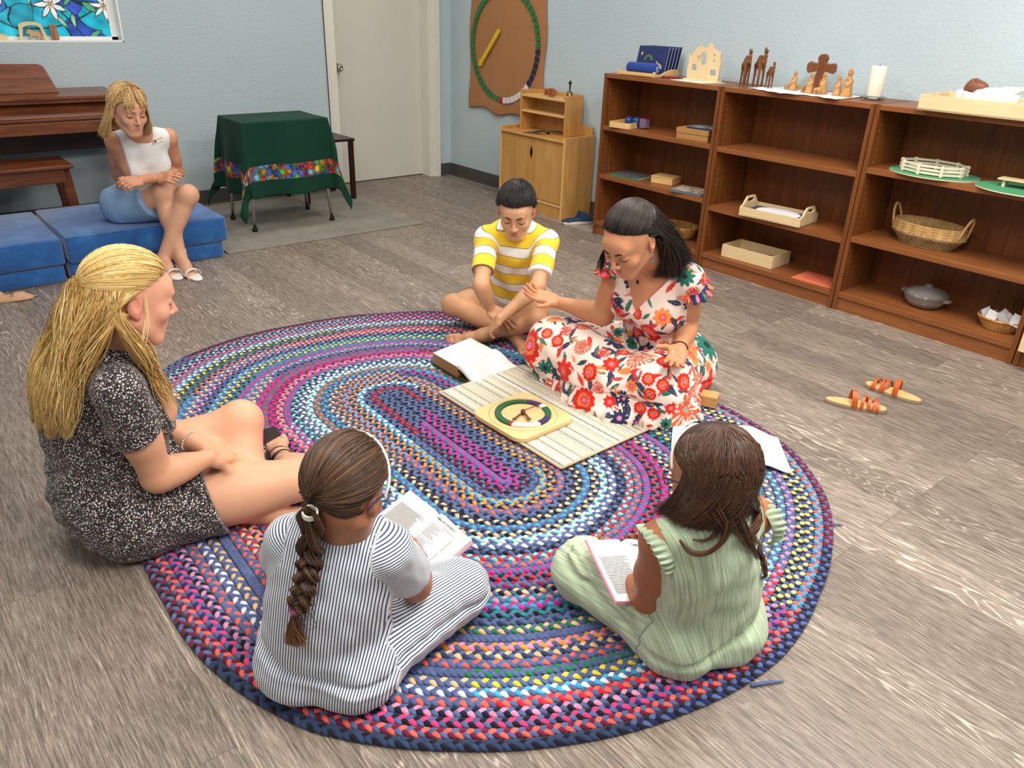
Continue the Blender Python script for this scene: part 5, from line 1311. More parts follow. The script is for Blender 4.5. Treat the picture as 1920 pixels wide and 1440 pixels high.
# ================================================================== PERSON 5: woman in the floral dress
def flower_paint(V,N,base,rng,nf=60,scale=1.0):
    col=np.tile(np.array(lin(base)),(len(V),1)); RED=lin('#d8281f'); COR=lin('#e8552f'); NAV=lin('#25304f'); TEA=lin('#1f6a5c'); PNK=lin('#e2789e'); ORG=lin('#f08a4a'); DRED=lin('#a8181d')
    XO=np.argsort(V[:,0]); XS=V[XO,0]
    idx=rng.permutation(len(V)); cen=[]
    for i in idx:
        p=V[i]; r=rng.choice([.070,.050,.036,.026],p=[.16,.3,.3,.24])*scale
        if all(np.linalg.norm(p-q)>(r+rq)*1.02 for q,_,rq in cen): cen.append((p,N[i],r))
        if len(cen)>=nf: break
    def local(p,n,R):
        m=XO[np.searchsorted(XS,p[0]-R*1.3):np.searchsorted(XS,p[0]+R*1.3)]; m=m[np.abs(V[m]-p).max(1)<R*1.3]; n=unit(n); m=m[(N[m]@n)>.2]; a=unit(np.cross(n,[.3,.2,.9])); b=np.cross(n,a); X=V[m]-p; return m,X@a,X@b
    # small leaves and petals in between first
    for i in idx[:1100]:
        p=V[i]; th=rng.uniform(0,2*PI); L=rng.uniform(.014,.036)*scale; Wd=L*rng.uniform(.22,.38); m,x,y=local(p,N[i],L)
        uu=x*math.cos(th)+y*math.sin(th); vv=-x*math.sin(th)+y*math.cos(th); t=(uu+L)/(2*L)
        ins=(np.abs(uu)<L)&(np.abs(vv)<Wd*np.sin(PI*np.clip(t,0,1))**.7*(1.35-t*.7)); c=[NAV,NAV,TEA,RED,NAV,ORG,RED][rng.randint(7)]
        if min(np.linalg.norm(p-q)-rq for q,_,rq in cen)<-.004: continue
        col[m[ins]]=c
        rb=ins&(np.abs(vv)<.0012); col[m[rb]]=np.array(c)*.55+.12
    for (p,n,r) in cen:
        m,x,y=local(p,n,r); rr=np.hypot(x,y)/r; an=np.arctan2(y,x)+rng.uniform(0,6); k=rng.randint(0,4)
        if k==0:   # big layered bloom
            npet=12; e=.86+.14*np.abs(np.sin(an*npet/2)); ins=rr<e; col[m[ins]]=RED; col[m[ins&(np.abs(np.sin(an*npet*1.5))<.22)&(rr>.55)]]=DRED
            i2=rr<.58*(.9+.1*np.abs(np.sin(an*8))); col[m[i2]]=ORG; col[m[(rr>.44)&(rr<.50)&(np.sin(an*14)>.2)]]=DRED; col[m[rr<.36]]=RED; col[m[rr<.24]]=PNK
        elif k==1: # spoked daisy
            ins=(rr<1)&(np.abs(np.sin(an*8))>.45)|(rr<.4); col[m[ins&(rr<1)]]=COR if r>.03 else RED; col[m[rr<.2]]=lin('#8a8a86')
        elif k==2: # round petals
            e=.70+.30*np.abs(np.cos(an*4)); col[m[rr<e]]=RED if rng.uniform()<.6 else ORG; col[m[rr<.42]]=COR; col[m[rr<.22]]=PNK
        else:      # teal or navy bloom
            e=.62+.38*np.abs(np.cos(an*4.5)); c=TEA if rng.uniform()<.5 else NAV; col[m[rr<e]]=c; col[m[rr<.26]]=PNK if c is NAV else lin('#14262a')
    return col
def person_woman():
    root=thing('person','dark-haired woman in a red floral dress on the rug edge, both palms open','person',(2.36,1.85,0))
    b=Body(); s=1.0
    pel=V3(2.395,1.865,0.135); neck=V3(2.185,1.785,0.590); shL=V3(2.235,1.655,.545); shR=V3(2.165,1.930,.530)
    fwd=V3(-.95,-.10,0); rt=V3(-.20,.98,0)
    hR=pel+rt*.10+V3(0,0,-.03); hL=pel-rt*.10+V3(0,0,-.03)
    R=add_torso(b,pel,neck,shL,shR,hL,hR,fwd,hipw=.165,waist=.135,chest=.140,dep=.112,bust=.070,butt=.11,shr=.047)
    elR=at(1130,590,.335); wrR=reachp(elR,1043,566,.225,True)
    elL=reachp(shL,1288,612,.262,True); wrL=reachp(elL,1274,656,.215)
    add_arm(b,shL,elL,wrL,1.0,1.12); add_arm(b,shR,elR,wrR,1.0,1.12)
    tipR=wrR+unit(at(978,550,wrR[2]+.03)-wrR)*.17; print('E arm',np.linalg.norm(elR-shR),elR,wrR)
    add_hand(b,wrR,tipR-wrR+V3(0,0,.02),V3(-.15,-.45,.95),-1,.92,.24,spread=.13,thumb=1.1)
    add_hand(b,wrL,at(1258,698,wrL[2]-.025)-wrL,V3(-.55,-.60,.65),1,.92,.22,spread=.14,thumb=1.1)
    knR=at(1042,652,.150); knL=at(1235,722,.150)
    anR=V3(2.14,1.86,.075); anL=V3(2.20,2.02,.070)
    add_leg(b,hR,knR,anR,1.0,1.1); add_leg(b,hL,knL,anL,1.0,1.1)
    hc=at(1180,448,.722); hf=V3(-.84,-.10,-.60); hu=V3(-.50,-.10,.80)
    W,HR=add_head(b,hc,hf,hu,1.03,neck,neck_r=.053,nose=.98)
    body_mesh(root,b,'#c58a64',0.0042,{3:'#c78c66',4:'#b0625a',6:'#c78868',7:'#c08560'})
    # dress: bodice, wide skirt spread over the folded legs, flutter sleeves
    t=Body(); add_torso(t,pel,neck,shL,shR,hL,hR,fwd,hipw=.180,waist=.150,chest=.150,dep=.122,bust=.072,butt=.112,shr=.050)
    sk=Body(); sk.c(hR,knR,.125,.105,.06,1); sk.c(hL,knL,.115,.095,.06,1); sk.e(pel+V3(.0,0,-.02),V3(.160,.175,.12),None,.06,1)
    sk.c(knR,knL*.5+knR*.5+V3(-.02,0,-.03),.10,.10,.07,1); sk.c(knL,knL*.5+knR*.5+V3(-.02,0,-.03),.095,.10,.07,1)
    sk.e(V3(2.16,1.90,.07),V3(.17,.26,.085),None,.08,1)
    fl=Body()   # the hem spread on the rug
    for p,r in (((2.085,2.200),(.080,.070)),((2.04,2.07),(.08,.10)),((2.01,1.90),(.09,.10)),((2.035,1.75),(.10,.10)),((2.11,1.64),(.09,.09)),((2.21,1.60),(.09,.08)),((2.31,1.68),(.08,.08)),((2.39,1.76),(.07,.08)),((2.17,1.82),(.20,.22))):
        fl.e(V3(p[0],p[1],.030),V3(r[0],r[1],.040),None,.05,2)
    sv=Body(); sv.c(shL,shL+(elL-shL)*.25,.053,.055,.03,3); sv.c(shR,shR+(elR-shR)*.22,.052,.054,.03,3)
    up=R[:,2]; scL=plane(shL+(elL-shL)*.06,elL-shL+V3(.02,.02,0)); scR=plane(shR+(elR-shR)*.10,elR-shR)
    def fn(P):
        al=(P-pel)@up; z=P[:,2]
        d=t.d(P)-.010
        d=d+.004*np.sin(((P-pel)@R[:,0])*90+3*wob(P,12,1))*np.exp(-((al-.20)/.06)**2)
        d=d+.009*np.exp(-((al-.235)/.012)**2)
        q=sk.d(P)-.010+.010*wob(P,15,7)+.005*wob(P,34,2)
        th=np.arctan2(P[:,1]-1.87,P[:,0]-2.36)
        f=fl.d(P)-.004+(.008*np.sin(th*34+2*wob(P,8,3))+.005*np.sin(th*61))*np.clip((.11-z)/.08,0,1)
        q=q+.007*np.exp(-((z-.100-.02*np.sin(th*2))/.007)**2)
        d=smin(d,smin(q,f,.035),.035)
        sl=smin(smax(sv.d(P)-.004,np.where(P[:,1]<1.79,scL(P),scR(P)),.004),np.full(len(P),9.),.001); sl=sl+.003*np.sin(P[:,0]*120)*1
        d=smin(d,sl,.012)
        X=P-(neck+fwd*.060-up*.030); vy=X@up; vx=X@R[:,0]
        v=np.maximum(np.abs(vx)*1.15-(vy+.150)*.80,-.02)        # V neck
        open_=np.where((X@R[:,1]>-.055)&(vy<.12),v,.2)
        d=smax(d,-(open_)*-1*-1 if False else -np.maximum(open_,-.03)*-1*(-1),.004) if False else np.where(open_<0,np.maximum(d,-open_*.8),d)
        d=smax(d,-(np.linalg.norm(P-(neck+up*.03),axis=1)-.075),.008)
        return smax(d,.0165-z,.006)
    lo,hi=np.minimum(t.bounds(.04)[0],fl.bounds(.04)[0]),np.maximum(t.bounds(.04)[1],fl.bounds(.05)[1]); lo=np.minimum(lo,sk.bounds(.03)[0]); hi=np.maximum(hi,sk.bounds(.03)[1])
    rng=np.random.RandomState(21)
    cloth_mesh('dress',root,fn,lo,hi,attr_mat('floral_cotton',.85,bumpscale=700,bump=.08,spec=.2,sheen=.1),.0038,color=lambda V,N:flower_paint(V,N,'#eed9cb',rng,150))
    # flutter sleeve frills
    for sh,el,sg in ((shL,elL,-1),(shR,elR,1)):
        ax=unit(el-sh); n=200; vs=[]; 
        for i in range(n):
            th=i/(n-1)*4.6-2.3
            a_=unit(rt*sg+up*.35); a_=unit(a_-ax*(a_@ax)); b_=np.cross(ax,a_); rad=a_*math.cos(th)+b_*math.sin(th)
            c0=sh+ax*.016+rad*.050; wv=.006*math.sin(i*.34)
            e=math.cos(th*.62)
            for (o,r_) in [(j/9*.042,(j/9)**1.3*.036) for j in range(10)]: vs.append(c0+ax*(o*.8*max(.15,e))+rad*(r_*max(.1,e)+wv*o/.038))
        V_=np.array(vs); F_=np.array([(i*10+j,i*10+j+1,i*10+j+11,i*10+j+10) for i in range(n-1) for j in range(9)])
        NN=V_-(sh+ax*.0); NN/=np.linalg.norm(NN,axis=1,keepdims=True); cc=flower_paint(V_,NN,'#eed9cb',np.random.RandomState(3+sg),14,.55)
        o=np_mesh('frill',V_,F_,MATS['floral_cotton'],root,attrs={'col':(cc,'FLOAT_COLOR')}); md=o.modifiers.new('t','SOLIDIFY'); md.thickness=.002; md.offset=0
    # hair: pulled back at the crown, loose dark lengths behind the shoulder
    rng=np.random.RandomState(5); pal=['#1c1512','#26201d','#120e0c','#33281f','#2a211c','#3d2e24']
    gu=unit(V3(-.05,-.85,.45)); s_=1.03
    ch=[scalp_gather(b,hc,HR,s_,rng,3000,gu,pal,(.0008,.0014),keep=lambda u:hairline(u,.13)&(u[:,2]>-.25),lift=.018),cap_chunk(hc,HR,s_,'#15100e',.992,top=.79)]
    n=5200; u=scalp_dirs(rng,n,lambda u:hairline(u)&(u[:,2]<.55)&(u[:,1]<.05)); p0=toW(hc,HR,s_,SCC+u*SCR*1.03)
    L1=SCC+np.stack([u[:,0]*.092,np.minimum(u[:,1]*.11,-.02)-.02,u[:,2]*.04-.03],1); p1=toW(hc,HR,s_,L1)
    left=(u[:,0]<0)
    # his/her left is toward the right of the photo: lengths fall behind and in front of that shoulder
    q=rng.uniform(0,1,n); side_=rng.uniform(0,1,n)
    tip=np.stack([2.15+.10*q+rng.normal(0,.01,n),1.650+.11*side_+rng.normal(0,.008,n),.545+.06*rng.uniform(0,1,n)],1)
    tipb=np.stack([2.25+.03*q,1.76+.12*side_,.56+.05*rng.uniform(0,1,n)],1); tip=np.where((left|(rng.uniform(0,1,n)<.25))[:,None],tip,tipb)
    p2=p1*.45+tip*.55+V3(.012,-.012,.012)+rng.normal(0,.008,(n,3)); 
    Pp=cat_rom(np.stack([p0,p1,p2,tip],1),16); Pp+=np.sin(np.linspace(0,1,16)[None,:]*7+tip[:,1:2]*60)[:,:,None]*np.array([.5,1,.1])*.007*np.linspace(0,1,16)[None,:,None]; Pp[:,3:]=push(Pp[:,3:],lambda P:np.minimum(b.d(P),fn(P)),.004)
    ch.append(strands('h',None,Pp,rng.uniform(.0006,.0011,n),pick(rng,n,pal,.2),prof=TAPER))
    n=60; a0=toW(hc,HR,s_,np.array([.072,.03,-.02])+rng.normal(0,.004,(n,3))); a1=a0+V3(-.01,.012,-.05)+rng.normal(0,.004,(n,3)); a2=a1+V3(.005,.01,-.055)+rng.normal(0,.01,(n,3))
    ch.append(strands('h',None,cat_rom(np.stack([a0,a1,a2],1),10),np.full(n,.0009),pick(rng,n,pal),prof=TAPER))
    hair_obj('hair',root,ch)
    face_lines(root,b,W,1.03,'#2b1c16','#140e0c',thick=1.35)
    # necklace, earrings, black wrist tie
    nk=[onto(lambda P:np.minimum(b.d(P),9),x,y,.002) for x,y in ((1163,505),(1170,518),(1180,526),(1190,528))]
    obj('pendant',MB().lathe([(.0005,-.010),(.004,-.006),(.005,0),(.003,.005),(.0005,.008)],tuple(onto(b.d,1196,528,.004)),10),plain('dark_pendant','#1d2030',.3),root,smooth=True)
    for sx in (-1,1):
        e=W(sx*.082,-.002,-.044); obj('earring',MB().tube([tuple(e),tuple(e+V3(0,0,-.022))],.0009,6).lathe([(.0004,-.008),(.0028,-.004),(.003,0),(.0004,.005)],tuple(e+V3(0,0,-.026)),8),plain('silver_blue_bead','#6f86b5',.25,.4),root,smooth=True)
    obj('wrist_tie',MB().tube(ring(wrL+(elL-wrL)*.06,wrL-elL,.0275,0),.0022,6),BLK,root,smooth=True)
    return seat(root)
person_woman()
# ================================================================== PERSON 6: woman on the cushions
def person_seated():
    root=thing('person','blonde person in a sleeveless white top and denim skirt seated on the blue cushions','person',(1.27,4.7,.245))
    b=Body()
    pel=V3(1.225,4.800,0.345); neck=V3(1.213,4.480,.752); shR=V3(1.098,4.555,.715); shL=V3(1.365,4.545,.717)
    fwd=V3(.10,-1,0); rt=V3(-1,-.05,0)
    hR=pel+rt*.085+V3(0,-.03,-.015); hL=pel-rt*.085+V3(0,-.03,-.015)
    R=add_torso(b,pel,neck,shL,shR,hL,hR,fwd,hipw=.155,waist=.120,chest=.130,dep=.100,bust=.055,butt=.095,shr=.044)
    elR=reachp(shR,222,326,.265,True); elL=reachp(shL,333,322,.265,True)
    wrR=at(300,334,.520); wrL=at(262,338,.530)
    add_arm(b,shR,elR,wrR,.95,.95); add_arm(b,shL,elL,wrL,.95,.95)
    add_hand(b,wrR,at(335,330,.545)-wrR,V3(.2,.7,-.5),1,.85,.60,spread=.05,thumb=.4); add_hand(b,wrL,at(226,348,.535)-wrL+V3(0,.04,0),V3(0,.7,-.6),-1,.85,.75,spread=.03,thumb=.3)
    knR=at(306,362,.425); knL=at(352,366,.420)
    anR=at(338,478,.100); anL=at(306,484,.085)
    add_leg(b,hR,knR,anR,1.0,.95); add_leg(b,hL,knL,anL,1.0,.95)
    tR=at(372,519,.022); tL=at(318,520,.020)
    add_foot(b,anR,tR,V3(.1,.35,1),-1,.92); add_foot(b,anL,anL+V3(.02,-.165,-.06),V3(.1,.35,1),1,.92)
    hc=at(241,205,.896); hf=V3(.14,-.92,-.30); hu=V3(.05,-.20,1)
    W,HR=add_head(b,hc,hf,hu,.98,neck,neck_r=.048,nose=1.0)
    body_mesh(root,b,'#cf9677',0.0048,{3:'#d6a184',4:'#c4827a',6:'#d69a82',2:'#d2a083'})
    t=Body(); add_torso(t,pel,neck,shL,shR,hL,hR,fwd,hipw=.158,waist=.130,chest=.132,dep=.108,bust=.057,butt=.0,shr=.040)
    t.p=[q for q in t.p if not(q[0]=='e' and q[2][0]<1e-6)]
    up=R[:,2]
    def fn(P):
        la=(P-pel)@R[:,0]; al=(P-pel)@up
        d=t.d(P)-.008+.004*wob(P,26,4)
        for sh,sg in ((shL,1),(shR,-1)):
            l2=((P-sh)@R[:,0])*sg; c=(P-sh)-np.outer((P-sh)@R[:,0],R[:,0])
            d=smax(d,np.minimum(l2+.010,.095-np.linalg.norm(c+up*.05,axis=1)),.006)
            d=smax(d,l2+.006,.004)
        d=smax(d,-(np.linalg.norm((P-(neck+up*.055+fwd*.035))/np.array([1.0,1,1.15]),axis=1)-.074),.006)
        return smax(d,-(al+.02),.006)
    lo,hi=t.bounds(.03); m=NT('white_eyelet'); v=m.coord(); vo=m.n('ShaderNodeTexVoronoi'); vo.inputs['Scale'].default_value=120; m.l(v,vo.inputs['Vector']); m.bump(vo.outputs['Distance'],.35,.003)
    cloth_mesh('top',root,fn,lo,hi,m.out(lin('#e3e2e2'),.85,.2),.0052)
    k_=Body(); k_.e(pel,V3(.168,.128,.125),R,.03); k_.c(hR,knR,.108,.090,.04,1); k_.c(hL,knL,.108,.090,.04,1); k_.c((hR+hL)/2,(knR+knL)/2,.10,.085,.05,1)
    for h in (hR,hL): k_.e(h+V3(0,.04,.0),V3(.108,.108,.098),None,.04)
    cut=plane((hR+hL)/2+((knR+knL)/2-(hR+hL)/2)*.52,(knR+knL)-(hR+hL)+V3(.1,0,0))
    def fs(P):
        d=k_.d(P)-.008+.003*wob(P,30,3); d=smax(d,cut(P),.005); d=smax(d,((P-pel)@unit(up-fwd*.8))-.105,.006); return smax(d,.250-P[:,2],.008)
    lo,hi=k_.bounds(.03); m=NT('denim'); v=m.coord(); a=m.noise(v,9,4,.6); c2=m.noise(v,800,2); cc=m.mix(a.outputs[0],lin('#6f97c2'),lin('#a3c3df')); cc=m.mix(m.math('MULTIPLY',c2.outputs[0],.35),cc,lin('#49688f')); m.bump(c2.outputs[0],.2,.001)
    cloth_mesh('denim_skirt',root,fs,lo,hi,m.out(cc,.85,.2),.0055)
    # hair: shoulder length bob with fringe
    rng=np.random.RandomState(8); pal=['#cfae78','#b8935c','#e0c490','#a67f4a','#d8b880','#94703f','#c29c62']
    n=4200; s=.98; u=scalp_dirs(rng,n,lambda u:hairline(u)|((u[:,1]>.3)&(u[:,2]>.45)&(u[:,2]<.75)&(np.abs(u[:,0])<.5)))
    par=unit(V3(-.12,.15,.98)); lift=rng.uniform(0,.06,(n,1))
    fr=(u[:,1]>.25)&(u[:,2]>.35)&(np.abs(u[:,0])<.50)
    sd=np.where(u[:,0]>par[0]*0-.05,1.,-1.)
    T=np.stack([sd*.96,.22-.9*np.clip(-u[:,1],0,1)+.05*rng.normal(size=n),-.15+0*sd],1); T[:,0]=np.where(u[:,1]<-.35,u[:,0]*1.2,T[:,0]); T/=np.linalg.norm(T,axis=1,keepdims=True)
    F=np.stack([u[:,0]*1.15+.15*np.sign(u[:,0]),np.full(n,.95),np.full(n,.30)+.06*rng.normal(size=n)],1); F/=np.linalg.norm(F,axis=1,keepdims=True)
    frb=fr&(rng.uniform(0,1,n)<.75); TT=np.where(frb[:,None],F,T); pts=[]
    for k in (0,.33,.66,1.):
        uu=u*(1-k)+TT*k+np.array([0,0,.35])*np.where(frb,0,math.sin(PI*k)*.5)[:,None]; uu/=np.linalg.norm(uu,axis=1,keepdims=True); pts.append(SCC+uu*SCR*(1.03+lift+.03*math.sin(PI*k)))
    e=pts[-1]; z=-.108-.025*rng.uniform(0,1,n)-.02*(e[:,1]<0)
    m1=np.stack([e[:,0]*1.27,e[:,1]*1.05-.004,np.full(n,-.055)],1); m2=np.stack([e[:,0]*1.30+.010*rng.normal(size=n),e[:,1]*1.0-.002,z],1)
    m1=np.where(frb[:,None],e+np.array([0,-.001,-.006]),m1); m2=np.where(frb[:,None],e+np.array([0,-.003,-.014]),m2)
    Pp=cat_rom(np.stack([toW(hc,HR,s,p) for p in pts+[m1,m2]],1),16)
    Pp+=np.where(frb[:,None,None],0,1)*np.sin(np.linspace(0,1,16)*11)[None,:,None]*np.array([.006,.005,0]); Pp[:,4:]=push(Pp[:,4:],lambda P:np.minimum(b.d(P),fn(P)),.002)
    hair_obj('hair',root,[strands('h',None,Pp,rng.uniform(.0009,.0016,n),pick(rng,n,pal),prof=TAPER),cap_chunk(hc,HR,s,'#8f6f45',1.02,.006,.42,.58)])
    face_lines(root,b,W,s,'#8a6a48','#3a2a22',open_=.8,thick=1.2)
    # name tag, ring, sandals
    tg=onto(fn,296,262,.004); _,g=grad(fn,tg[None],.003); g=g[0]; ax=unit(np.cross(V3(0,0,1),g)); ay=np.cross(g,ax)
    mt=Matrix(((ax[0],ay[0],g[0],tg[0]),(ax[1],ay[1],g[1],tg[1]),(ax[2],ay[2],g[2],tg[2]),(0,0,0,1)))@Matrix.Rotation(.12,4,'Z')
    o=obj('name_tag',MB().box(-.033,.033,-.012,.012,0,.002),plain('tag_cream','#e9e2d6',.4),root,.001); o.matrix_local=mt
    o=obj('name_tag_print',MB().box(-.012,.028,.001,.005,.002,.0024),plain('tag_gold','#c9a24a',.5),root); o.matrix_local=mt
    o=obj('name_tag_print',MB().box(-.030,-.018,-.008,.006,.002,.0024),plain('tag_brown','#7d3a34',.5),root); o.matrix_local=mt
    WS=plain('white_leather','#e6e2dc',.45)
    for an,tp,kn in ((anR,tR,knR),(anL,anL+V3(.02,-.165,-.06),knL)):
        d=unit(tp-an); dh=unit(V3(d[0],d[1],0)); ht=V3(0,0,1); lt=np.cross(dh,ht)
        heel=an-dh*.045; toe=an+dh*(np.linalg.norm((tp-an)[:2])+.012)
        vs=[];n=16
        for i in range(n):
            k=i/(n-1); c=heel*(1-k)+toe*k; wd=.026+.014*math.sin(PI*min(1,k*1.05))*(.6+k*.5)
            if i in(0,n-1): wd*=.55
            zt=.040*(1-k)**1.3+.010; 
            for sg in (-1,1): vs+= [(c[0]+lt[0]*sg*wd,c[1]+lt[1]*sg*wd,.002),(c[0]+lt[0]*sg*wd,c[1]+lt[1]*sg*wd,zt)]
        fs_=[]
        for i in range(n-1):
            a=i*4; c=a+4; fs_+= [(a,c,c+1,a+1),(a+2,a+3,c+3,c+2),(a+1,c+1,c+3,a+3),(a,a+2,c+2,c)]
        fs_+=[(0,1,3,2),((n-1)*4,(n-1)*4+2,(n-1)*4+3,(n-1)*4+1)]
        sd_=obj('sandal',MB().add(vs,fs_),WS,root,.003,smooth=True)
        st=MB().tube(ring(an+V3(0,0,.012),V3(0,0,1),.0385,0),.0022,8,flat=2.6); obj('ankle_strap',st,WS,sd_,smooth=True)
        c=an+d*np.linalg.norm(tp-an)*.66; arc=[tuple(c+lt*(.044*math.cos(a))+V3(0,0,-.030)+ht*(.032*math.sin(a))) for a in np.linspace(-.1,PI+.1,20)]
        obj('toe_strap',MB().tube(arc,.0028,8,flat=5.0,up=tuple(dh)),WS,sd_,smooth=True)
    return seat(root)
person_seated()
# ================================================================== BRAIDED RUG
RA=np.array([1.425,2.406]); RB=np.array([1.399,1.665]); RUGT=0.012
def rug():
    NR=37; cx=(RA+RB)/2; ax=unit(RA-RB); ay=np.array([-ax[1],ax[0]]); HL=np.linalg.norm(RA-RB)/2
    # outer radius by direction (from the middle), as measured
    def outer(q):   # q: direction angle on the half circle ends
        return 1.0
    angs=np.array([0,.32,.6,1.0,1.3,1.57,2.1,2.4,2.63,2.9,3.22,3.5,3.73,4.0,4.28,4.71,4.9,5.2,5.5,5.8,6.1,2*PI]); rads=np.array([.907,.95,.99,1.0,1.035,1.07,1.08,1.045,1.03,1.02,1.022,1.01,1.024,1.055,1.068,1.04,.99,1.0,.96,.918,.91,.907])
    rng=np.random.RandomState(12)
    C=lambda *h:[lin(x) for x in h]
    den=lin('#5b6a94'); den2=lin('#4c587c'); blk=lin('#1d1f2e'); nav=lin('#262a5c')
    P={'mag':'#e0218f','org':'#f0963c','sky':'#3fa6d0','pea':'#f2c08a','whi':'#e4e6e6','min':'#7ed0c4','red':'#d32a3c','cri':'#a31a4c','cor':'#f0695c','yel':'#f0d23a','teal':'#1f8f8c','pnk':'#e98fb4','gre':'#2a7a4c','nav':'#2a2c62','blk':'#1c1d2a','mar':'#6d1f38','pur':'#6a2f6e','lem':'#f0df72','ros':'#e8407c','den':'#566691','dk':'#31405f','gr2':'#3d5a52'}
    seq=[('mag','blk'),('mag','blk'),('blk','mar'),('den','blk'),('org','sky'),('org','blk'),('cor','sky'),('org','dk'),('pea','blk'),('sky','den'),('pea','gre'),('whi','min'),('whi','blk'),('min','den'),('mag','min'),('cor','pnk'),('red','cri'),('red','blk'),('cri','mag'),('pea','blk'),('pnk','teal'),('mag','sky'),('teal','blk'),('yel','teal'),('min','gre'),('red','dk'),('pnk','org'),('pea','red'),('cor','cri'),('gre','nav'),('pea','dk'),('whi','sky'),('cor','red'),('pnk','blk'),('ros','nav'),('cor','mar'),('yel','blk'),('mar','den')]
    far =[('mag','blk')]*30
    Vs=[];Fs=[];Cs=[];base=0
    for i in range(NR):
        rr=(i+.55)/NR
        # centre line
        def curve(s_arr):
            """s_arr 0..1 around"""
            L1=2*HL; L2=PI*rr; tot=2*L1+2*L2; s_=s_arr*tot; X=np.zeros((len(s_),2)); Th=np.zeros(len(s_))
            m=s_<L1; X[m]=np.stack([-HL+s_[m],np.full(m.sum(),-1.0)],1); Th[m]=-PI/2
            m=(s_>=L1)&(s_<L1+L2); a=(s_[m]-L1)/rr-PI/2; X[m]=np.stack([HL+0*a,0*a],1); Th[m]=a
            m=(s_>=L1+L2)&(s_<2*L1+L2); X[m]=np.stack([HL-(s_[m]-L1-L2),np.full(m.sum(),1.0)],1); Th[m]=PI/2
            m=s_>=2*L1+L2; a=(s_[m]-2*L1-L2)/rr+PI/2; X[m]=np.stack([-HL+0*a,0*a],1); Th[m]=a
            X[:,1]=0
            R_=rr*np.interp(np.mod(Th,2*PI),angs,rads)
            n=np.stack([np.cos(Th),np.sin(Th)],1); c=X+n*R_[:,None]
            return c,n,tot,Th
        tot=4*HL+2*PI*rr; per=.046; ntw=max(6,int(round(tot/per))); ns=ntw*9
        s_=np.arange(ns)/ns; c,n,_,Th=curve(s_)
        tng=np.roll(c,-1,0)-np.roll(c,1,0); tng/=np.linalg.norm(tng,axis=1,keepdims=True); n=np.stack([tng[:,1],-tng[:,0]],1)
        a0,a1=seq[min(i,len(seq)-1)]
        # colour runs: braids change rag every so often
        runs=max(2,int(tot/1.1)); rk=rng.randint(0,1000)
        for k in range(3):
            w_=2*PI*ntw*s_+2*PI*k/3
            lat=.0072*np.sin(w_); z=.0026*np.sin(2*w_)
            cen=c+n*lat[:,None]; cen3=np.concatenate([cen@np.stack([ax,ay])+cx*1.0,(RUGT*.55+z)[:,None]],1)
            wx=(ax[None]*n[:,:1]+ay[None]*n[:,1:]); wt=(ax[None]*tng[:,:1]+ay[None]*tng[:,1:])
            dl=np.gradient(lat)/(tot/ns); td=wt+wx*dl[:,None]; td/=np.linalg.norm(td,axis=1,keepdims=True); sd=np.stack([td[:,1],-td[:,0]],1)
            seg=6; an=np.arange(seg)*2*PI/seg; ra=.0079*(1+.10*np.sin(w_*1.0+i)); rz=.0050
            V=np.zeros((ns,seg,3)); V[:,:,:2]=cen3[:,None,:2]+(np.cos(an)[None,:,None]*ra[:,None,None])*sd[:,None,:]; V[:,:,2]=cen3[:,None,2]+np.sin(an)[None]*rz
            idx=np.arange(ns*seg).reshape(ns,seg)+base; b_=np.roll(idx,-1,0)
            Fs.append(np.stack([idx,b_,np.roll(b_,-1,1),np.roll(idx,-1,1)],-1).reshape(-1,4)); base+=ns*seg
            # colours
            if k==0: names=['den','den','dk','den','den']
            elif k==1: names=[a0,a0,a0,'den' if i%2 else seq[(i*7+3)%len(seq)][0]]
            else: names=[a1,'den',['den','blk','dk'][i%3],a1]
            rs=np.random.RandomState(i*10+k); nseg=max(3,int(tot/.9)); pick_=[names[rs.randint(0,len(names))] for _ in range(nseg)]
            if k>0 and i>14:  # right-hand side of the rug runs to yellow and turquoise
                pass
            colr=np.array([lin(P[q]) for q in pick_])[(s_*nseg).astype(int)%nseg]
            if k==1 and i in (32,33,34,36): 
                th_=np.mod(Th,2*PI); rgt=((th_>3.4)&(th_<5.4)); colr[rgt]=lin(P[{32:'pnk',33:'lem',34:'lem',36:'sky'}[i]])
            if k==2 and i in (31,33,35):
                th_=np.mod(Th,2*PI); rgt=((th_>3.4)&(th_<5.4)); colr[rgt]=lin(P[{31:'min',33:'blk',35:'sky'}[i]])
            if i>=36: 
                if k!=0: colr=np.array([lin(P[['den','nav','mar','den','blk','dk'][rs.randint(0,6)]]) for _ in range(nseg)])[(s_*nseg).astype(int)%nseg]
            jit=1+.18*np.repeat(rs.uniform(-1,1,ntw*2),5)[:ns] if ns<=ntw*10 else 1+np.zeros(ns)
            jit=np.resize(jit,ns); colr=colr*jit[:,None]*.88
            Vs.append(V.reshape(-1,3)); Cs.append(np.repeat(colr,seg,0))
    # flat backing so the floor never shows through
    m=attr_mat('rug_rags',.92,bumpscale=700,bump=.35,spec=.12,sheen=.15)
    o=np_mesh('braided_rug',np.concatenate(Vs),np.concatenate(Fs),m,None,attrs={'col':(np.concatenate(Cs),'FLOAT_COLOR')})
    th=np.linspace(0,2*PI,140,endpoint=False); pts=[]
    for a in th:
        r=.985*np.interp(a,angs,rads); e=HL if math.cos(a)>0 else -HL; p=cx+ax*(e+r*math.cos(a))+ay*(r*math.sin(a)); pts.append(tuple(p))
    obj('rug_backing',MB().prism(pts,.001,.0045),plain('rug_dark_backing','#3a4260',.95),o)
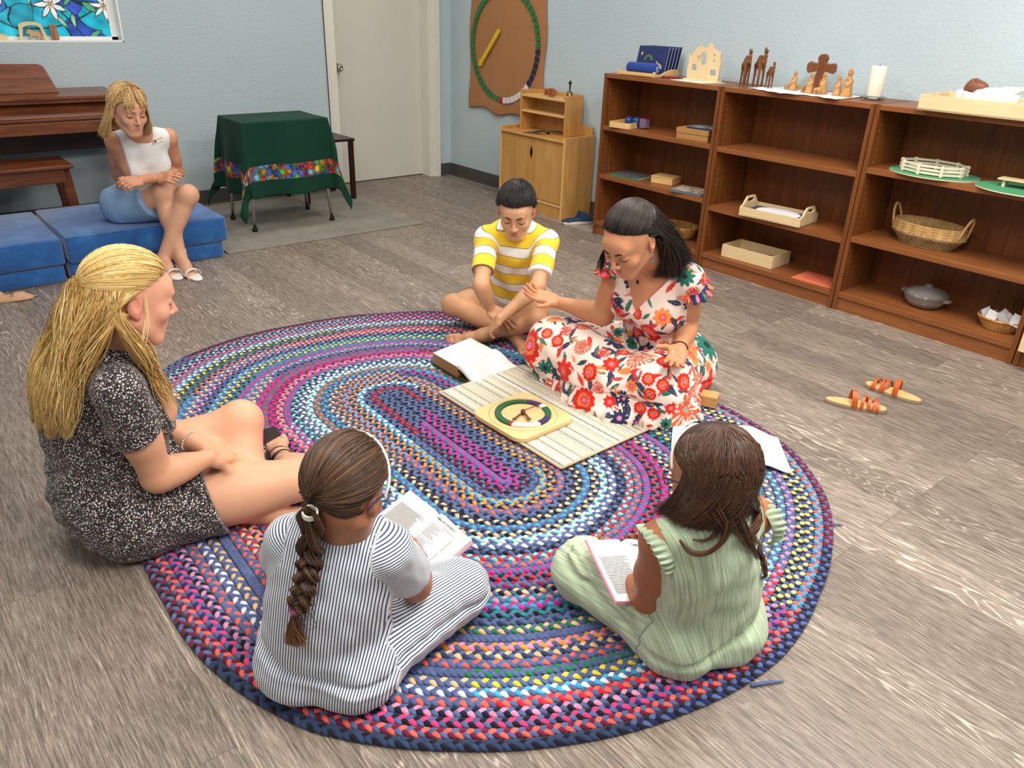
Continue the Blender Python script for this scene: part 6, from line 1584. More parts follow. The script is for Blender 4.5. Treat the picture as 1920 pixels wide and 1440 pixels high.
    for (px,py,dx,dy,L) in ((1545,984,.050,-.035,.05),(1408,1285,.075,-.040,.06),(372,668,-.05,.02,.05)):
        p=at(px,py,.006); fr=MB()
        fr.tube([tuple(p),tuple(p+V3(dx*.5,dy*.5,.003)),tuple(p+V3(dx,dy,-.002))],[.005,.0045,.002],8,flat=.5)
        obj('loose_rag_end',fr,plain('denim_rag','#4f5f8c',.95),o,smooth=True)
    tag(o,'large oval braided rag rug in many colours lying on the grey floor','rug')
rug()
# ================================================================== THINGS ON THE RUG
RT=0.0175   # top of the braids
# ---- striped mat
def mat():
    A=at(1044,884,RT); B_=at(1214,808,RT); C_=at(985,690,RT); D_=at(828,733,RT)
    o=(A+B_+C_+D_)/4; u=unit(B_-A); v=unit(np.cross(V3(0,0,1),u)); W=(np.linalg.norm(B_-A)+np.linalg.norm(C_-D_))/2; Lh=(np.linalg.norm(D_-A)+np.linalg.norm(C_-B_))/2
    ang=math.atan2(u[1],u[0])
    t=thing('striped_mat','cream and grey striped woven mat under the round wooden calendar','mat',(o[0],o[1],RT),ang)
    m=NT('chenille_stripes'); tc=m.n('ShaderNodeTexCoord'); sp=m.n('ShaderNodeSeparateXYZ'); m.l(tc.outputs['Object'],sp.inputs[0])
    wn=m.noise(tc.outputs['Object'],90,2); x=m.math('ADD',sp.outputs[0],m.math('MULTIPLY',wn.outputs[0],.004))
    nz=m.n('ShaderNodeTexNoise',noise_dimensions='1D'); nz.inputs['Scale'].default_value=75; nz.inputs['Detail'].default_value=1; m.l(x,nz.inputs['W'])
    c=m.ramp(nz.outputs[0],[(0.0,lin('#8d8f8e')),(.36,lin('#a9a89f')),(.42,lin('#cfc4ad')),(.50,lin('#ece4d4')),(.60,lin('#d9d1bd')),(.66,lin('#7f8384')),(.70,lin('#ece6da')),(.80,lin('#c9b893'))],'CONSTANT')
    tf=m.noise(tc.outputs['Object'],420,2); c=m.mix(m.ramp(tf.outputs[0],[(.35,(.35,.35,.35)),(.6,(0,0,0))]),c,lin('#9c937f')); m.bump(tf.outputs[0],.8,.005)
    mm=m.out(c,.95,.1)
    # chenille pile: ribs along the stripes, real relief
    n=120; k=60; vs=[]; 
    for j in range(k):
        for i in range(n):
            x=-W/2+W*i/(n-1); y=-Lh/2+Lh*j/(k-1); vs.append((x,y,.0075+.0012*math.sin(i*1.9)+.0008*math.sin(j*2.3+i*.7)))
    fs=[(j*n+i,j*n+i+1,(j+1)*n+i+1,(j+1)*n+i) for j in range(k-1) for i in range(n-1)]
    obj('pile',MB().add(vs,fs).box(-W/2,W/2,-Lh/2,Lh/2,0.0003,.0062),mm,t)
    c4=[(-W/2,-Lh/2),(W/2,-Lh/2),(W/2,Lh/2),(-W/2,Lh/2)]; e=MB()
    e.tube([(x,y,.0055) for x,y in c4+[c4[0],c4[1]]][:5],.0052,8)
    obj('bound_edge',e,fabric('mat_binding','#c8b48c',.9,500),t,smooth=True)
mat()
MT=RT+.0095
# ---- wooden calendar board
def board():
    A=at(880,772,MT+.018); B_=at(968,735,MT+.018); C_=at(1080,788,MT+.018); D_=at(970,832,MT+.018)
    # corner-rounded square: centre and side directions
    o=at(976,779,MT); u=unit(V3(*(at(1025,757,MT)-at(921,752,MT)))); 
    ang=.03
    t=thing('calendar_board','square wooden board with a ring of green, purple and white blocks and three arrows','board',(1.700,1.925,MT),ang)
    S=.142; r=.045; pts=[]
    for cx_,cy_,a0 in ((S-r,S-r,0),(-S+r,S-r,PI/2),(-S+r,-S+r,PI),(S-r,-S+r,1.5*PI)):
        for k in range(9): a=a0+k*PI/16; pts.append((cx_+r*math.cos(a),cy_+r*math.sin(a)))
    BW=wood('birch_board','#c9a468','#ecd19a',0,5,.4,5,(.2,.8)); LW=BW
    obj('board',MB().prism(pts,0,.018),BW,t,.003)
    g=MB(); g.tube([(.128*math.cos(a),.128*math.sin(a),.0182) for a in np.linspace(0,2*PI,80)],.0007,4)
    obj('engraved_ring',g,plain('burnt_line','#6d4a22',.8),t)
    cols={'g':plain('green_block','#1d5a34',.5),'p':plain('purple_block','#3a2a5c',.5),'w':plain('white_block','#e6e3dc',.5),'r':plain('red_block','#9c1f2a',.5)}
    N=52
    # angle measured in the board's frame, clockwise order seen from above
    def colr(k):
        # k 0..51 counter-clockwise from +x
        a=k/N*360
        if 236<=a<248: return 'r'
        if 248<=a<306: return 'w'
        if 306<=a<342: return 'p'
        if 342<=a or a<33: return 'g'
        if 33<=a<48: return 'w'
        if 48<=a<78: return 'p'
        return 'g'
    rot=math.radians(-42)
    for k in range(N):
        a=2*PI*k/N+rot; da=PI/N*.93; 
        pr=[(.083*math.cos(a-da),.083*math.sin(a-da)),(.106*math.cos(a-da),.106*math.sin(a-da)),(.106*math.cos(a+da),.106*math.sin(a+da)),(.083*math.cos(a+da),.083*math.sin(a+da))]
        o_=obj('week_block',MB().prism(pr,.0185,.027),cols[colr(k)],t,.0008)
    DW=plain('dark_wood_arrow','#5c3a22',.5)
    def arrow(a,L,w_,z):
        ca,sa=math.cos(a),math.sin(a); p=[(0,-w_),(L*.82,-w_),(L*.80,-w_*2.6),(L,0),(L*.80,w_*2.6),(L*.82,w_),(0,w_)]
        return MB().prism([(x*ca-y*sa,x*sa+y*ca) for x,y in p],z,z+.003)
    def toward(px,py):
        q=at(px,py,MT+.02)-V3(1.700,1.925,MT); return math.atan2(q[1],q[0])-ang
    obj('arrow',arrow(toward(954,795),.074,.0035,.0245),DW,t,.0006); obj('arrow',arrow(toward(998,797),.072,.0042,.0280),DW,t,.0006); obj('arrow',arrow(toward(1014,763),.086,.0012,.0315),DW,t,.0004)
    obj('pivot',MB().lathe([(.009,.0185),(.009,.034),(.006,.037),(.001,.0375)],seg=20),DW,t,smooth=True)
board()
# ---- big open book
def bible():
    z0=RT+.001
    t=thing('open_bible','thick open book with a gilt-stamped dark green cover, lying on the rug by the boy','book',(0,0,0))
    # left block corners on the rug, measured
    GR=plain('dark_green_leather','#2f3420',.45); GOLD=plain('gilt_edge','#a07c48',.45,.2)
    A=at(812,662,z0+.052); B_=at(882,634,z0+.052); D_=at(857,688,z0+.052)   # top of the thick block
    Z=V3(0,0,1)
    far=B_; Cc=B_+(D_-A)
    def blk(p,z1,z2): return [tuple(V3(q[0],q[1],z1)) for q in p],[tuple(V3(q[0],q[1],z2)) for q in p]
    quad=[A,D_,Cc,B_]; quad=quad if np.cross((D_-A)[:2],(Cc-D_)[:2])>0 else quad[::-1]
    b_,t_=blk(quad,z0+.004,z0+.052)
    obj('page_block',MB().hexa(b_,t_),GOLD,t,.001)
    b2,t2=blk(quad,z0+.0521,z0+.0535); obj('top_page',MB().hexa(b2,t2),PAPER,t)
    u=(D_-A); v=(B_-A)   # u: towards the hinge, v: up the page
    q2=[A-u*.04-v*.03,D_+u*.02-v*.03,Cc+u*.02+v*.03,B_-u*.04+v*.03]; q2=q2 if np.cross((q2[1]-q2[0])[:2],(q2[2]-q2[1])[:2])>0 else q2[::-1]
    b3,t3=blk(q2,z0,z0+.0035); obj('back_cover',MB().hexa(b3,t3),GR,t,.001)
    # leaves curving down from the hinge onto the other cover
    E0=at(905,722,z0+.004); F0=at(985,690,z0+.004); uu=unit(V3(*(E0-D_))*V3(1,1,0)); n=22; vs=[]
    hinge0=D_; hinge1=Cc; d0=V3(E0[0]-D_[0],E0[1]-D_[1],0); d1=V3(F0[0]-Cc[0],F0[1]-Cc[1],0)
    def prof(k): return .052*(1-k)**1.6*(1)+.010+.012*math.sin(PI*min(1,k*1.6))*(k<.63)
    top=[];bot=[]
    for h,d in ((hinge0,d0),(hinge1,d1)):
        for i in range(n):
            k=i/(n-1); top.append((h[0]+d[0]*k*.93,h[1]+d[1]*k*.93,z0+.004+.0505*(.5+.5*math.cos(PI*min(1,k*1.25)))+.007*(1-k)))
    for h,d in ((hinge0,d0),(hinge1,d1)):
        for i in range(n):
            k=i/(n-1); bot.append((h[0]+d[0]*k*.93,h[1]+d[1]*k*.93,max(z0+.0038,z0-.003+.0505*(.5+.5*math.cos(PI*min(1,k*1.25+.06))))))
    fs=[(i,i+1,n+i+1,n+i) for i in range(n-1)]+[(2*n+i,3*n+i,3*n+i+1,2*n+i+1) for i in range(n-1)]+[(i,2*n+i,2*n+i+1,i+1) for i in range(n-1)]+[(n+i,n+i+1,3*n+i+1,3*n+i) for i in range(n-1)]+[(n-1,3*n-1,4*n-1,2*n-1)]
    obj('loose_leaves',MB().add(top+bot,fs),PAPER,t,smooth=False)
    q3=[D_+d0*.04-v*.05,D_+d0*1.06-v*.05,Cc+d1*1.06+v*.05,Cc+d1*.04+v*.05]; q3=q3 if np.cross((q3[1]-q3[0])[:2],(q3[2]-q3[1])[:2])>0 else q3[::-1]
    b4,t4=blk(q3,z0,z0+.0035); obj('front_cover',MB().hexa(b4,t4),GR,t,.001)
    gm=MB(); rng=np.random.RandomState(3)
    for k in range(26):
        f=k/25; p=D_+d0*(1.015)+v*(-.02+1.04*f); a=rng.uniform(0,6); gm.tube([(p[0]+.006*math.cos(a+w)*(1-.1*w),p[1]+.004*math.sin(a+w)*(1-.1*w),z0+.0038) for w in np.linspace(0,4.2,9)],.0006,4)
    obj('gilt_stamping',gm,plain('gilt','#8f7a3c',.35,.6),t)
    # columns of print (too small to read) on both pages
    ln=MB()
    def line(p,q,z,w_=.0011):
        d=unit(V3(q[0]-p[0],q[1]-p[1],0)); s_=V3(-d[1],d[0],0)*w_/2
        ln.add([tuple(V3(p[0],p[1],z)-s_),tuple(V3(q[0],q[1],z)-s_),tuple(V3(q[0],q[1],z)+s_),tuple(V3(p[0],p[1],z)+s_)],[(0,1,2,3)])
    z=z0+.0538
    for k in range(11):
        y=.22+.05*k*.9; p=A+u*.18+v*0; a0=A+u*(.25+.055*k)+v*(.28); a1=A+u*(.25+.055*k)+v*(.28+.35+.15*(k%3)); line(a0,a1,z,.0007)
    obj('print_lines',ln,INK,t)
    ln=MB()
    for r in range(24):
        k=.10+.022*r; zz=z0+.0046+.0505*(.5+.5*math.cos(PI*min(1,k*1.25)))+.007*(1-k)
        h0=hinge0+(hinge1-hinge0)*.22; h1=hinge0+(hinge1-hinge0)*.78; d=d0*.5+d1*.5; line(h0+d*k*.93,h1+d*k*.93,zz,.0009)
    obj('print_lines',ln,INK,t)
bible()
# ---- small wooden lidded box, green cloth puff
t=thing('wooden_box','small lidded maple box on the rug edge beside the green cloth','box',(2.385,1.590,RT),.42)
BX=wood('small_box_maple','#b98a4c','#dcb274',0,6,.4,6,(.2,.8))
obj('box_body',MB().box(-.029,.029,-.033,.033,0,.034),BX,t,.0015); obj('lid',MB().box(-.030,.030,-.034,.034,.0345,.046),BX,t,.0015)
gb=Body(); gc=at(1277,762,RT+.022); rng=np.random.RandomState(2)
def gfn(P):
    X=P-gc; r=np.linalg.norm(X*np.array([1,1,1.35]),axis=1); th=np.arctan2(X[:,1],X[:,0]); ph=X[:,2]*60
    return np.maximum(r-.038-.006*np.sin(th*7+ph)-.004*np.sin(th*13-ph*1.3+r*90),.013-P[:,2]+RT-.013+0*r)
cloth_mesh('x',None,gfn,gc-.06,gc+.06,fabric('green_satin','#0f7a3a',.6,300,.06),.0022); o=bpy.data.objects['x']; o.name='green_cloth'; tag(o,'crumpled bright green cloth bundle between the floral dress and small wooden box','cloth')
# ---- drawing book lying open at the right
def sketch():
    t=thing('open_booklet','large open white booklet with a faint line drawing behind the green-clad girl','booklet',(0,0,0))
    z=RT+.002
    pts=[at(1262,793,z),at(1255,850,z),at(1350,872,z),at(1380,797,z)]
    def sheet(c,lift,nm,th=.004):
        n=16; vs=[]
        for k in range(2):
            zz=0 if k==0 else th
            for i in range(n):
                f=i/(n-1); 
                for (a,b_) in ((c[0],c[1]),(c[3],c[2])):
                    p=a*(1-f)+b_*f; vs.append((p[0],p[1],z+zz+lift*math.sin(PI*min(1,f*1.15))**1.2*(1-.6*f)))
        m=2*n; fs=[]
        for i in range(n-1):
            a=2*i; fs+=[(a,a+1,a+3,a+2),(m+a,m+a+2,m+a+3,m+a+1),(a,a+2,m+a+2,m+a),(a+1,m+a+1,m+a+3,a+3)]
        fs+=[(0,m,m+1,1),(m-2,m-1,2*m-1,2*m-2)]
        obj(nm,MB().add(vs,fs),PAPER,t)
    L=[at(1372,800,z),at(1262,793,z),at(1258,845,z),at(1368,868,z)]
    Rr=[at(1372,800,z),at(1458,822,z),at(1485,888,z),at(1400,875,z)]
    sheet(L,.004,'left_page'); sheet(Rr,.022,'right_page')
    ln=MB(); rng=np.random.RandomState(4)
    def P_(f,g):
        p=(Rr[0]*(1-f)+Rr[1]*f)*(1-g)+(Rr[3]*(1-f)+Rr[2]*f)*g; return (p[0],p[1],z+.0046+.022*math.sin(PI*min(1,f*1.15))**1.2*(1-.6*f))
    cen=(.55,.55)
    for k in range(34):
        a=rng.uniform(0,6.28); r=rng.uniform(.05,.30); c=(cen[0]+rng.normal()*.10,cen[1]+rng.normal()*.10)
        ln.tube([P_(np.clip(c[0]+r*.35*math.cos(a+w),.08,.95),np.clip(c[1]+r*.35*math.sin(a+w*1.3),.08,.95)) for w in np.linspace(0,rng.uniform(1,3.5),8)],.00035,3,caps=False)
    for g in (.12,.16,.86,.90): ln.tube([P_(f,g) for f in np.linspace(.35,.75,8)],.0004,3,caps=False)
    obj('line_drawing',ln,plain('pencil_grey','#9a9c9e',.8),t)
sketch()
# ---- books held by the two girls
PINK=plain('pink_cover','#e0718e',.45)
def held(lbl,spine_top,spine_bot,left_top,w,thL,thR,contents):
    y=unit(spine_top-spine_bot); h=np.linalg.norm(spine_top-spine_bot); xl=left_top-spine_top; x=-unit(xl-y*(xl@y)); zz=np.cross(x,y)
    if zz[2]<0: x=-x; zz=-zz
    o=(spine_top+spine_bot)/2
    t=thing('open_book',lbl,'book',(0,0,0)); m4=Matrix(((x[0],y[0],zz[0],o[0]),(x[1],y[1],zz[1],o[1]),(x[2],y[2],zz[2],o[2]),(0,0,0,1)))
    zt=open_book(t,m4,w,h,thL,thR,PINK,.010,.0035)
    rng=np.random.RandomState(6); lf=MB()
    def row(sx,th,yf,x0,x1,tk):
        for mb in print_lines(t,m4,sx,w,h,zt,th,[(yf,x0,x1,tk)]): lf.add(mb.v,mb.f)
    for k in range(26 if not contents else 24):
        yf=.30+.025*k
        row(-1,thL,yf,.10,.10+rng.uniform(.62,.80),.0015)
    for k in range(9): row(1,thR,.30+.032*k,.14,.14+rng.uniform(.15,.32),.0013); row(1,thR,.30+.032*k,.72,.76,.0013)
    for k in range(8): row(1,thR,.66+.032*k,.14,.14+rng.uniform(.15,.32),.0013); row(1,thR,.66+.032*k,.72,.76,.0013)
    for (a,b_) in ((.26,.36),(.62,.36)): row(1,thR,a,.12,.12+b_,.0010)
    for k in range(2): row(1,thR,.19+.02*k,.30,.75,.0007)
    ob=obj('print_lines',lf,INK,t); ob.matrix_local=m4
    tx=text_mesh('heading','TABLE OF CONTENTS',h*.052,INKD,t,m4@Matrix.Translation((w*.10,h*.5-h*.14,thR+.0122)),.0003,.0002)
    return t,m4
t,m4=held('open pink-covered book on the lap of the girl in stripes',at(825,968,.190),at(752,1028,.150),at(765,912,.215),.125,.004,.016,True)
ob=obj('logo_dot',MB().lathe([(.006,0),(.006,.0004),(.001,.0004)],(-.108,-.062,.006),16),INKD,t); ob.matrix_local=m4
t,m4=held('open pink-covered book on the lap of the girl in sage green',at(1163,1018,.200),at(1222,1130,.160),at(1119,999,.225),.105,.003,.008,True)
# ---- sandals and shoes
TAN=plain('tan_footbed','#d3aa74',.55); ORL=plain('cognac_leather','#b0521f',.38); SOLE=plain('taupe_sole','#8d7a66',.6)
def foot_outline(L,w0,w1,n=24):
    pts=[]
    for k in range(n):
        f=k/n*2*PI; x=-math.cos(f)*L/2; t_=(x+L/2)/L; wd=(w0*(1-t_)+w1*t_)*math.sin(math.acos(max(-1,min(1,(2*t_-1)))))**.75*(1+.05*math.sin(t_*6)) if 0<t_<1 else 0
        pts.append((x,wd*math.copysign(1,-math.sin(f)) if abs(math.sin(f))>1e-6 else 0))
    return pts[::-1]
def sandal(lbl,loc,ang,side):
    t=thing('sandal',lbl,'sandal',loc,ang,'pair of brown strappy sandals')
    out=foot_outline(.238,.030,.041)
    if sum(out[i][0]*out[(i+1)%24][1]-out[(i+1)%24][0]*out[i][1] for i in range(24))<0: out=out[::-1]
    obj('sole',MB().prism(out,0,.012),SOLE,t,.002); obj('footbed',MB().prism([(x*.97,y*.94) for x,y in out],.0121,.019),TAN,t,.003)
    def strap(x0,x1,h,w_,m=ORL,nm='strap'):
        pts=[(x0+(x1-x0)*(i/14),-.038*math.cos(PI*i/14)*1.0,.012+h*math.sin(PI*i/14)) for i in range(15)]
        mb=MB(); vs=[]
        for p in pts:
            n_=V3(0,0,1)
            for dx in (-w_/2,w_/2): vs+= [(p[0]+dx,p[1],p[2]),(p[0]+dx,p[1]*.97,p[2]-.0018)]
        fs=[]
        for i in range(14):
            a=4*i; b_=a+4; fs+=[(a,b_,b_+2,a+2),(a+1,a+3,b_+3,b_+1),(a,a+1,b_+1,b_),(a+2,b_+2,b_+3,a+3)]
        return obj(nm,mb.add(vs,fs),m,t)
    strap(-.005,-.020,.060,.022,nm='instep_strap'); strap(.020,.030,.044,.012); strap(.048,.040,.040,.011); strap(.060,.078,.036,.011); strap(.082,.066,.034,.011)
    b_=obj('buckle',MB().box(-.018,-.004,side*.030-.002,side*.030+.002,.044,.058),plain('brass_buckle','#b99a56',.3,1.0),t,.001)
    return t
sandal('brown strappy sandal nearer the rug, toe pointing right',at(1603,763,0.0),math.atan2(*(at(1660,773)-at(1546,752))[[1,0]]),1)
sandal('brown strappy sandal farther from the rug, toe pointing left',at(1673,740,0.0),math.atan2(*(at(1619,720)-at(1726,757))[[1,0]]),-1)
def flat(lbl,loc,ang):
    t=thing('ballet_flat',lbl,'shoe',loc,ang,'pair of beige flats')
    out=foot_outline(.24,.028,.040)
    if sum(out[i][0]*out[(i+1)%24][1]-out[(i+1)%24][0]*out[i][1] for i in range(24))<0: out=out[::-1]
    obj('sole',MB().prism(out,0,.006),SOLE,t,.002)
    c=Body()
    def fn(P):
        x,y,z=P[:,0],P[:,1],P[:,2]; tt=np.clip((x+.12)/.24,0,1); wd=np.interp(tt,[0,.1,.4,.72,.92,1],[.004,.026,.029,.041,.033,.004]); h=np.interp(tt,[0,.1,.35,.6,.8,1],[.03,.045,.032,.038,.040,.010])
        q=np.sqrt((y/wd)**2+(np.clip(z,0,1)/h)**2); outer=(q-1)*.03
        inner=-(np.sqrt((y/(wd*.86))**2+((z-.052)/.050)**2)-1)*.03; inn=np.where((tt>.03)&(tt<.66),inner,-1+0*x); inn=np.where(tt>=.6,-.0+ (tt-.66)*-1,inn)
        return np.maximum(np.maximum(outer,np.where(tt<.63,inner,-1)),.004-z)
    me=cloth_mesh('upper',t,fn,V3(-.13,-.05,0),V3(.13,.05,.06),plain('beige_suede','#c49a78',.8),.0028)
    obj('insole',MB().prism([(x*.93,y*.86) for x,y in out],.006,.008),plain('tan_insole','#a87a50',.6),t)
flat('beige ballet flat at the left edge, toe towards the right',V3(.435,4.455,0),-.15); flat('beige ballet flat behind the other, leaning into the left edge',V3(.335,4.60,0),-.55)
# ---- navy clog by the cupboard
def clog(lbl,loc,ang):
    t=thing('clog',lbl,'shoe',loc,ang)
    out=foot_outline(.25,.036,.046)
    if sum(out[i][0]*out[(i+1)%24][1]-out[(i+1)%24][0]*out[i][1] for i in range(24))<0: out=out[::-1]
    obj('midsole',MB().prism(out,0,.014),plain('white_foam','#ddd6cf',.6),t,.003); obj('sole_stripe',MB().prism([(x*1.01,y*1.02) for x,y in out],.0055,.008),plain('red_stripe','#8f4a44',.6),t); obj('upper_sole',MB().prism(out,.0141,.024),plain('white_foam','#ddd6cf',.6),t,.003)
    def fn(P):
        x,y,z=P[:,0],P[:,1],P[:,2]-.022; tt=np.clip((x+.125)/.25,0,1); wd=np.interp(tt,[0,.1,.4,.72,.92,1],[.006,.033,.036,.045,.038,.006]); h=np.interp(tt,[0,.12,.40,.50,.75,1],[.020,.028,.030,.075,.052,.012])
        q=np.sqrt((y/wd)**2+(np.clip(z,0,1)/h)**2); outer=(q-1)*.03; inner=-(np.sqrt((y/(wd*.85))**2+((z-.050)/.048)**2)-1)*.03
        return np.maximum(np.maximum(outer,np.where(tt<.50,inner,-1)),.001-z)
    cloth_mesh('upper',t,fn,V3(-.14,-.06,0.01),V3(.14,.06,.11),plain('navy_rubber','#263a55',.7),.003)
clog('navy blue clog with white sole beside the maple cupboard',V3(3.985,3.99,0),-.28)
# ================================================================== THINGS ON THE SHELVES
LM=wood('pale_birch','#cdb083','#ead3a6',1,6,.45,6,(.2,.8)); LM2=wood('pale_pine','#c99a5a','#ecc98c',1,7,.45,8,(.2,.8)); KRAFT=plain('kraft_box','#a97b46',.7)
ZT=1.0465
def at_z(px,py,z): return at(px,py,z)
# book rack with blue roll and picture boards
t=thing('book_rack','low pine rack with wavy ends at the left end of the bookcase tops','rack',(3.90,3.50,ZT),.06)
# local x 0..0.26 (to the wall), y -.13..+.13
wave=[(0,0),(.26,0),(.26,.022),(.235,.040),(.18,.042),(.12,.030),(.07,.014),(.03,.016),(.018,.032),(.004,.032),(0,.02)]
obj('rack_end',MB().prism([(a,b) for a,b in wave],-.145,-.133,1),LM2,t,.002); obj('rack_end',MB().prism([(a,b) for a,b in wave],.133,.145,1),LM2,t,.002)
obj('rack_base',MB().box(.01,.255,-.133,.133,.002,.012).box(.004,.016,-.133,.133,.002,.022),LM2,t,.002)
NAVY=plain('midnight_blue_card','#1d2a5c',.4); 
BLF=fabric('royal_blue_cover','#1b3f8f',.7,400)
t=thing('rolled_pillow','royal blue fabric roll with a white print on its end, lying in the pine rack','cushion',(3.955,3.49,ZT+.013+.032),.06)
mb=MB().lathe([(.002,-.115),(.022,-.115),(.030,-.108),(.032,-.095),(.032,.095),(.030,.108),(.022,.115),(.002,.115)],seg=32); mb.xf(Matrix.Rotation(PI/2,4,'X')); obj('roll',mb,BLF,t,smooth=True)
mb=MB()
for r in (.010,.016): mb.tube([(r*math.cos(a)*.8,-.1158,r*math.sin(a)) for a in np.linspace(.3,5.6,14)],.0012,5)
obj('white_print',mb,plain('white_print_ink','#cfd6de',.6),t)
names=['foremost picture board in the pine rack, green and gold bird on midnight blue','second board from the front in the pine rack, edge on','middle board of the pine rack stack, seen edge on','fourth board from the front in the pine rack, edge on','rearmost picture board in the pine rack, pale back to the wall']
for k in range(5):
    t=thing('picture_board',names[k],'board',(4.025+.030*k,3.50,ZT+.014),.06,'picture boards in the pine rack'); 
    R_=Matrix.Rotation(.22,4,'Y'); mb=MB().box(0,.006,-.115,.115,0,.158); o=obj('board',mb,NAVY,t,.0008); o.matrix_local=R_
    o=obj('board_edge',MB().box(.0061,.009,-.115,.115,0,.158),plain('pale_card','#d9d6cf',.6),t); o.matrix_local=R_
    if k==0:
        pc=MB().prism([(.035*math.cos(a)-.02,.035*math.sin(a)+.075) for a in np.linspace(0,PI,14)]+[(.018*math.cos(a)-.02,.020*math.sin(a)+.075) for a in np.linspace(PI,0,10)],-.0012,-.0004,0); o=obj('painted_arch',pc,plain('olive_paint','#4a6b3a',.6),t); o.matrix_local=R_@Matrix.Translation((0,.045,0))
        pc=MB().prism([(-.09,.03),(-.06,.03),(-.045,.06),(-.06,.062),(-.085,.05)],-.0012,-.0004,0).prism([(-.055,.055),(-.035,.075),(-.05,.07)],-.0012,-.0004,0).prism([(.085,.10),(.090,.115),(.080,.125),(.076,.108)],-.0012,-.0004,0); o=obj('painted_bird',pc,plain('gold_paint','#cdb685',.5),t); o.matrix_local=R_
# red bead ring
RB_=plain('dark_red_beads','#8e1f33',.3); mb=MB(); c=V3(4.005,3.30,ZT+.006)
for k in range(30):
    a=2*PI*k/30; mb.lathe([(.0006,-.005),(.0045,-.003),(.006,0),(.0045,.003),(.0006,.005)],(.038*math.cos(a)*.9,.052*math.sin(a),0),8)
o=obj('bead_bracelet',mb,RB_,smooth=True,loc=c,rotz=.2); tag(o,'dark red bead bracelet lying between the pine rack and the wooden city','bracelet')
# paper and city silhouette
o=obj('paper_sheet',MB().prism([(3.915,3.23),(3.89,2.985),(4.05,2.93),(4.07,3.19)],ZT,ZT+.002),PAPER); tag(o,'white paper sheet on the bookcase under the wooden city cut-out','paper')
t=thing('city_cutout','pale wooden cut-out of a walled city standing on a white sheet','ornament',(4.02,3.075,ZT+.0022),.12)
obj('base',MB().box(-.03,.03,-.115,.115,0,.010),LM,t,.002)
prof=[(-.105,0),(-.108,.06),(-.112,.10),(-.102,.135),(-.106,.15),(-.096,.158),(-.086,.150),(-.080,.162),(-.070,.160),(-.062,.168),(-.050,.172),(-.046,.192),(-.030,.200),(-.018,.192),(-.016,.176),(-.004,.176),(-.002,.164),(.010,.172),(.022,.178),(.034,.174),(.045,.178),(.056,.168),(.068,.160),(.072,.146),(.082,.140),(.086,.126),(.094,.130),(.097,.118),(.103,.140),(.108,.126),(.104,.10),(.108,.05),(.105,0)]
prof=[(y,z) for (y,z) in prof]
ct=bpy.data.curves.new('cut','CURVE'); ct.dimensions='2D'; ct.fill_mode='BOTH'; ct.extrude=.005
def spl(p):
    s_=ct.splines.new('POLY'); s_.points.add(len(p)-1); s_.use_cyclic_u=True
    for q,(a,b_) in zip(s_.points,p): q.co=(a,b_,0,1)
spl(prof)
def arch(cx,cz,w_,h_): return [(cx-w_,cz),(cx+w_,cz)]+[(cx+w_*math.cos(a),cz+h_+w_*math.sin(a)) for a in np.linspace(0,PI,7)]
for q in ([(-.045,.026),(-.088,.026),(-.088,.05),(-.080,.058),(-.05,.058)],arch(.062,.045,.016,.020),[(-.012,.085),(.022,.075),(.018,.11),(.026,.135),(.005,.150),(-.012,.135)],arch(-.066,.098,.005,.012),[(-.072,.128),(-.058,.128),(-.058,.142),(-.072,.142)],arch(.043,.10,.0035,.026),arch(.030,.10,.0035,.026)): spl(q)
tmp=bpy.data.objects.new('tmp',ct); COL.objects.link(tmp); me=bpy.data.meshes.new_from_object(tmp.evaluated_get(bpy.context.evaluated_depsgraph_get())); bpy.data.objects.remove(tmp,do_unlink=True)
me.materials.append(LM); o=link('city_wall',me,t); o.matrix_local=Matrix.Translation((0,0,.010))@Matrix(((0,0,1,0),(-1,0,0,0),(0,1,0,0),(0,0,0,1)))@Matrix.Scale(-1,4,(1,0,0))
# camels (carved wood)
CW_=wood('carved_olive','#4a2812','#935c30',2,14,.4,5,(.3,.7))
def solid(name,b,vox,mat,root,fn=None):
    lo,hi=b.bounds(.01); V,F,N=surf(fn or b.d,lo,hi,vox); return np_mesh(name,V,F,mat,root)
def camel(lbl,px,py,h,ang):
    p=at(px,py,ZT); t=thing('carved_camel',lbl,'camel figurine',(p[0],p[1],ZT),ang,'carved wooden camels on the middle bookcase')
    b=Body(); k=h/.20
    def q(x,y,z): return V3(x,y,z)*k
    b.e(q(0,0,.115),V3(.045,.020,.026)*k,None,.01*k); b.e(q(-.005,0,.138),V3(.020,.013,.020)*k,None,.01*k)
    b.chain([q(.035,0,.118),q(.055,0,.128),q(.060,0,.155),q(.058,0,.182)],[.014*k,.011*k,.009*k,.008*k],.008*k)
    b.c(q(.056,0,.184),q(.080,0,.180),.009*k,.006*k,.004*k); b.c(q(.052,.004,.188),q(.048,.006,.199),.003*k,.0015*k,.003*k); b.c(q(.052,-.004,.188),q(.048,-.006,.199),.003*k,.0015*k,.003*k)
    for x in (.030,-.032):
        for y in (.010,-.010): b.chain([q(x,y,.108),q(x+.004,y*1.2,.060),q(x,y*1.25,.006)],[.010*k,.0055*k,.0055*k],.006*k)
    b.c(q(-.044,0,.12),q(-.050,0,.080),.003*k,.002*k,.004*k)
    solid('body',b,.003,CW_,t)
camel('carved wooden camel nearest the wooden city',1394,160,.200,-2.3); camel('tallest-looking carved camel, in the middle of the three',1419,163,.210,-2.2); camel('smallest carved camel, beside the white cloth',1440,166,.145,-2.25)
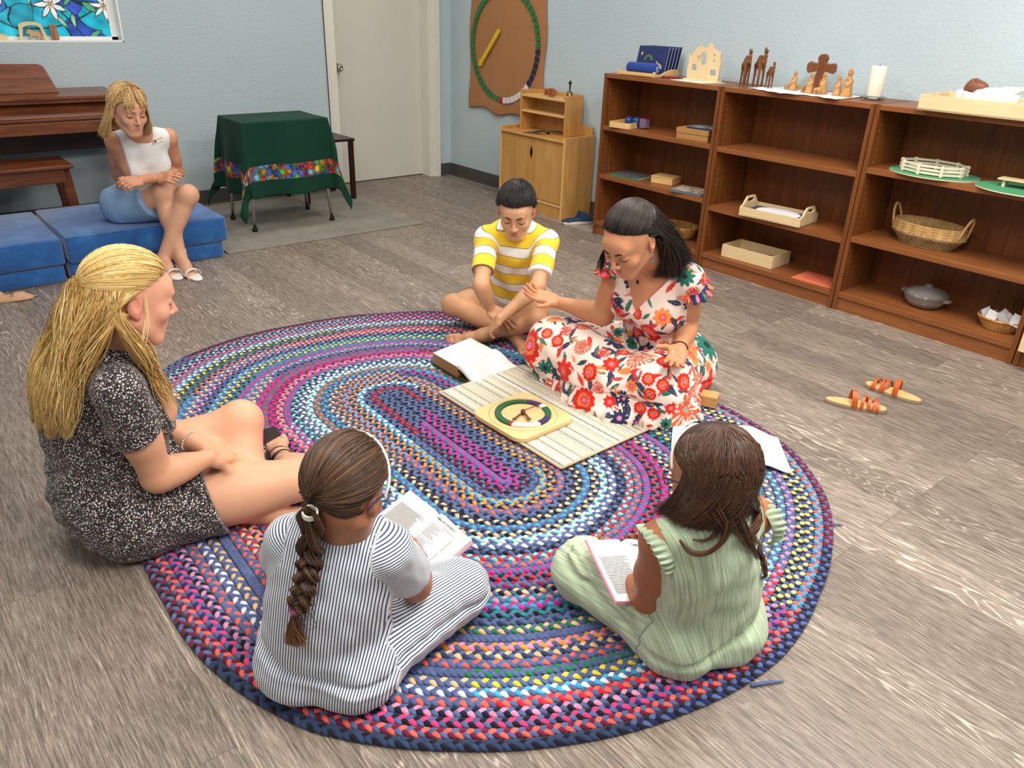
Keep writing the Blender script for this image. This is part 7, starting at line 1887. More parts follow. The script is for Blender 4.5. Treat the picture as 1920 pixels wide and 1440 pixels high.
# white cloth with nativity figures
def runner():
    P4=[at(1410,167,ZT+.001),at(1485,186,ZT+.001),at(1616,186,ZT+.001),at(1590,166,ZT+.001)]; 
    n=40; vs=[]; A=V3(3.905,2.66,0); 
    c=[V3(3.935,2.69,0),V3(3.868,2.30,0),V3(3.885,2.15,0),V3(4.16,2.12,0),V3(4.20,2.62,0)]
    ys=np.linspace(2.68,2.12,n); 
    for j in range(14):
        for i in range(n):
            f=j/13; y=ys[i]; x0=3.878+.03*math.sin(i*.28)*.6-.012+ (.06*max(0,(y-2.58)/.1)); x1=4.17+.02*math.sin(i*.5)
            x=x0+(x1-x0)*f; z=ZT+.0012+abs(.0028*math.sin(i*.55+j*.2))*(1-f*.5)
            vs.append((x,y,z))
    fs=[(j*n+i,(j+1)*n+i,(j+1)*n+i+1,j*n+i+1) for j in range(13) for i in range(n-1)]
    o=obj('white_cloth',MB().add(vs,fs),fabric('white_linen','#e9ecef',.85,500,.05,.02),smooth=True,solid=.0018); tag(o,'white cloth under the little carved nativity figures','cloth')
runner()
OLV=wood('olive_wood','#9a6430','#d3a365',2,20,.45,4,(.3,.7)); ZC=ZT+.0045
def king(lbl,px,py,h,ang=0,robe=1.0):
    p=at(px,py,ZC); t=thing('nativity_figure',lbl,'figurine',(p[0],p[1],ZC),ang,'carved nativity figures on the white cloth'); k=h/.10
    b=Body(); b.c(V3(0,0,.012)*k,V3(0,0,.060)*k,.019*k*robe,.012*k,.01*k); b.bx(V3(0,0,.004)*k,V3(.017,.017,.005)*k*V3(robe,robe,1),None,.002*k,.006*k); b.c(V3(.0,-.012,.055)*k,V3(-.014,-.004,.040)*k,.006*k,.005*k,.006*k); b.c(V3(0,.012,.055)*k,V3(-.014,.004,.042)*k,.006*k,.005*k,.006*k)
    b.e(V3(0,0,.080)*k,V3(.0085,.008,.010)*k,None,.006*k); b.e(V3(.004,0,.083)*k,V3(.009,.010,.012)*k,None,.004*k); b.c(V3(0,0,.090)*k,V3(0,0,.096)*k,.007*k,.004*k,.003*k)
    solid('body',b,.0025,OLV,t)
def lamb(lbl,px,py,s_,ang):
    p=at(px,py,ZC); t=thing('nativity_animal',lbl,'figurine',(p[0],p[1],ZC),ang,'carved nativity figures on the white cloth'); b=Body()
    q=lambda x,y,z:V3(x,y,z)*s_
    b.e(q(0,0,.026),V3(.020,.010,.010)*s_,None,.005); b.c(q(.016,0,.030),q(.026,0,.038),.007*s_,.006*s_,.005); b.c(q(.026,0,.040),q(.034,0,.036),.006*s_,.004*s_,.003)
    for x in (.013,-.013):
        for y in (.006,-.006): b.c(q(x,y,.022),q(x,y,.003),.004*s_,.0035*s_,.003)
    solid('body',b,.0022,OLV,t)
lamb('tiny carved animal left of the leftmost nativity figure',1474,168,.75,-2.0); king('tall slim carved nativity figure farthest left on the white cloth',1486,169,.100); lamb('tiny dark carved animal at the foot of the leftmost nativity figure',1494,169,.65,-1.6)
lamb('small carved ox left of the kneeling figure before the cross',1505,173,.9,-2.4); king('carved nativity figure with a tray, left of the cross',1516,175,.103); king('carved shepherd standing in front of the cross',1540,176,.108,0,1.25); lamb('small carved donkey in front of the cross shepherd',1531,177,.95,-1.2)
king('shorter carved nativity figure just right of the cross',1568,179,.100); king('tallest carved nativity figure, farthest right on the white cloth',1586,181,.135)
t=thing('wooden_cross','brown wooden cross with rounded arms standing behind the nativity figures','cross',(4.13,2.385,ZT+.002),.15)
def lobed(w0,w1,z0,z1): return [(-w0,z0),(w0,z0),(w1,z1),(-w1,z1)]
cp_=[(-.038,0),(.038,0),(.026,.085),(.020,.105),(.040,.098),(.070,.090),(.080,.108),(.080,.135),(.066,.150),(.034,.142),(.022,.146),(.028,.168),(.018,.185),(-.004,.190),(-.022,.182),(-.028,.166),(-.020,.146),(-.040,.142),(-.068,.148),(-.078,.134),(-.078,.108),(-.066,.094),(-.038,.100),(-.022,.104),(-.026,.085)]
o=obj('cross_body',MB().prism(cp_,-.011,.011,0),wood('cross_wood','#5a3018','#8c5430',2,9,.4,6,(.3,.7)),t,.004)
# candle on glass plate
t=thing('pillar_candle','thick ivory pillar candle standing on a round glass plate','candle',(4.06,2.035,ZT+.0165))
obj('wax',MB().lathe([(.002,0),(.036,0),(.0375,.004),(.0375,.136),(.035,.141),(.018,.1395),(.002,.1375)],seg=40),plain('ivory_wax','#e9e3d0',.4,var=.02),t,smooth=False,bevel=.001); obj('wick',MB().tube([(0,0,.137),(.001,0,.146),(.003,.001,.151)],.001,6),BLK,t)
for p_ in t.children[0].data.polygons: p_.use_smooth=abs(p_.normal.z)<.6
GL=NT('clear_glass'); GL.b.inputs['Transmission Weight'].default_value=.92; GL.b.inputs['IOR'].default_value=1.45; GLM=GL.out((.93,.95,.95),.03,.5)
o=obj('glass_plate',MB().lathe([(.002,0),(.040,0),(.062,.010),(.064,.012),(.062,.0145),(.040,.005),(.002,.005)],seg=40).xf(Matrix.Translation((4.06,2.035,ZT+.0005))),GLM,smooth=True); tag(o,'round glass plate under the ivory pillar candle','plate')
# long pine tray with basket, doll, cloth
t=thing('wooden_tray','long shallow birch tray hanging over the front of the bookcase top at the right','tray',(3.835,1.45,ZT),.04)
Lx,Ly=.34,.27
TB=MB().box(0,.30,-.62,.25,.001,.008); obj('tray_base',TB,LM,t)
obj('tray_side',MB().box(0,.012,-.62,.25,.001,.066),LM,t,.001); obj('tray_side',MB().box(.29,.302,-.62,.25,.001,.066),LM,t,.001); obj('tray_side',MB().box(.012,.29,.238,.25,.001,.066),LM,t,.001)
WK=wood('wicker_gold','#8a5a24','#d9a75c',2,30,.6,3,(.3,.7))
def wicker(root,prof,sx,sy,n_rows,seg,mat,r=.0028,name='basket_weave'):
    """coiled rows weaving in and out round the uprights"""
    mb=MB()
    zs=np.linspace(0,1,n_rows)
    for j,f in enumerate(zs):
        rr=np.interp(f,[p_[0] for p_ in prof],[p_[1] for p_ in prof]); z=np.interp(f,[p_[0] for p_ in prof],[p_[2] for p_ in prof])
        n=seg*4; mb.tube([((rr+.0016*math.sin(seg*a+j*PI))*sx*math.cos(a),(rr+.0016*math.sin(seg*a+j*PI))*sy*math.sin(a),z) for a in np.linspace(0,2*PI,n+1)],r,5)
    return obj(name,mb,mat,root,smooth=True)
bk=thing('manger_basket','small wicker basket lined with white cloth inside the long birch tray','basket',(3.975,1.475,ZT+.009),.0)
wicker(bk,[(0,.048,0),(1,.066,.052)],1.0,1.75,11,22,WK)
obj('basket_bottom',MB().lathe([(.001,0),(.046,0),(.046,.003),(.001,.003)],seg=24,sx=1.0,sy=1.75),WK,bk)
WL=fabric('white_flannel','#e4e2de',.9,300,.06,.03)
def linf(P):
    r=np.sqrt((P[:,0]/1.0)**2+(P[:,1]/1.75)**2); th=np.arctan2(P[:,1],P[:,0]); rim=np.abs(r-.068-.003*np.sin(th*14)); z=P[:,2]-.052-.010*np.abs(np.sin(th))-.012*(P[:,1]>.05)*0
    d=np.sqrt(rim**2*1.0+ (np.clip(np.abs(z)-.012,0,9))**2)-.0075
    inner=np.maximum(r-.062,np.abs(P[:,2]-.045-.006*wob(P,50,3))-.008); return smin(d,inner,.01)-.001
lb=Body(); lb.e(V3(0,0,.05),V3(.09,.15,.03)); cl_=cloth_mesh('cloth_lining',bk,linf,V3(-.10,-.16,.02),V3(.10,.16,.095),WL,.004)
dl=thing('baby_doll','brown baby doll wrapped in white, lying in the wicker basket','doll',(3.975,1.475,ZT+.009),.0)
b=Body(); hcD=V3(.0,.062,.090)+V3(0,0,0)
W,HR=add_head(b,hcD,V3(.0,-.35,1.0)*1.0+V3(-.25,0,0),V3(0,1,.35),.36,None,wide=1.1,nose=.8)
b.c(hcD+V3(0,-.03,-.006),V3(0,.02,.075),.016,.018,.01)
solid('doll_body',b,.0025,plain('doll_brown','#7a4a34',.5),dl)
sw=Body(); sw.e(V3(0,-.03,.072),V3(.040,.080,.026),None,.01); sw.c(V3(-.03,.025,.075),V3(.03,.02,.078),.014,.012,.02); sw.c(V3(.0,-.07,.085),V3(-.01,-.145,.105),.016,.010,.02)
lo,hi=sw.bounds(.02); cloth_mesh('swaddling_cloth',dl,lambda P:sw.d(P)-.003+.003*wob(P,70,4),lo,hi,WL,.003)
wb=thing('white_board','thin white board lying tilted across the right end of the long birch tray','board',(3.975,1.10,ZT+.068),.05,rot=(0,-.08,.05)); obj('board_body',MB().box(-.11,.13,-.20,.20,0,.004),plain('white_card','#eef0f2',.6),wb,.001)
# ---- upper shelf of the first bookcase
t=thing('pine_tray','round-cornered pine tray holding blue glasses on the upper shelf','tray',(3.985,3.60,.728),.18)
rp=[];S1,S2,r=.115,.082,.03
for cx_,cy_,a0 in ((S1-r,S2-r,0),(-S1+r,S2-r,PI/2),(-S1+r,-S2+r,PI),(S1-r,-S2+r,1.5*PI)):
    for k in range(6): a=a0+k*PI/10; rp.append((cx_+r*math.cos(a),cy_+r*math.sin(a)))
obj('tray_base',MB().prism([(x*.98,y*.98) for x,y in rp],0,.006),LM2,t)
wl=MB(); n=len(rp); wl.add([(x,y,0) for x,y in rp]+[(x,y,.034) for x,y in rp]+[(x*.93,y*.9,.034) for x,y in rp]+[(x*.93,y*.9,.006) for x,y in rp],[(k*n+i,k*n+(i+1)%n,(k+1)*n+(i+1)%n,(k+1)*n+i) for k in range(3) for i in range(n)]); obj('tray_side',wl,LM2,t)
BG=NT('blue_glass'); BG.b.inputs['Transmission Weight'].default_value=.7; BGM=BG.out(lin('#3d6fc0'),.05,.5); BW_=plain('pale_blue_wax','#8fb6dc',.5)
for k,(x,y,l_) in enumerate(((3.975,3.585,'blue votive glass in the pine tray, nearer the bookcase side'),(3.995,3.535,'blue votive glass in the pine tray, beside the clear box'))):
    g=thing('votive_glass',l_,'glass',(x,y,.7345)); obj('glass',MB().lathe([(.002,0),(.020,0),(.025,.012),(.026,.035),(.021,.056),(.0195,.056),(.024,.035),(.023,.012),(.018,.004),(.002,.004)],seg=24),BGM,g,smooth=True); obj('wax',MB().lathe([(.002,.005),(.0175,.005),(.0185,.026),(.002,.026)],seg=20),BW_,g)
g=thing('clear_box','small clear lilac plastic box standing in the pine tray','box',(4.005,3.475,.7345),.15); CB=NT('lilac_plastic'); CB.b.inputs['Transmission Weight'].default_value=.6; obj('box_body',MB().box(-.022,.022,-.024,.024,0,.052),CB.out(lin('#a08fb0'),.15,.5),g,.002); obj('lid',MB().box(-.023,.023,-.025,.025,.0522,.058),MATS.get('dark_red_beads'),g,.001)
t=thing('kraft_box','lidded brown cardboard box at the right of the upper shelf, a book on it','box',(3.90,3.0,.728),.08)
obj('box_body',MB().box(0,.18,-.105,.115,0,.034),KRAFT,t,.001); obj('lid',MB().box(-.003,.183,-.108,.118,.0345,.064),KRAFT,t,.001)
def book(name,lbl,loc,ang,w,h,th,cov,art=None):
    t=thing('book',lbl,'book',loc,ang); obj('cover',MB().box(-w/2,w/2,-h/2,h/2,0,.0012).box(-w/2,w/2,-h/2,h/2,th-.0012,th).box(-w/2,-w/2+.0015,-h/2,h/2,0,th),cov,t); obj('pages',MB().box(-w/2+.002,w/2-.003,-h/2+.003,h/2-.003,.0013,th-.0013),PAPER,t)
    m=NT(name+'_art'); nz=m.noise(m.coord(),22,4,.7,1.0); c=m.ramp(nz.outputs[0],art); obj('cover_art',MB().box(-w/2+.004,w/2-.006,-h/2+.004,h/2-.006,th,th+.0004),m.out(c,.35,.4),t); return t
book('dish','flat book with a pale round picture lying on the cardboard box',(3.985,2.965,.7935),.10,.15,.19,.010,plain('slate_cover','#33405c',.4),[(.3,lin('#2a3350')),(.5,lin('#7f8c86')),(.62,lin('#c2bfa2')),(.75,lin('#3a4668'))])
book('green','thin book with a green edge and dark cover at the left of the second shelf',(4.02,3.555,.414),.12,.20,.235,.008,plain('green_cover','#3f8f5a',.4),[(.3,lin('#1f2a36')),(.5,lin('#5a6f78')),(.6,lin('#8a4a3a')),(.75,lin('#33456a'))])
t=thing('wooden_box','small plain wooden lidded box in the middle of the second shelf','box',(4.05,3.285,.414),.22); obj('box_body',MB().box(-.06,.06,-.075,.075,0,.036),LM2,t,.001); obj('lid',MB().box(-.062,.062,-.077,.077,.0365,.044),LM2,t,.001)
book('angel','glossy book with a cream picture cover at the right of the second shelf',(3.965,3.005,.414),.20,.17,.215,.016,plain('grey_cover','#5d6a70',.35),[(.3,lin('#3a3f40')),(.5,lin('#a89a80')),(.62,lin('#d8cbb0')),(.75,lin('#4d5a60'))])
rb=obj('red_ribbon',MB().tube([(3.90,3.685,.418),(3.876,3.68,.417),(3.872,3.679,.40),(3.873,3.685,.36)],.0014,5),plain('red_ribbon','#a3262a',.6)); tag(rb,'thin red ribbon marker hanging over the second shelf edge','ribbon')
# woven bowl basket on the bottom shelf
t=thing('woven_basket','flat woven straw basket on the bottom shelf behind the woman','basket',(4.03,3.13,.0955),.1)
wicker(t,[(0,.060,0),(.3,.075,.020),(1,.095,.080)],1.05,1.55,15,26,WK,.003); obj('basket_bottom',MB().lathe([(.001,0),(.060,0),(.060,.003),(.001,.003)],seg=24,sx=1.05,sy=1.55),WK,t)
hd=MB(); hd.tube([(.0+.03*math.cos(a),-.148-.010*math.sin(a*2),.080+.020*math.sin(a)) for a in np.linspace(0,PI,14)],.005,8); obj('handle',hd,WK,t,smooth=True)
# ---- middle bookcase: tray with handles, open box, orange sheet
t=thing('handled_tray','birch tray with cut-out handles on the middle shelf, white disc inside','tray',(3.855,2.375,.382),.10)
obj('tray_base',MB().box(0,.21,-.185,.185,0,.006),LM,t); obj('felt_lining',MB().box(.012,.20,-.172,.172,.0062,.028),fabric('navy_felt','#17153f'),t)
obj('tray_side',MB().box(0,.010,-.185,.185,.0,.048),LM,t,.001); obj('tray_side',MB().box(.20,.21,-.185,.185,.0,.048),LM,t,.001)
for sy in (-1,1):
    ct=bpy.data.curves.new('h','CURVE'); ct.dimensions='2D'; ct.fill_mode='BOTH'; ct.extrude=.005; spl([(.005,0),(.205,0),(.205,.050),(.185,.056),(.160,.085),(.145,.098),(.065,.098),(.050,.085),(.025,.056),(.005,.050)]); spl([(.070,.066),(.140,.066),(.148,.076),(.138,.087),(.072,.087),(.062,.076)])
    tmp=bpy.data.objects.new('tmp',ct); COL.objects.link(tmp); me=bpy.data.meshes.new_from_object(tmp.evaluated_get(bpy.context.evaluated_depsgraph_get())); bpy.data.objects.remove(tmp,do_unlink=True); me.materials.append(LM)
    o=link('tray_handle',me,t); o.matrix_local=Matrix.Translation((0,sy*.180,0))@Matrix.Rotation(PI/2,4,'X')
d_=obj('white_disc',MB().lathe([(.002,0),(.080,0),(.084,.004),(.080,.009),(.002,.010)],(0,0,0),48,sx=1.0,sy=1.55),plain('white_foam_disc','#e6e5ea',.7),loc=(3.955,2.383,.4105),rotz=.10,bevel=.001); tag(d_,'white oval disc lying on navy felt in the handled tray','disc')
t=thing('open_box','open pale plywood box on the bottom shelf of the middle bookcase','box',(3.925,2.52,.096),.05)
for (x0,x1,y0,y1) in ((0,.010,-.17,.17),(.19,.20,-.17,.17),(.010,.19,-.17,-.16),(.010,.19,.16,.17)): obj('box_side',MB().box(x0,x1,y0,y1,0,.072),LM,t,.001)
obj('box_base',MB().box(.01,.19,-.16,.16,0,.006),LM,t)
tr=obj('inner_tray',MB().box(3.96,4.085,2.39,2.62,.104,.125),LM); tag(tr,'smaller flat wooden tray lying inside the open plywood box','tray')
mb=MB(); rng=np.random.RandomState(9)
for k in range(22): a=rng.uniform(0,6); mb.tube([(4.02+rng.normal()*.012,2.42+rng.normal()*.015,.128),(4.02+.03*math.cos(a),2.42+.03*math.sin(a),.134+rng.uniform(0,.012))],.0016,4)
g_=obj('green_sprig',mb,plain('dark_green_sprig','#2c4a33',.7)); tag(g_,'small dark green sprig lying in the open plywood box','sprig')
t=thing('laminated_card','orange laminated card printed with text on the bottom shelf corner','card',(3.935,2.075,.096),.06)
obj('card',MB().box(-.035,.155,-.125,.125,0,.0015),plain('orange_card','#e8795a',.25),t,.0003); lf=MB()
for k in range(5): lf.box(.13-.028*k-.004,.13-.028*k,-.085+.02*(k%2),.090-.025*(k%3),.0016,.0019)
obj('print_lines',lf,plain('card_ink','#4a211a',.6),t)
# ---- third bookcase
GF=fabric('bright_green_felt','#178a4e',.95,300,.05,.03); CE=plain('cream_edge','#d9d3bd',.6)
def disc(lbl,loc,rx,ry,ang=0):
    t=thing('green_disc',lbl,'disc',loc,ang); obj('felt_top',MB().lathe([(.002,.0045),(1,.0045),(1,.006),(.002,.006)],seg=64,sx=1,sy=1).xf(Matrix.Diagonal((rx,ry,1,1))),GF,t); obj('rim',MB().lathe([(.002,0),(1.004,0),(1.004,.0045),(.002,.0045)],seg=64).xf(Matrix.Diagonal((rx,ry,1,1))),CE,t)
disc('green felt disc under the little white fence',(4.0,1.625,.751),.155,.205); disc('green felt disc under the little wooden bench',(3.965,1.21,.751),.155,.200)
t=thing('toy_fence','ring of small white wooden rail fence sections on green felt','fence',(3.995,1.63,.7575)); FW_=plain('white_wood','#ddd3bc',.6)
NF=9
for k in range(NF):
    a0=2*PI*k/NF+.2; a1=2*PI*(k+1)/NF+.2; p0=V3(.105*math.cos(a0),.150*math.sin(a0),0); p1=V3(.105*math.cos(a1),.150*math.sin(a1),0); d=unit(p1-p0); nn=V3(-d[1],d[0],0)
    mb=MB()
    for z in (.010,.026,.042):
        a=p0-d*.012; b_=p1+d*.012; q=nn*.003; mb.hexa([tuple(a-q+V3(0,0,z-.005)),tuple(b_-q+V3(0,0,z-.005)),tuple(b_+q+V3(0,0,z-.005)),tuple(a+q+V3(0,0,z-.005))],[tuple(a-q+V3(0,0,z+.005)),tuple(b_-q+V3(0,0,z+.005)),tuple(b_+q+V3(0,0,z+.005)),tuple(a+q+V3(0,0,z+.005))])
    obj('rail_section',mb,FW_,t); obj('post',MB().box(p0[0]-.006,p0[0]+.006,p0[1]-.006,p0[1]+.006,0,.050),FW_,t,.0008)
t=thing('toy_bench','small wooden bench on the green disc at the right edge','toy',(3.965,1.21,.7575),.05); obj('bench_top',MB().box(-.035,.035,-.10,.11,.030,.037),LM,t,.001)
for y in (-.07,.085): obj('leg',MB().box(-.022,.022,y-.006,y+.006,0,.030),FW_,t,.0005)
t=thing('oval_basket','oval woven seagrass basket with two tall rope handles','basket',(4.06,1.60,.401),-.12)
SG=wood('seagrass','#6f5530','#b6986a',2,40,.7,2,(.3,.7)); ST=wood('straw','#9a733c','#d8b176',2,40,.6,2,(.3,.7))
wicker(t,[(0,.080,.004),(.5,.104,.045),(1,.112,.058)],.98,1.62,9,34,SG,.0040,'lower_weave'); wicker(t,[(0,.113,.064),(1,.108,.108)],.98,1.62,8,10,ST,.0036,'upper_band')
obj('basket_bottom',MB().lathe([(.001,0),(.082,0),(.082,.004),(.001,.004)],seg=32,sx=.98,sy=1.62),SG,t)
obj('basket_wall',MB().lathe([(.079,.002),(.101,.045),(.109,.060),(.105,.106),(.103,.106),(.106,.060),(.098,.045),(.077,.004)],seg=48,sx=.98,sy=1.62),ST,t,smooth=True)
for sy in (-1,1):
    hp=[(.034*math.cos(a),sy*(.176+.022*math.sin(a)),.085+.085*math.sin(a)) for a in np.linspace(-.25,PI+.25,24)]; obj('rope_handle',MB().tube(hp,.0065,8),ST,t,smooth=True)
cc=[('#4a5a8a','folded blue cloth piece lying inside the oval basket, left'),('#22242e','black cloth piece inside the oval basket, in the middle'),('#6f7690','grey-blue cloth piece inside the oval basket, right')]
for k,(c_,l_) in enumerate(cc):
    b=Body(); b.e(V3(0,0,.018),V3(.030,.045,.020),None,.01); lo,hi=b.bounds(.01); o=cloth_mesh('cloth_piece',None,lambda P:b.d(P)+.004*wob(P,80,k),lo,hi,fabric('piece_'+c_[1:],c_,.9),.004); o.location=(4.06,1.53+.075*k,.415+.030*0+.022); tag(o,l_,'cloth','cloth pieces in the oval basket')
b=Body(); b.e(V3(0,0,0),V3(.070,.125,.016)); o=solid('basket_filling',b,.005,fabric('filling','#5a5f70',.9),None); o.location=(4.06,1.60,.422); tag(o,'grey cloth bundle filling the bottom of the oval basket','cloth')
# glass casserole
SM=NT('smoky_glass'); SM.b.inputs['Transmission Weight'].default_value=.8; SMM=SM.out(lin('#ddd6d0'),.06,.6)
t=thing('glass_casserole','round lidded glass casserole dish with ribbed sides on the bottom shelf','casserole',(4.05,1.525,.1015),-.1)
obj('bowl',MB().lathe([(.002,0),(.060,0),(.078,.010),(.094,.034),(.102,.058),(.106,.060),(.106,.064),(.098,.064),(.089,.036),(.074,.014),(.056,.005),(.002,.005)],seg=48),SMM,t,smooth=True)
rbm=MB()
for z,r in ((.030,.093),(.038,.0965),(.046,.0995),(.054,.102)): rbm.tube([(r*math.cos(a),r*math.sin(a),z) for a in np.linspace(0,2*PI,49)],.0016,5)
obj('ribs',rbm,SMM,t,smooth=True); obj('lid',MB().lathe([(.104,.065),(.100,.070),(.080,.084),(.050,.095),(.020,.100),(.018,.112),(.014,.114),(.002,.114),(.002,.110),(.012,.098),(.050,.090),(.078,.080),(.098,.067)],seg=48),SMM,t,smooth=True)
for sy in (-1,1): obj('handle',MB().hexa([(-.024,sy*.100-.0,.046),(.024,sy*.100,.046),(.016,sy*.100+sy*.028,.050),(-.016,sy*.100+sy*.028,.050)],[(-.024,sy*.100,.062),(.024,sy*.100,.062),(.016,sy*.100+sy*.028,.062),(-.016,sy*.100+sy*.028,.062)]),SMM,t,.003)
# paper filled basket
t=thing('bread_basket','small oval wicker basket heaped with folded white papers','basket',(4.025,1.155,.1015),.1)
wicker(t,[(0,.055,.002),(1,.080,.052)],.95,1.25,12,30,WK,.0026); obj('basket_wall',MB().lathe([(.002,0),(.053,0),(.078,.052),(.075,.052),(.051,.004),(.002,.004)],seg=32,sx=.95,sy=1.25),WK,t,smooth=True); obj('rim',MB().tube([(.081*.95*math.cos(a),.081*1.25*math.sin(a),.054) for a in np.linspace(0,2*PI,40)],.005,8),WK,t,smooth=True)
rng=np.random.RandomState(14); PW=plain('note_paper','#dfe1e2',.7)
spots=['leaning on the left rim','standing tallest at the left','in front at the left','standing upright in the middle','lying flat in the centre','slanting toward the front','standing at the back right','folded at the right rim','tucked at the far right']
for k in range(9):
    o=obj('paper_slip',MB().add([(-.024,0,-.030),(.024,0,-.030),(.024,.002,.030),(-.024,.002,.030),(-.022,.014,-.028),(.022,.014,-.028),(.022,.003,.030),(-.022,.003,.030)],[(0,1,2,3),(4,7,6,5),(3,2,6,7)]),PW,solid=.0008)
    f=k/8; o.location=(4.010+.020*math.sin(k*2.1),1.225-.14*f,.162+.008*math.sin(k*1.7)); o.rotation_euler=(rng.uniform(-1.0,1.0),rng.uniform(-.7,.7),rng.uniform(0,3.1)); tag(o,'folded white paper slip '+spots[k]+' of the small wicker basket','paper','folded papers in the small wicker basket')
t=thing('open_box','pale plywood box corner cut off by the right edge of the photo','box',(3.80,.87,.1015),.0)
for (x0,x1,y0,y1) in ((0,.010,-.12,.12),(.19,.20,-.12,.12),(.010,.19,-.12,-.11),(.010,.19,.11,.12)): obj('box_side',MB().box(x0,x1,y0,y1,0,.085),LM,t,.001)
obj('box_base',MB().box(.01,.19,-.11,.11,0,.006),LM,t)
# ---- on the cupboard
t=thing('hand_bell','brass hand bell with an ornate handle on top of the hutch','bell',(4.13,4.315,.8195))
BR=plain('aged_brass','#7d6a3f',.28,1.0,.2,40)
obj('bell_cup',MB().lathe([(.034,0),(.036,.002),(.035,.006),(.029,.012),(.024,.024),(.022,.040),(.017,.050),(.006,.054),(.002,.0545),(.002,.050),(.014,.046),(.020,.024),(.028,.008),(.032,.001)],seg=32),BR,t,smooth=True)
obj('handle',MB().lathe([(.004,.054),(.0035,.062),(.007,.066),(.004,.070),(.006,.078),(.0045,.086),(.008,.092),(.005,.098),(.011,.106),(.012,.113),(.009,.120),(.003,.124),(.002,.130),(.001,.131)],seg=16),plain('dark_bronze','#3a2a22',.35,.8),t,smooth=True)
t=thing('fish_ornament','carved wooden fish ornament spelling JESUS on top of the hutch','ornament',(4.09,4.475,.8195),0)
RW=wood('red_wood','#8a4520','#bf7440',1,9,.5,4,(.3,.7))
# fish outline standing on edge, letters raised on its side; faces the room (-x)
fp=[(.075+.0*1,.028)]; body_=[(.055*math.cos(a)-.015,.030+.024*math.sin(a)) for a in np.linspace(PI,-PI,26)[:-1]]
obj('fish_body',MB().prism([(-y,z) for y,z in [(.058*math.cos(a)+.010,.034+.030*math.sin(a)**1) for a in np.linspace(0,2*PI,30)[:-1]]],-.006,.004,0),RW,t,.001)
obj('tail',MB().prism([(.030,.034),(.052,.060),(.062,.056),(.052,.034),(.062,.012),(.052,.008)],-.006,.004,0),RW,t,.001)
tx=text_mesh('lettering','JESUS',.036,RW,t,Matrix.Translation((-.0065,.058,.022))@Matrix(((0,0,-1,0),(-1,0,0,0),(0,1,0,0),(0,0,0,1)))@Matrix.Diagonal((1,1.25,1,1)),.0045,.0006)
bwm=thing('black_bow','black ribbon bow lying on the play cupboard counter','bow',(4.055,4.44,.5645),-.55); BKR=fabric('black_ribbon','#141416',.6,200,.1,.05)
def leafy(pts,w_):
    mb=MB(); mb.tube(pts,[w_*x for x in (.2,.8,1,.9,.5,.2)],8,flat=.35); return mb
for (a,l_) in ((.05,.13),(-.12,.12),(2.9,.09),(3.3,.10),(3.05,.13)):
    obj('loop',leafy([(l_*f*math.cos(a),l_*f*math.sin(a)+.006*math.sin(f*PI),.010+.010*math.sin(f*PI)) for f in np.linspace(0,1,6)],.014),BKR,bwm,smooth=True)
obj('tail',leafy([(-.05-.028*k,.030+.006*k,.006+.003*math.sin(k)) for k in range(6)],.013),BKR,bwm,smooth=True); obj('knot',MB().lathe([(.001,0),(.012,.002),(.014,.010),(.010,.020),(.001,.023)],seg=12),BKR,bwm,smooth=True)
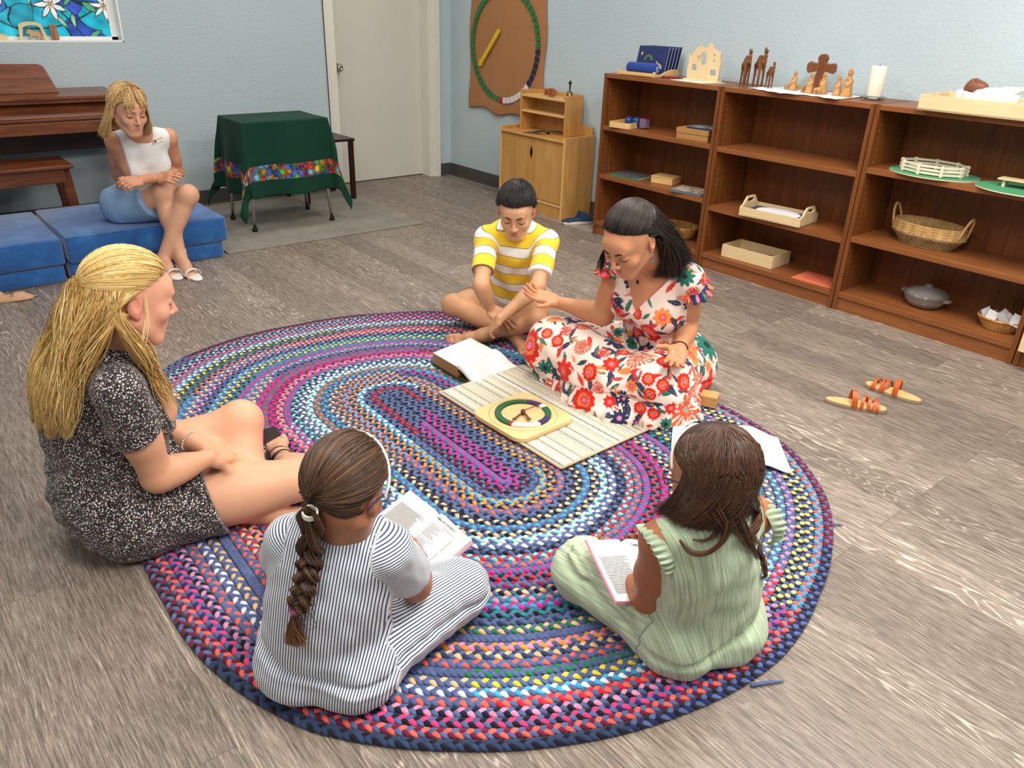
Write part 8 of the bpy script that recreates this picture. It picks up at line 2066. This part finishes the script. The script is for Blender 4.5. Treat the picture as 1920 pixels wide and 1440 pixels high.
# ---- on the window ledge
ZL=WZ0+.0125; LX=plain('pale_toy_wood','#e3cfa2',.55); RX=wood('reddish_toy_wood','#8c5334','#c98f64',2,12,.5,4,(.3,.7))
t=thing('wooden_arch','pale wooden stable arch on the window ledge','toy',(1.09,YB+.04,ZL))
ap=[(-.078,0),(-.062,0),(-.050,.070),(-.030,.082),(0,.086),(.030,.082),(.046,.070),(.062,0),(.080,0),(.055,.092),(.030,.102),(0.004,.106),(0,.096),(-.004,.106),(-.035,.103),(-.070,.092)]
tri=MB(); ct=bpy.data.curves.new('a','CURVE'); ct.dimensions='2D'; ct.fill_mode='BOTH'; ct.extrude=.008; spl(ap); tmp=bpy.data.objects.new('tmp',ct); COL.objects.link(tmp); me=bpy.data.meshes.new_from_object(tmp.evaluated_get(bpy.context.evaluated_depsgraph_get())); bpy.data.objects.remove(tmp,do_unlink=True); me.materials.append(LX); o=link('arch',me,t); o.matrix_local=Matrix.Rotation(PI/2,4,'X')
t=thing('toy_cow','flat wooden toy cow standing under the stable arch','toy',(1.105,YB+.058,ZL)); cw_=[(-.036,0),(-.028,0),(-.024,.022),(.012,.022),(.016,0),(.024,0),(.024,.020),(.034,0),(.040,0),(.036,.040),(.030,.052),(-.010,.050),(-.020,.058),(-.030,.072),(-.028,.058),(-.046,.066),(-.040,.054),(-.050,.044),(-.040,.034),(-.028,.036)]
ct=bpy.data.curves.new('a','CURVE'); ct.dimensions='2D'; ct.fill_mode='BOTH'; ct.extrude=.005; spl(cw_); tmp=bpy.data.objects.new('tmp',ct); COL.objects.link(tmp); me=bpy.data.meshes.new_from_object(tmp.evaluated_get(bpy.context.evaluated_depsgraph_get())); bpy.data.objects.remove(tmp,do_unlink=True); me.materials.append(plain('tan_toy_wood','#cfa277',.55)); o=link('cow_body',me,t); o.matrix_local=Matrix.Rotation(PI/2,4,'X')
t=thing('toy_figure','reddish wooden figure beside the stable arch on the window ledge','figurine',(1.218,YB+.045,ZL)); b=Body(); b.c(V3(0,0,.012),V3(0,0,.055),.018,.014,.01); b.e(V3(0,0,.078),V3(.012,.012,.014),None,.005); b.bx(V3(-.016,.006,.045),V3(.010,.010,.044),None,.003,.004); solid('body',b,.003,RX,t)
t=thing('toy_fence','jagged pale wooden toy piece at the left edge of the window ledge','toy',(.895,YB+.04,ZL)); pf=[(-.06,0),(.055,0),(.055,.022),(.045,.034),(.036,.026),(.026,.040),(.014,.028),(.004,.042),(-.008,.028),(-.02,.040),(-.032,.028),(-.045,.036),(-.06,.024)]
obj('fence_body',MB().prism(pf,-.006,.006,1),LX,t)
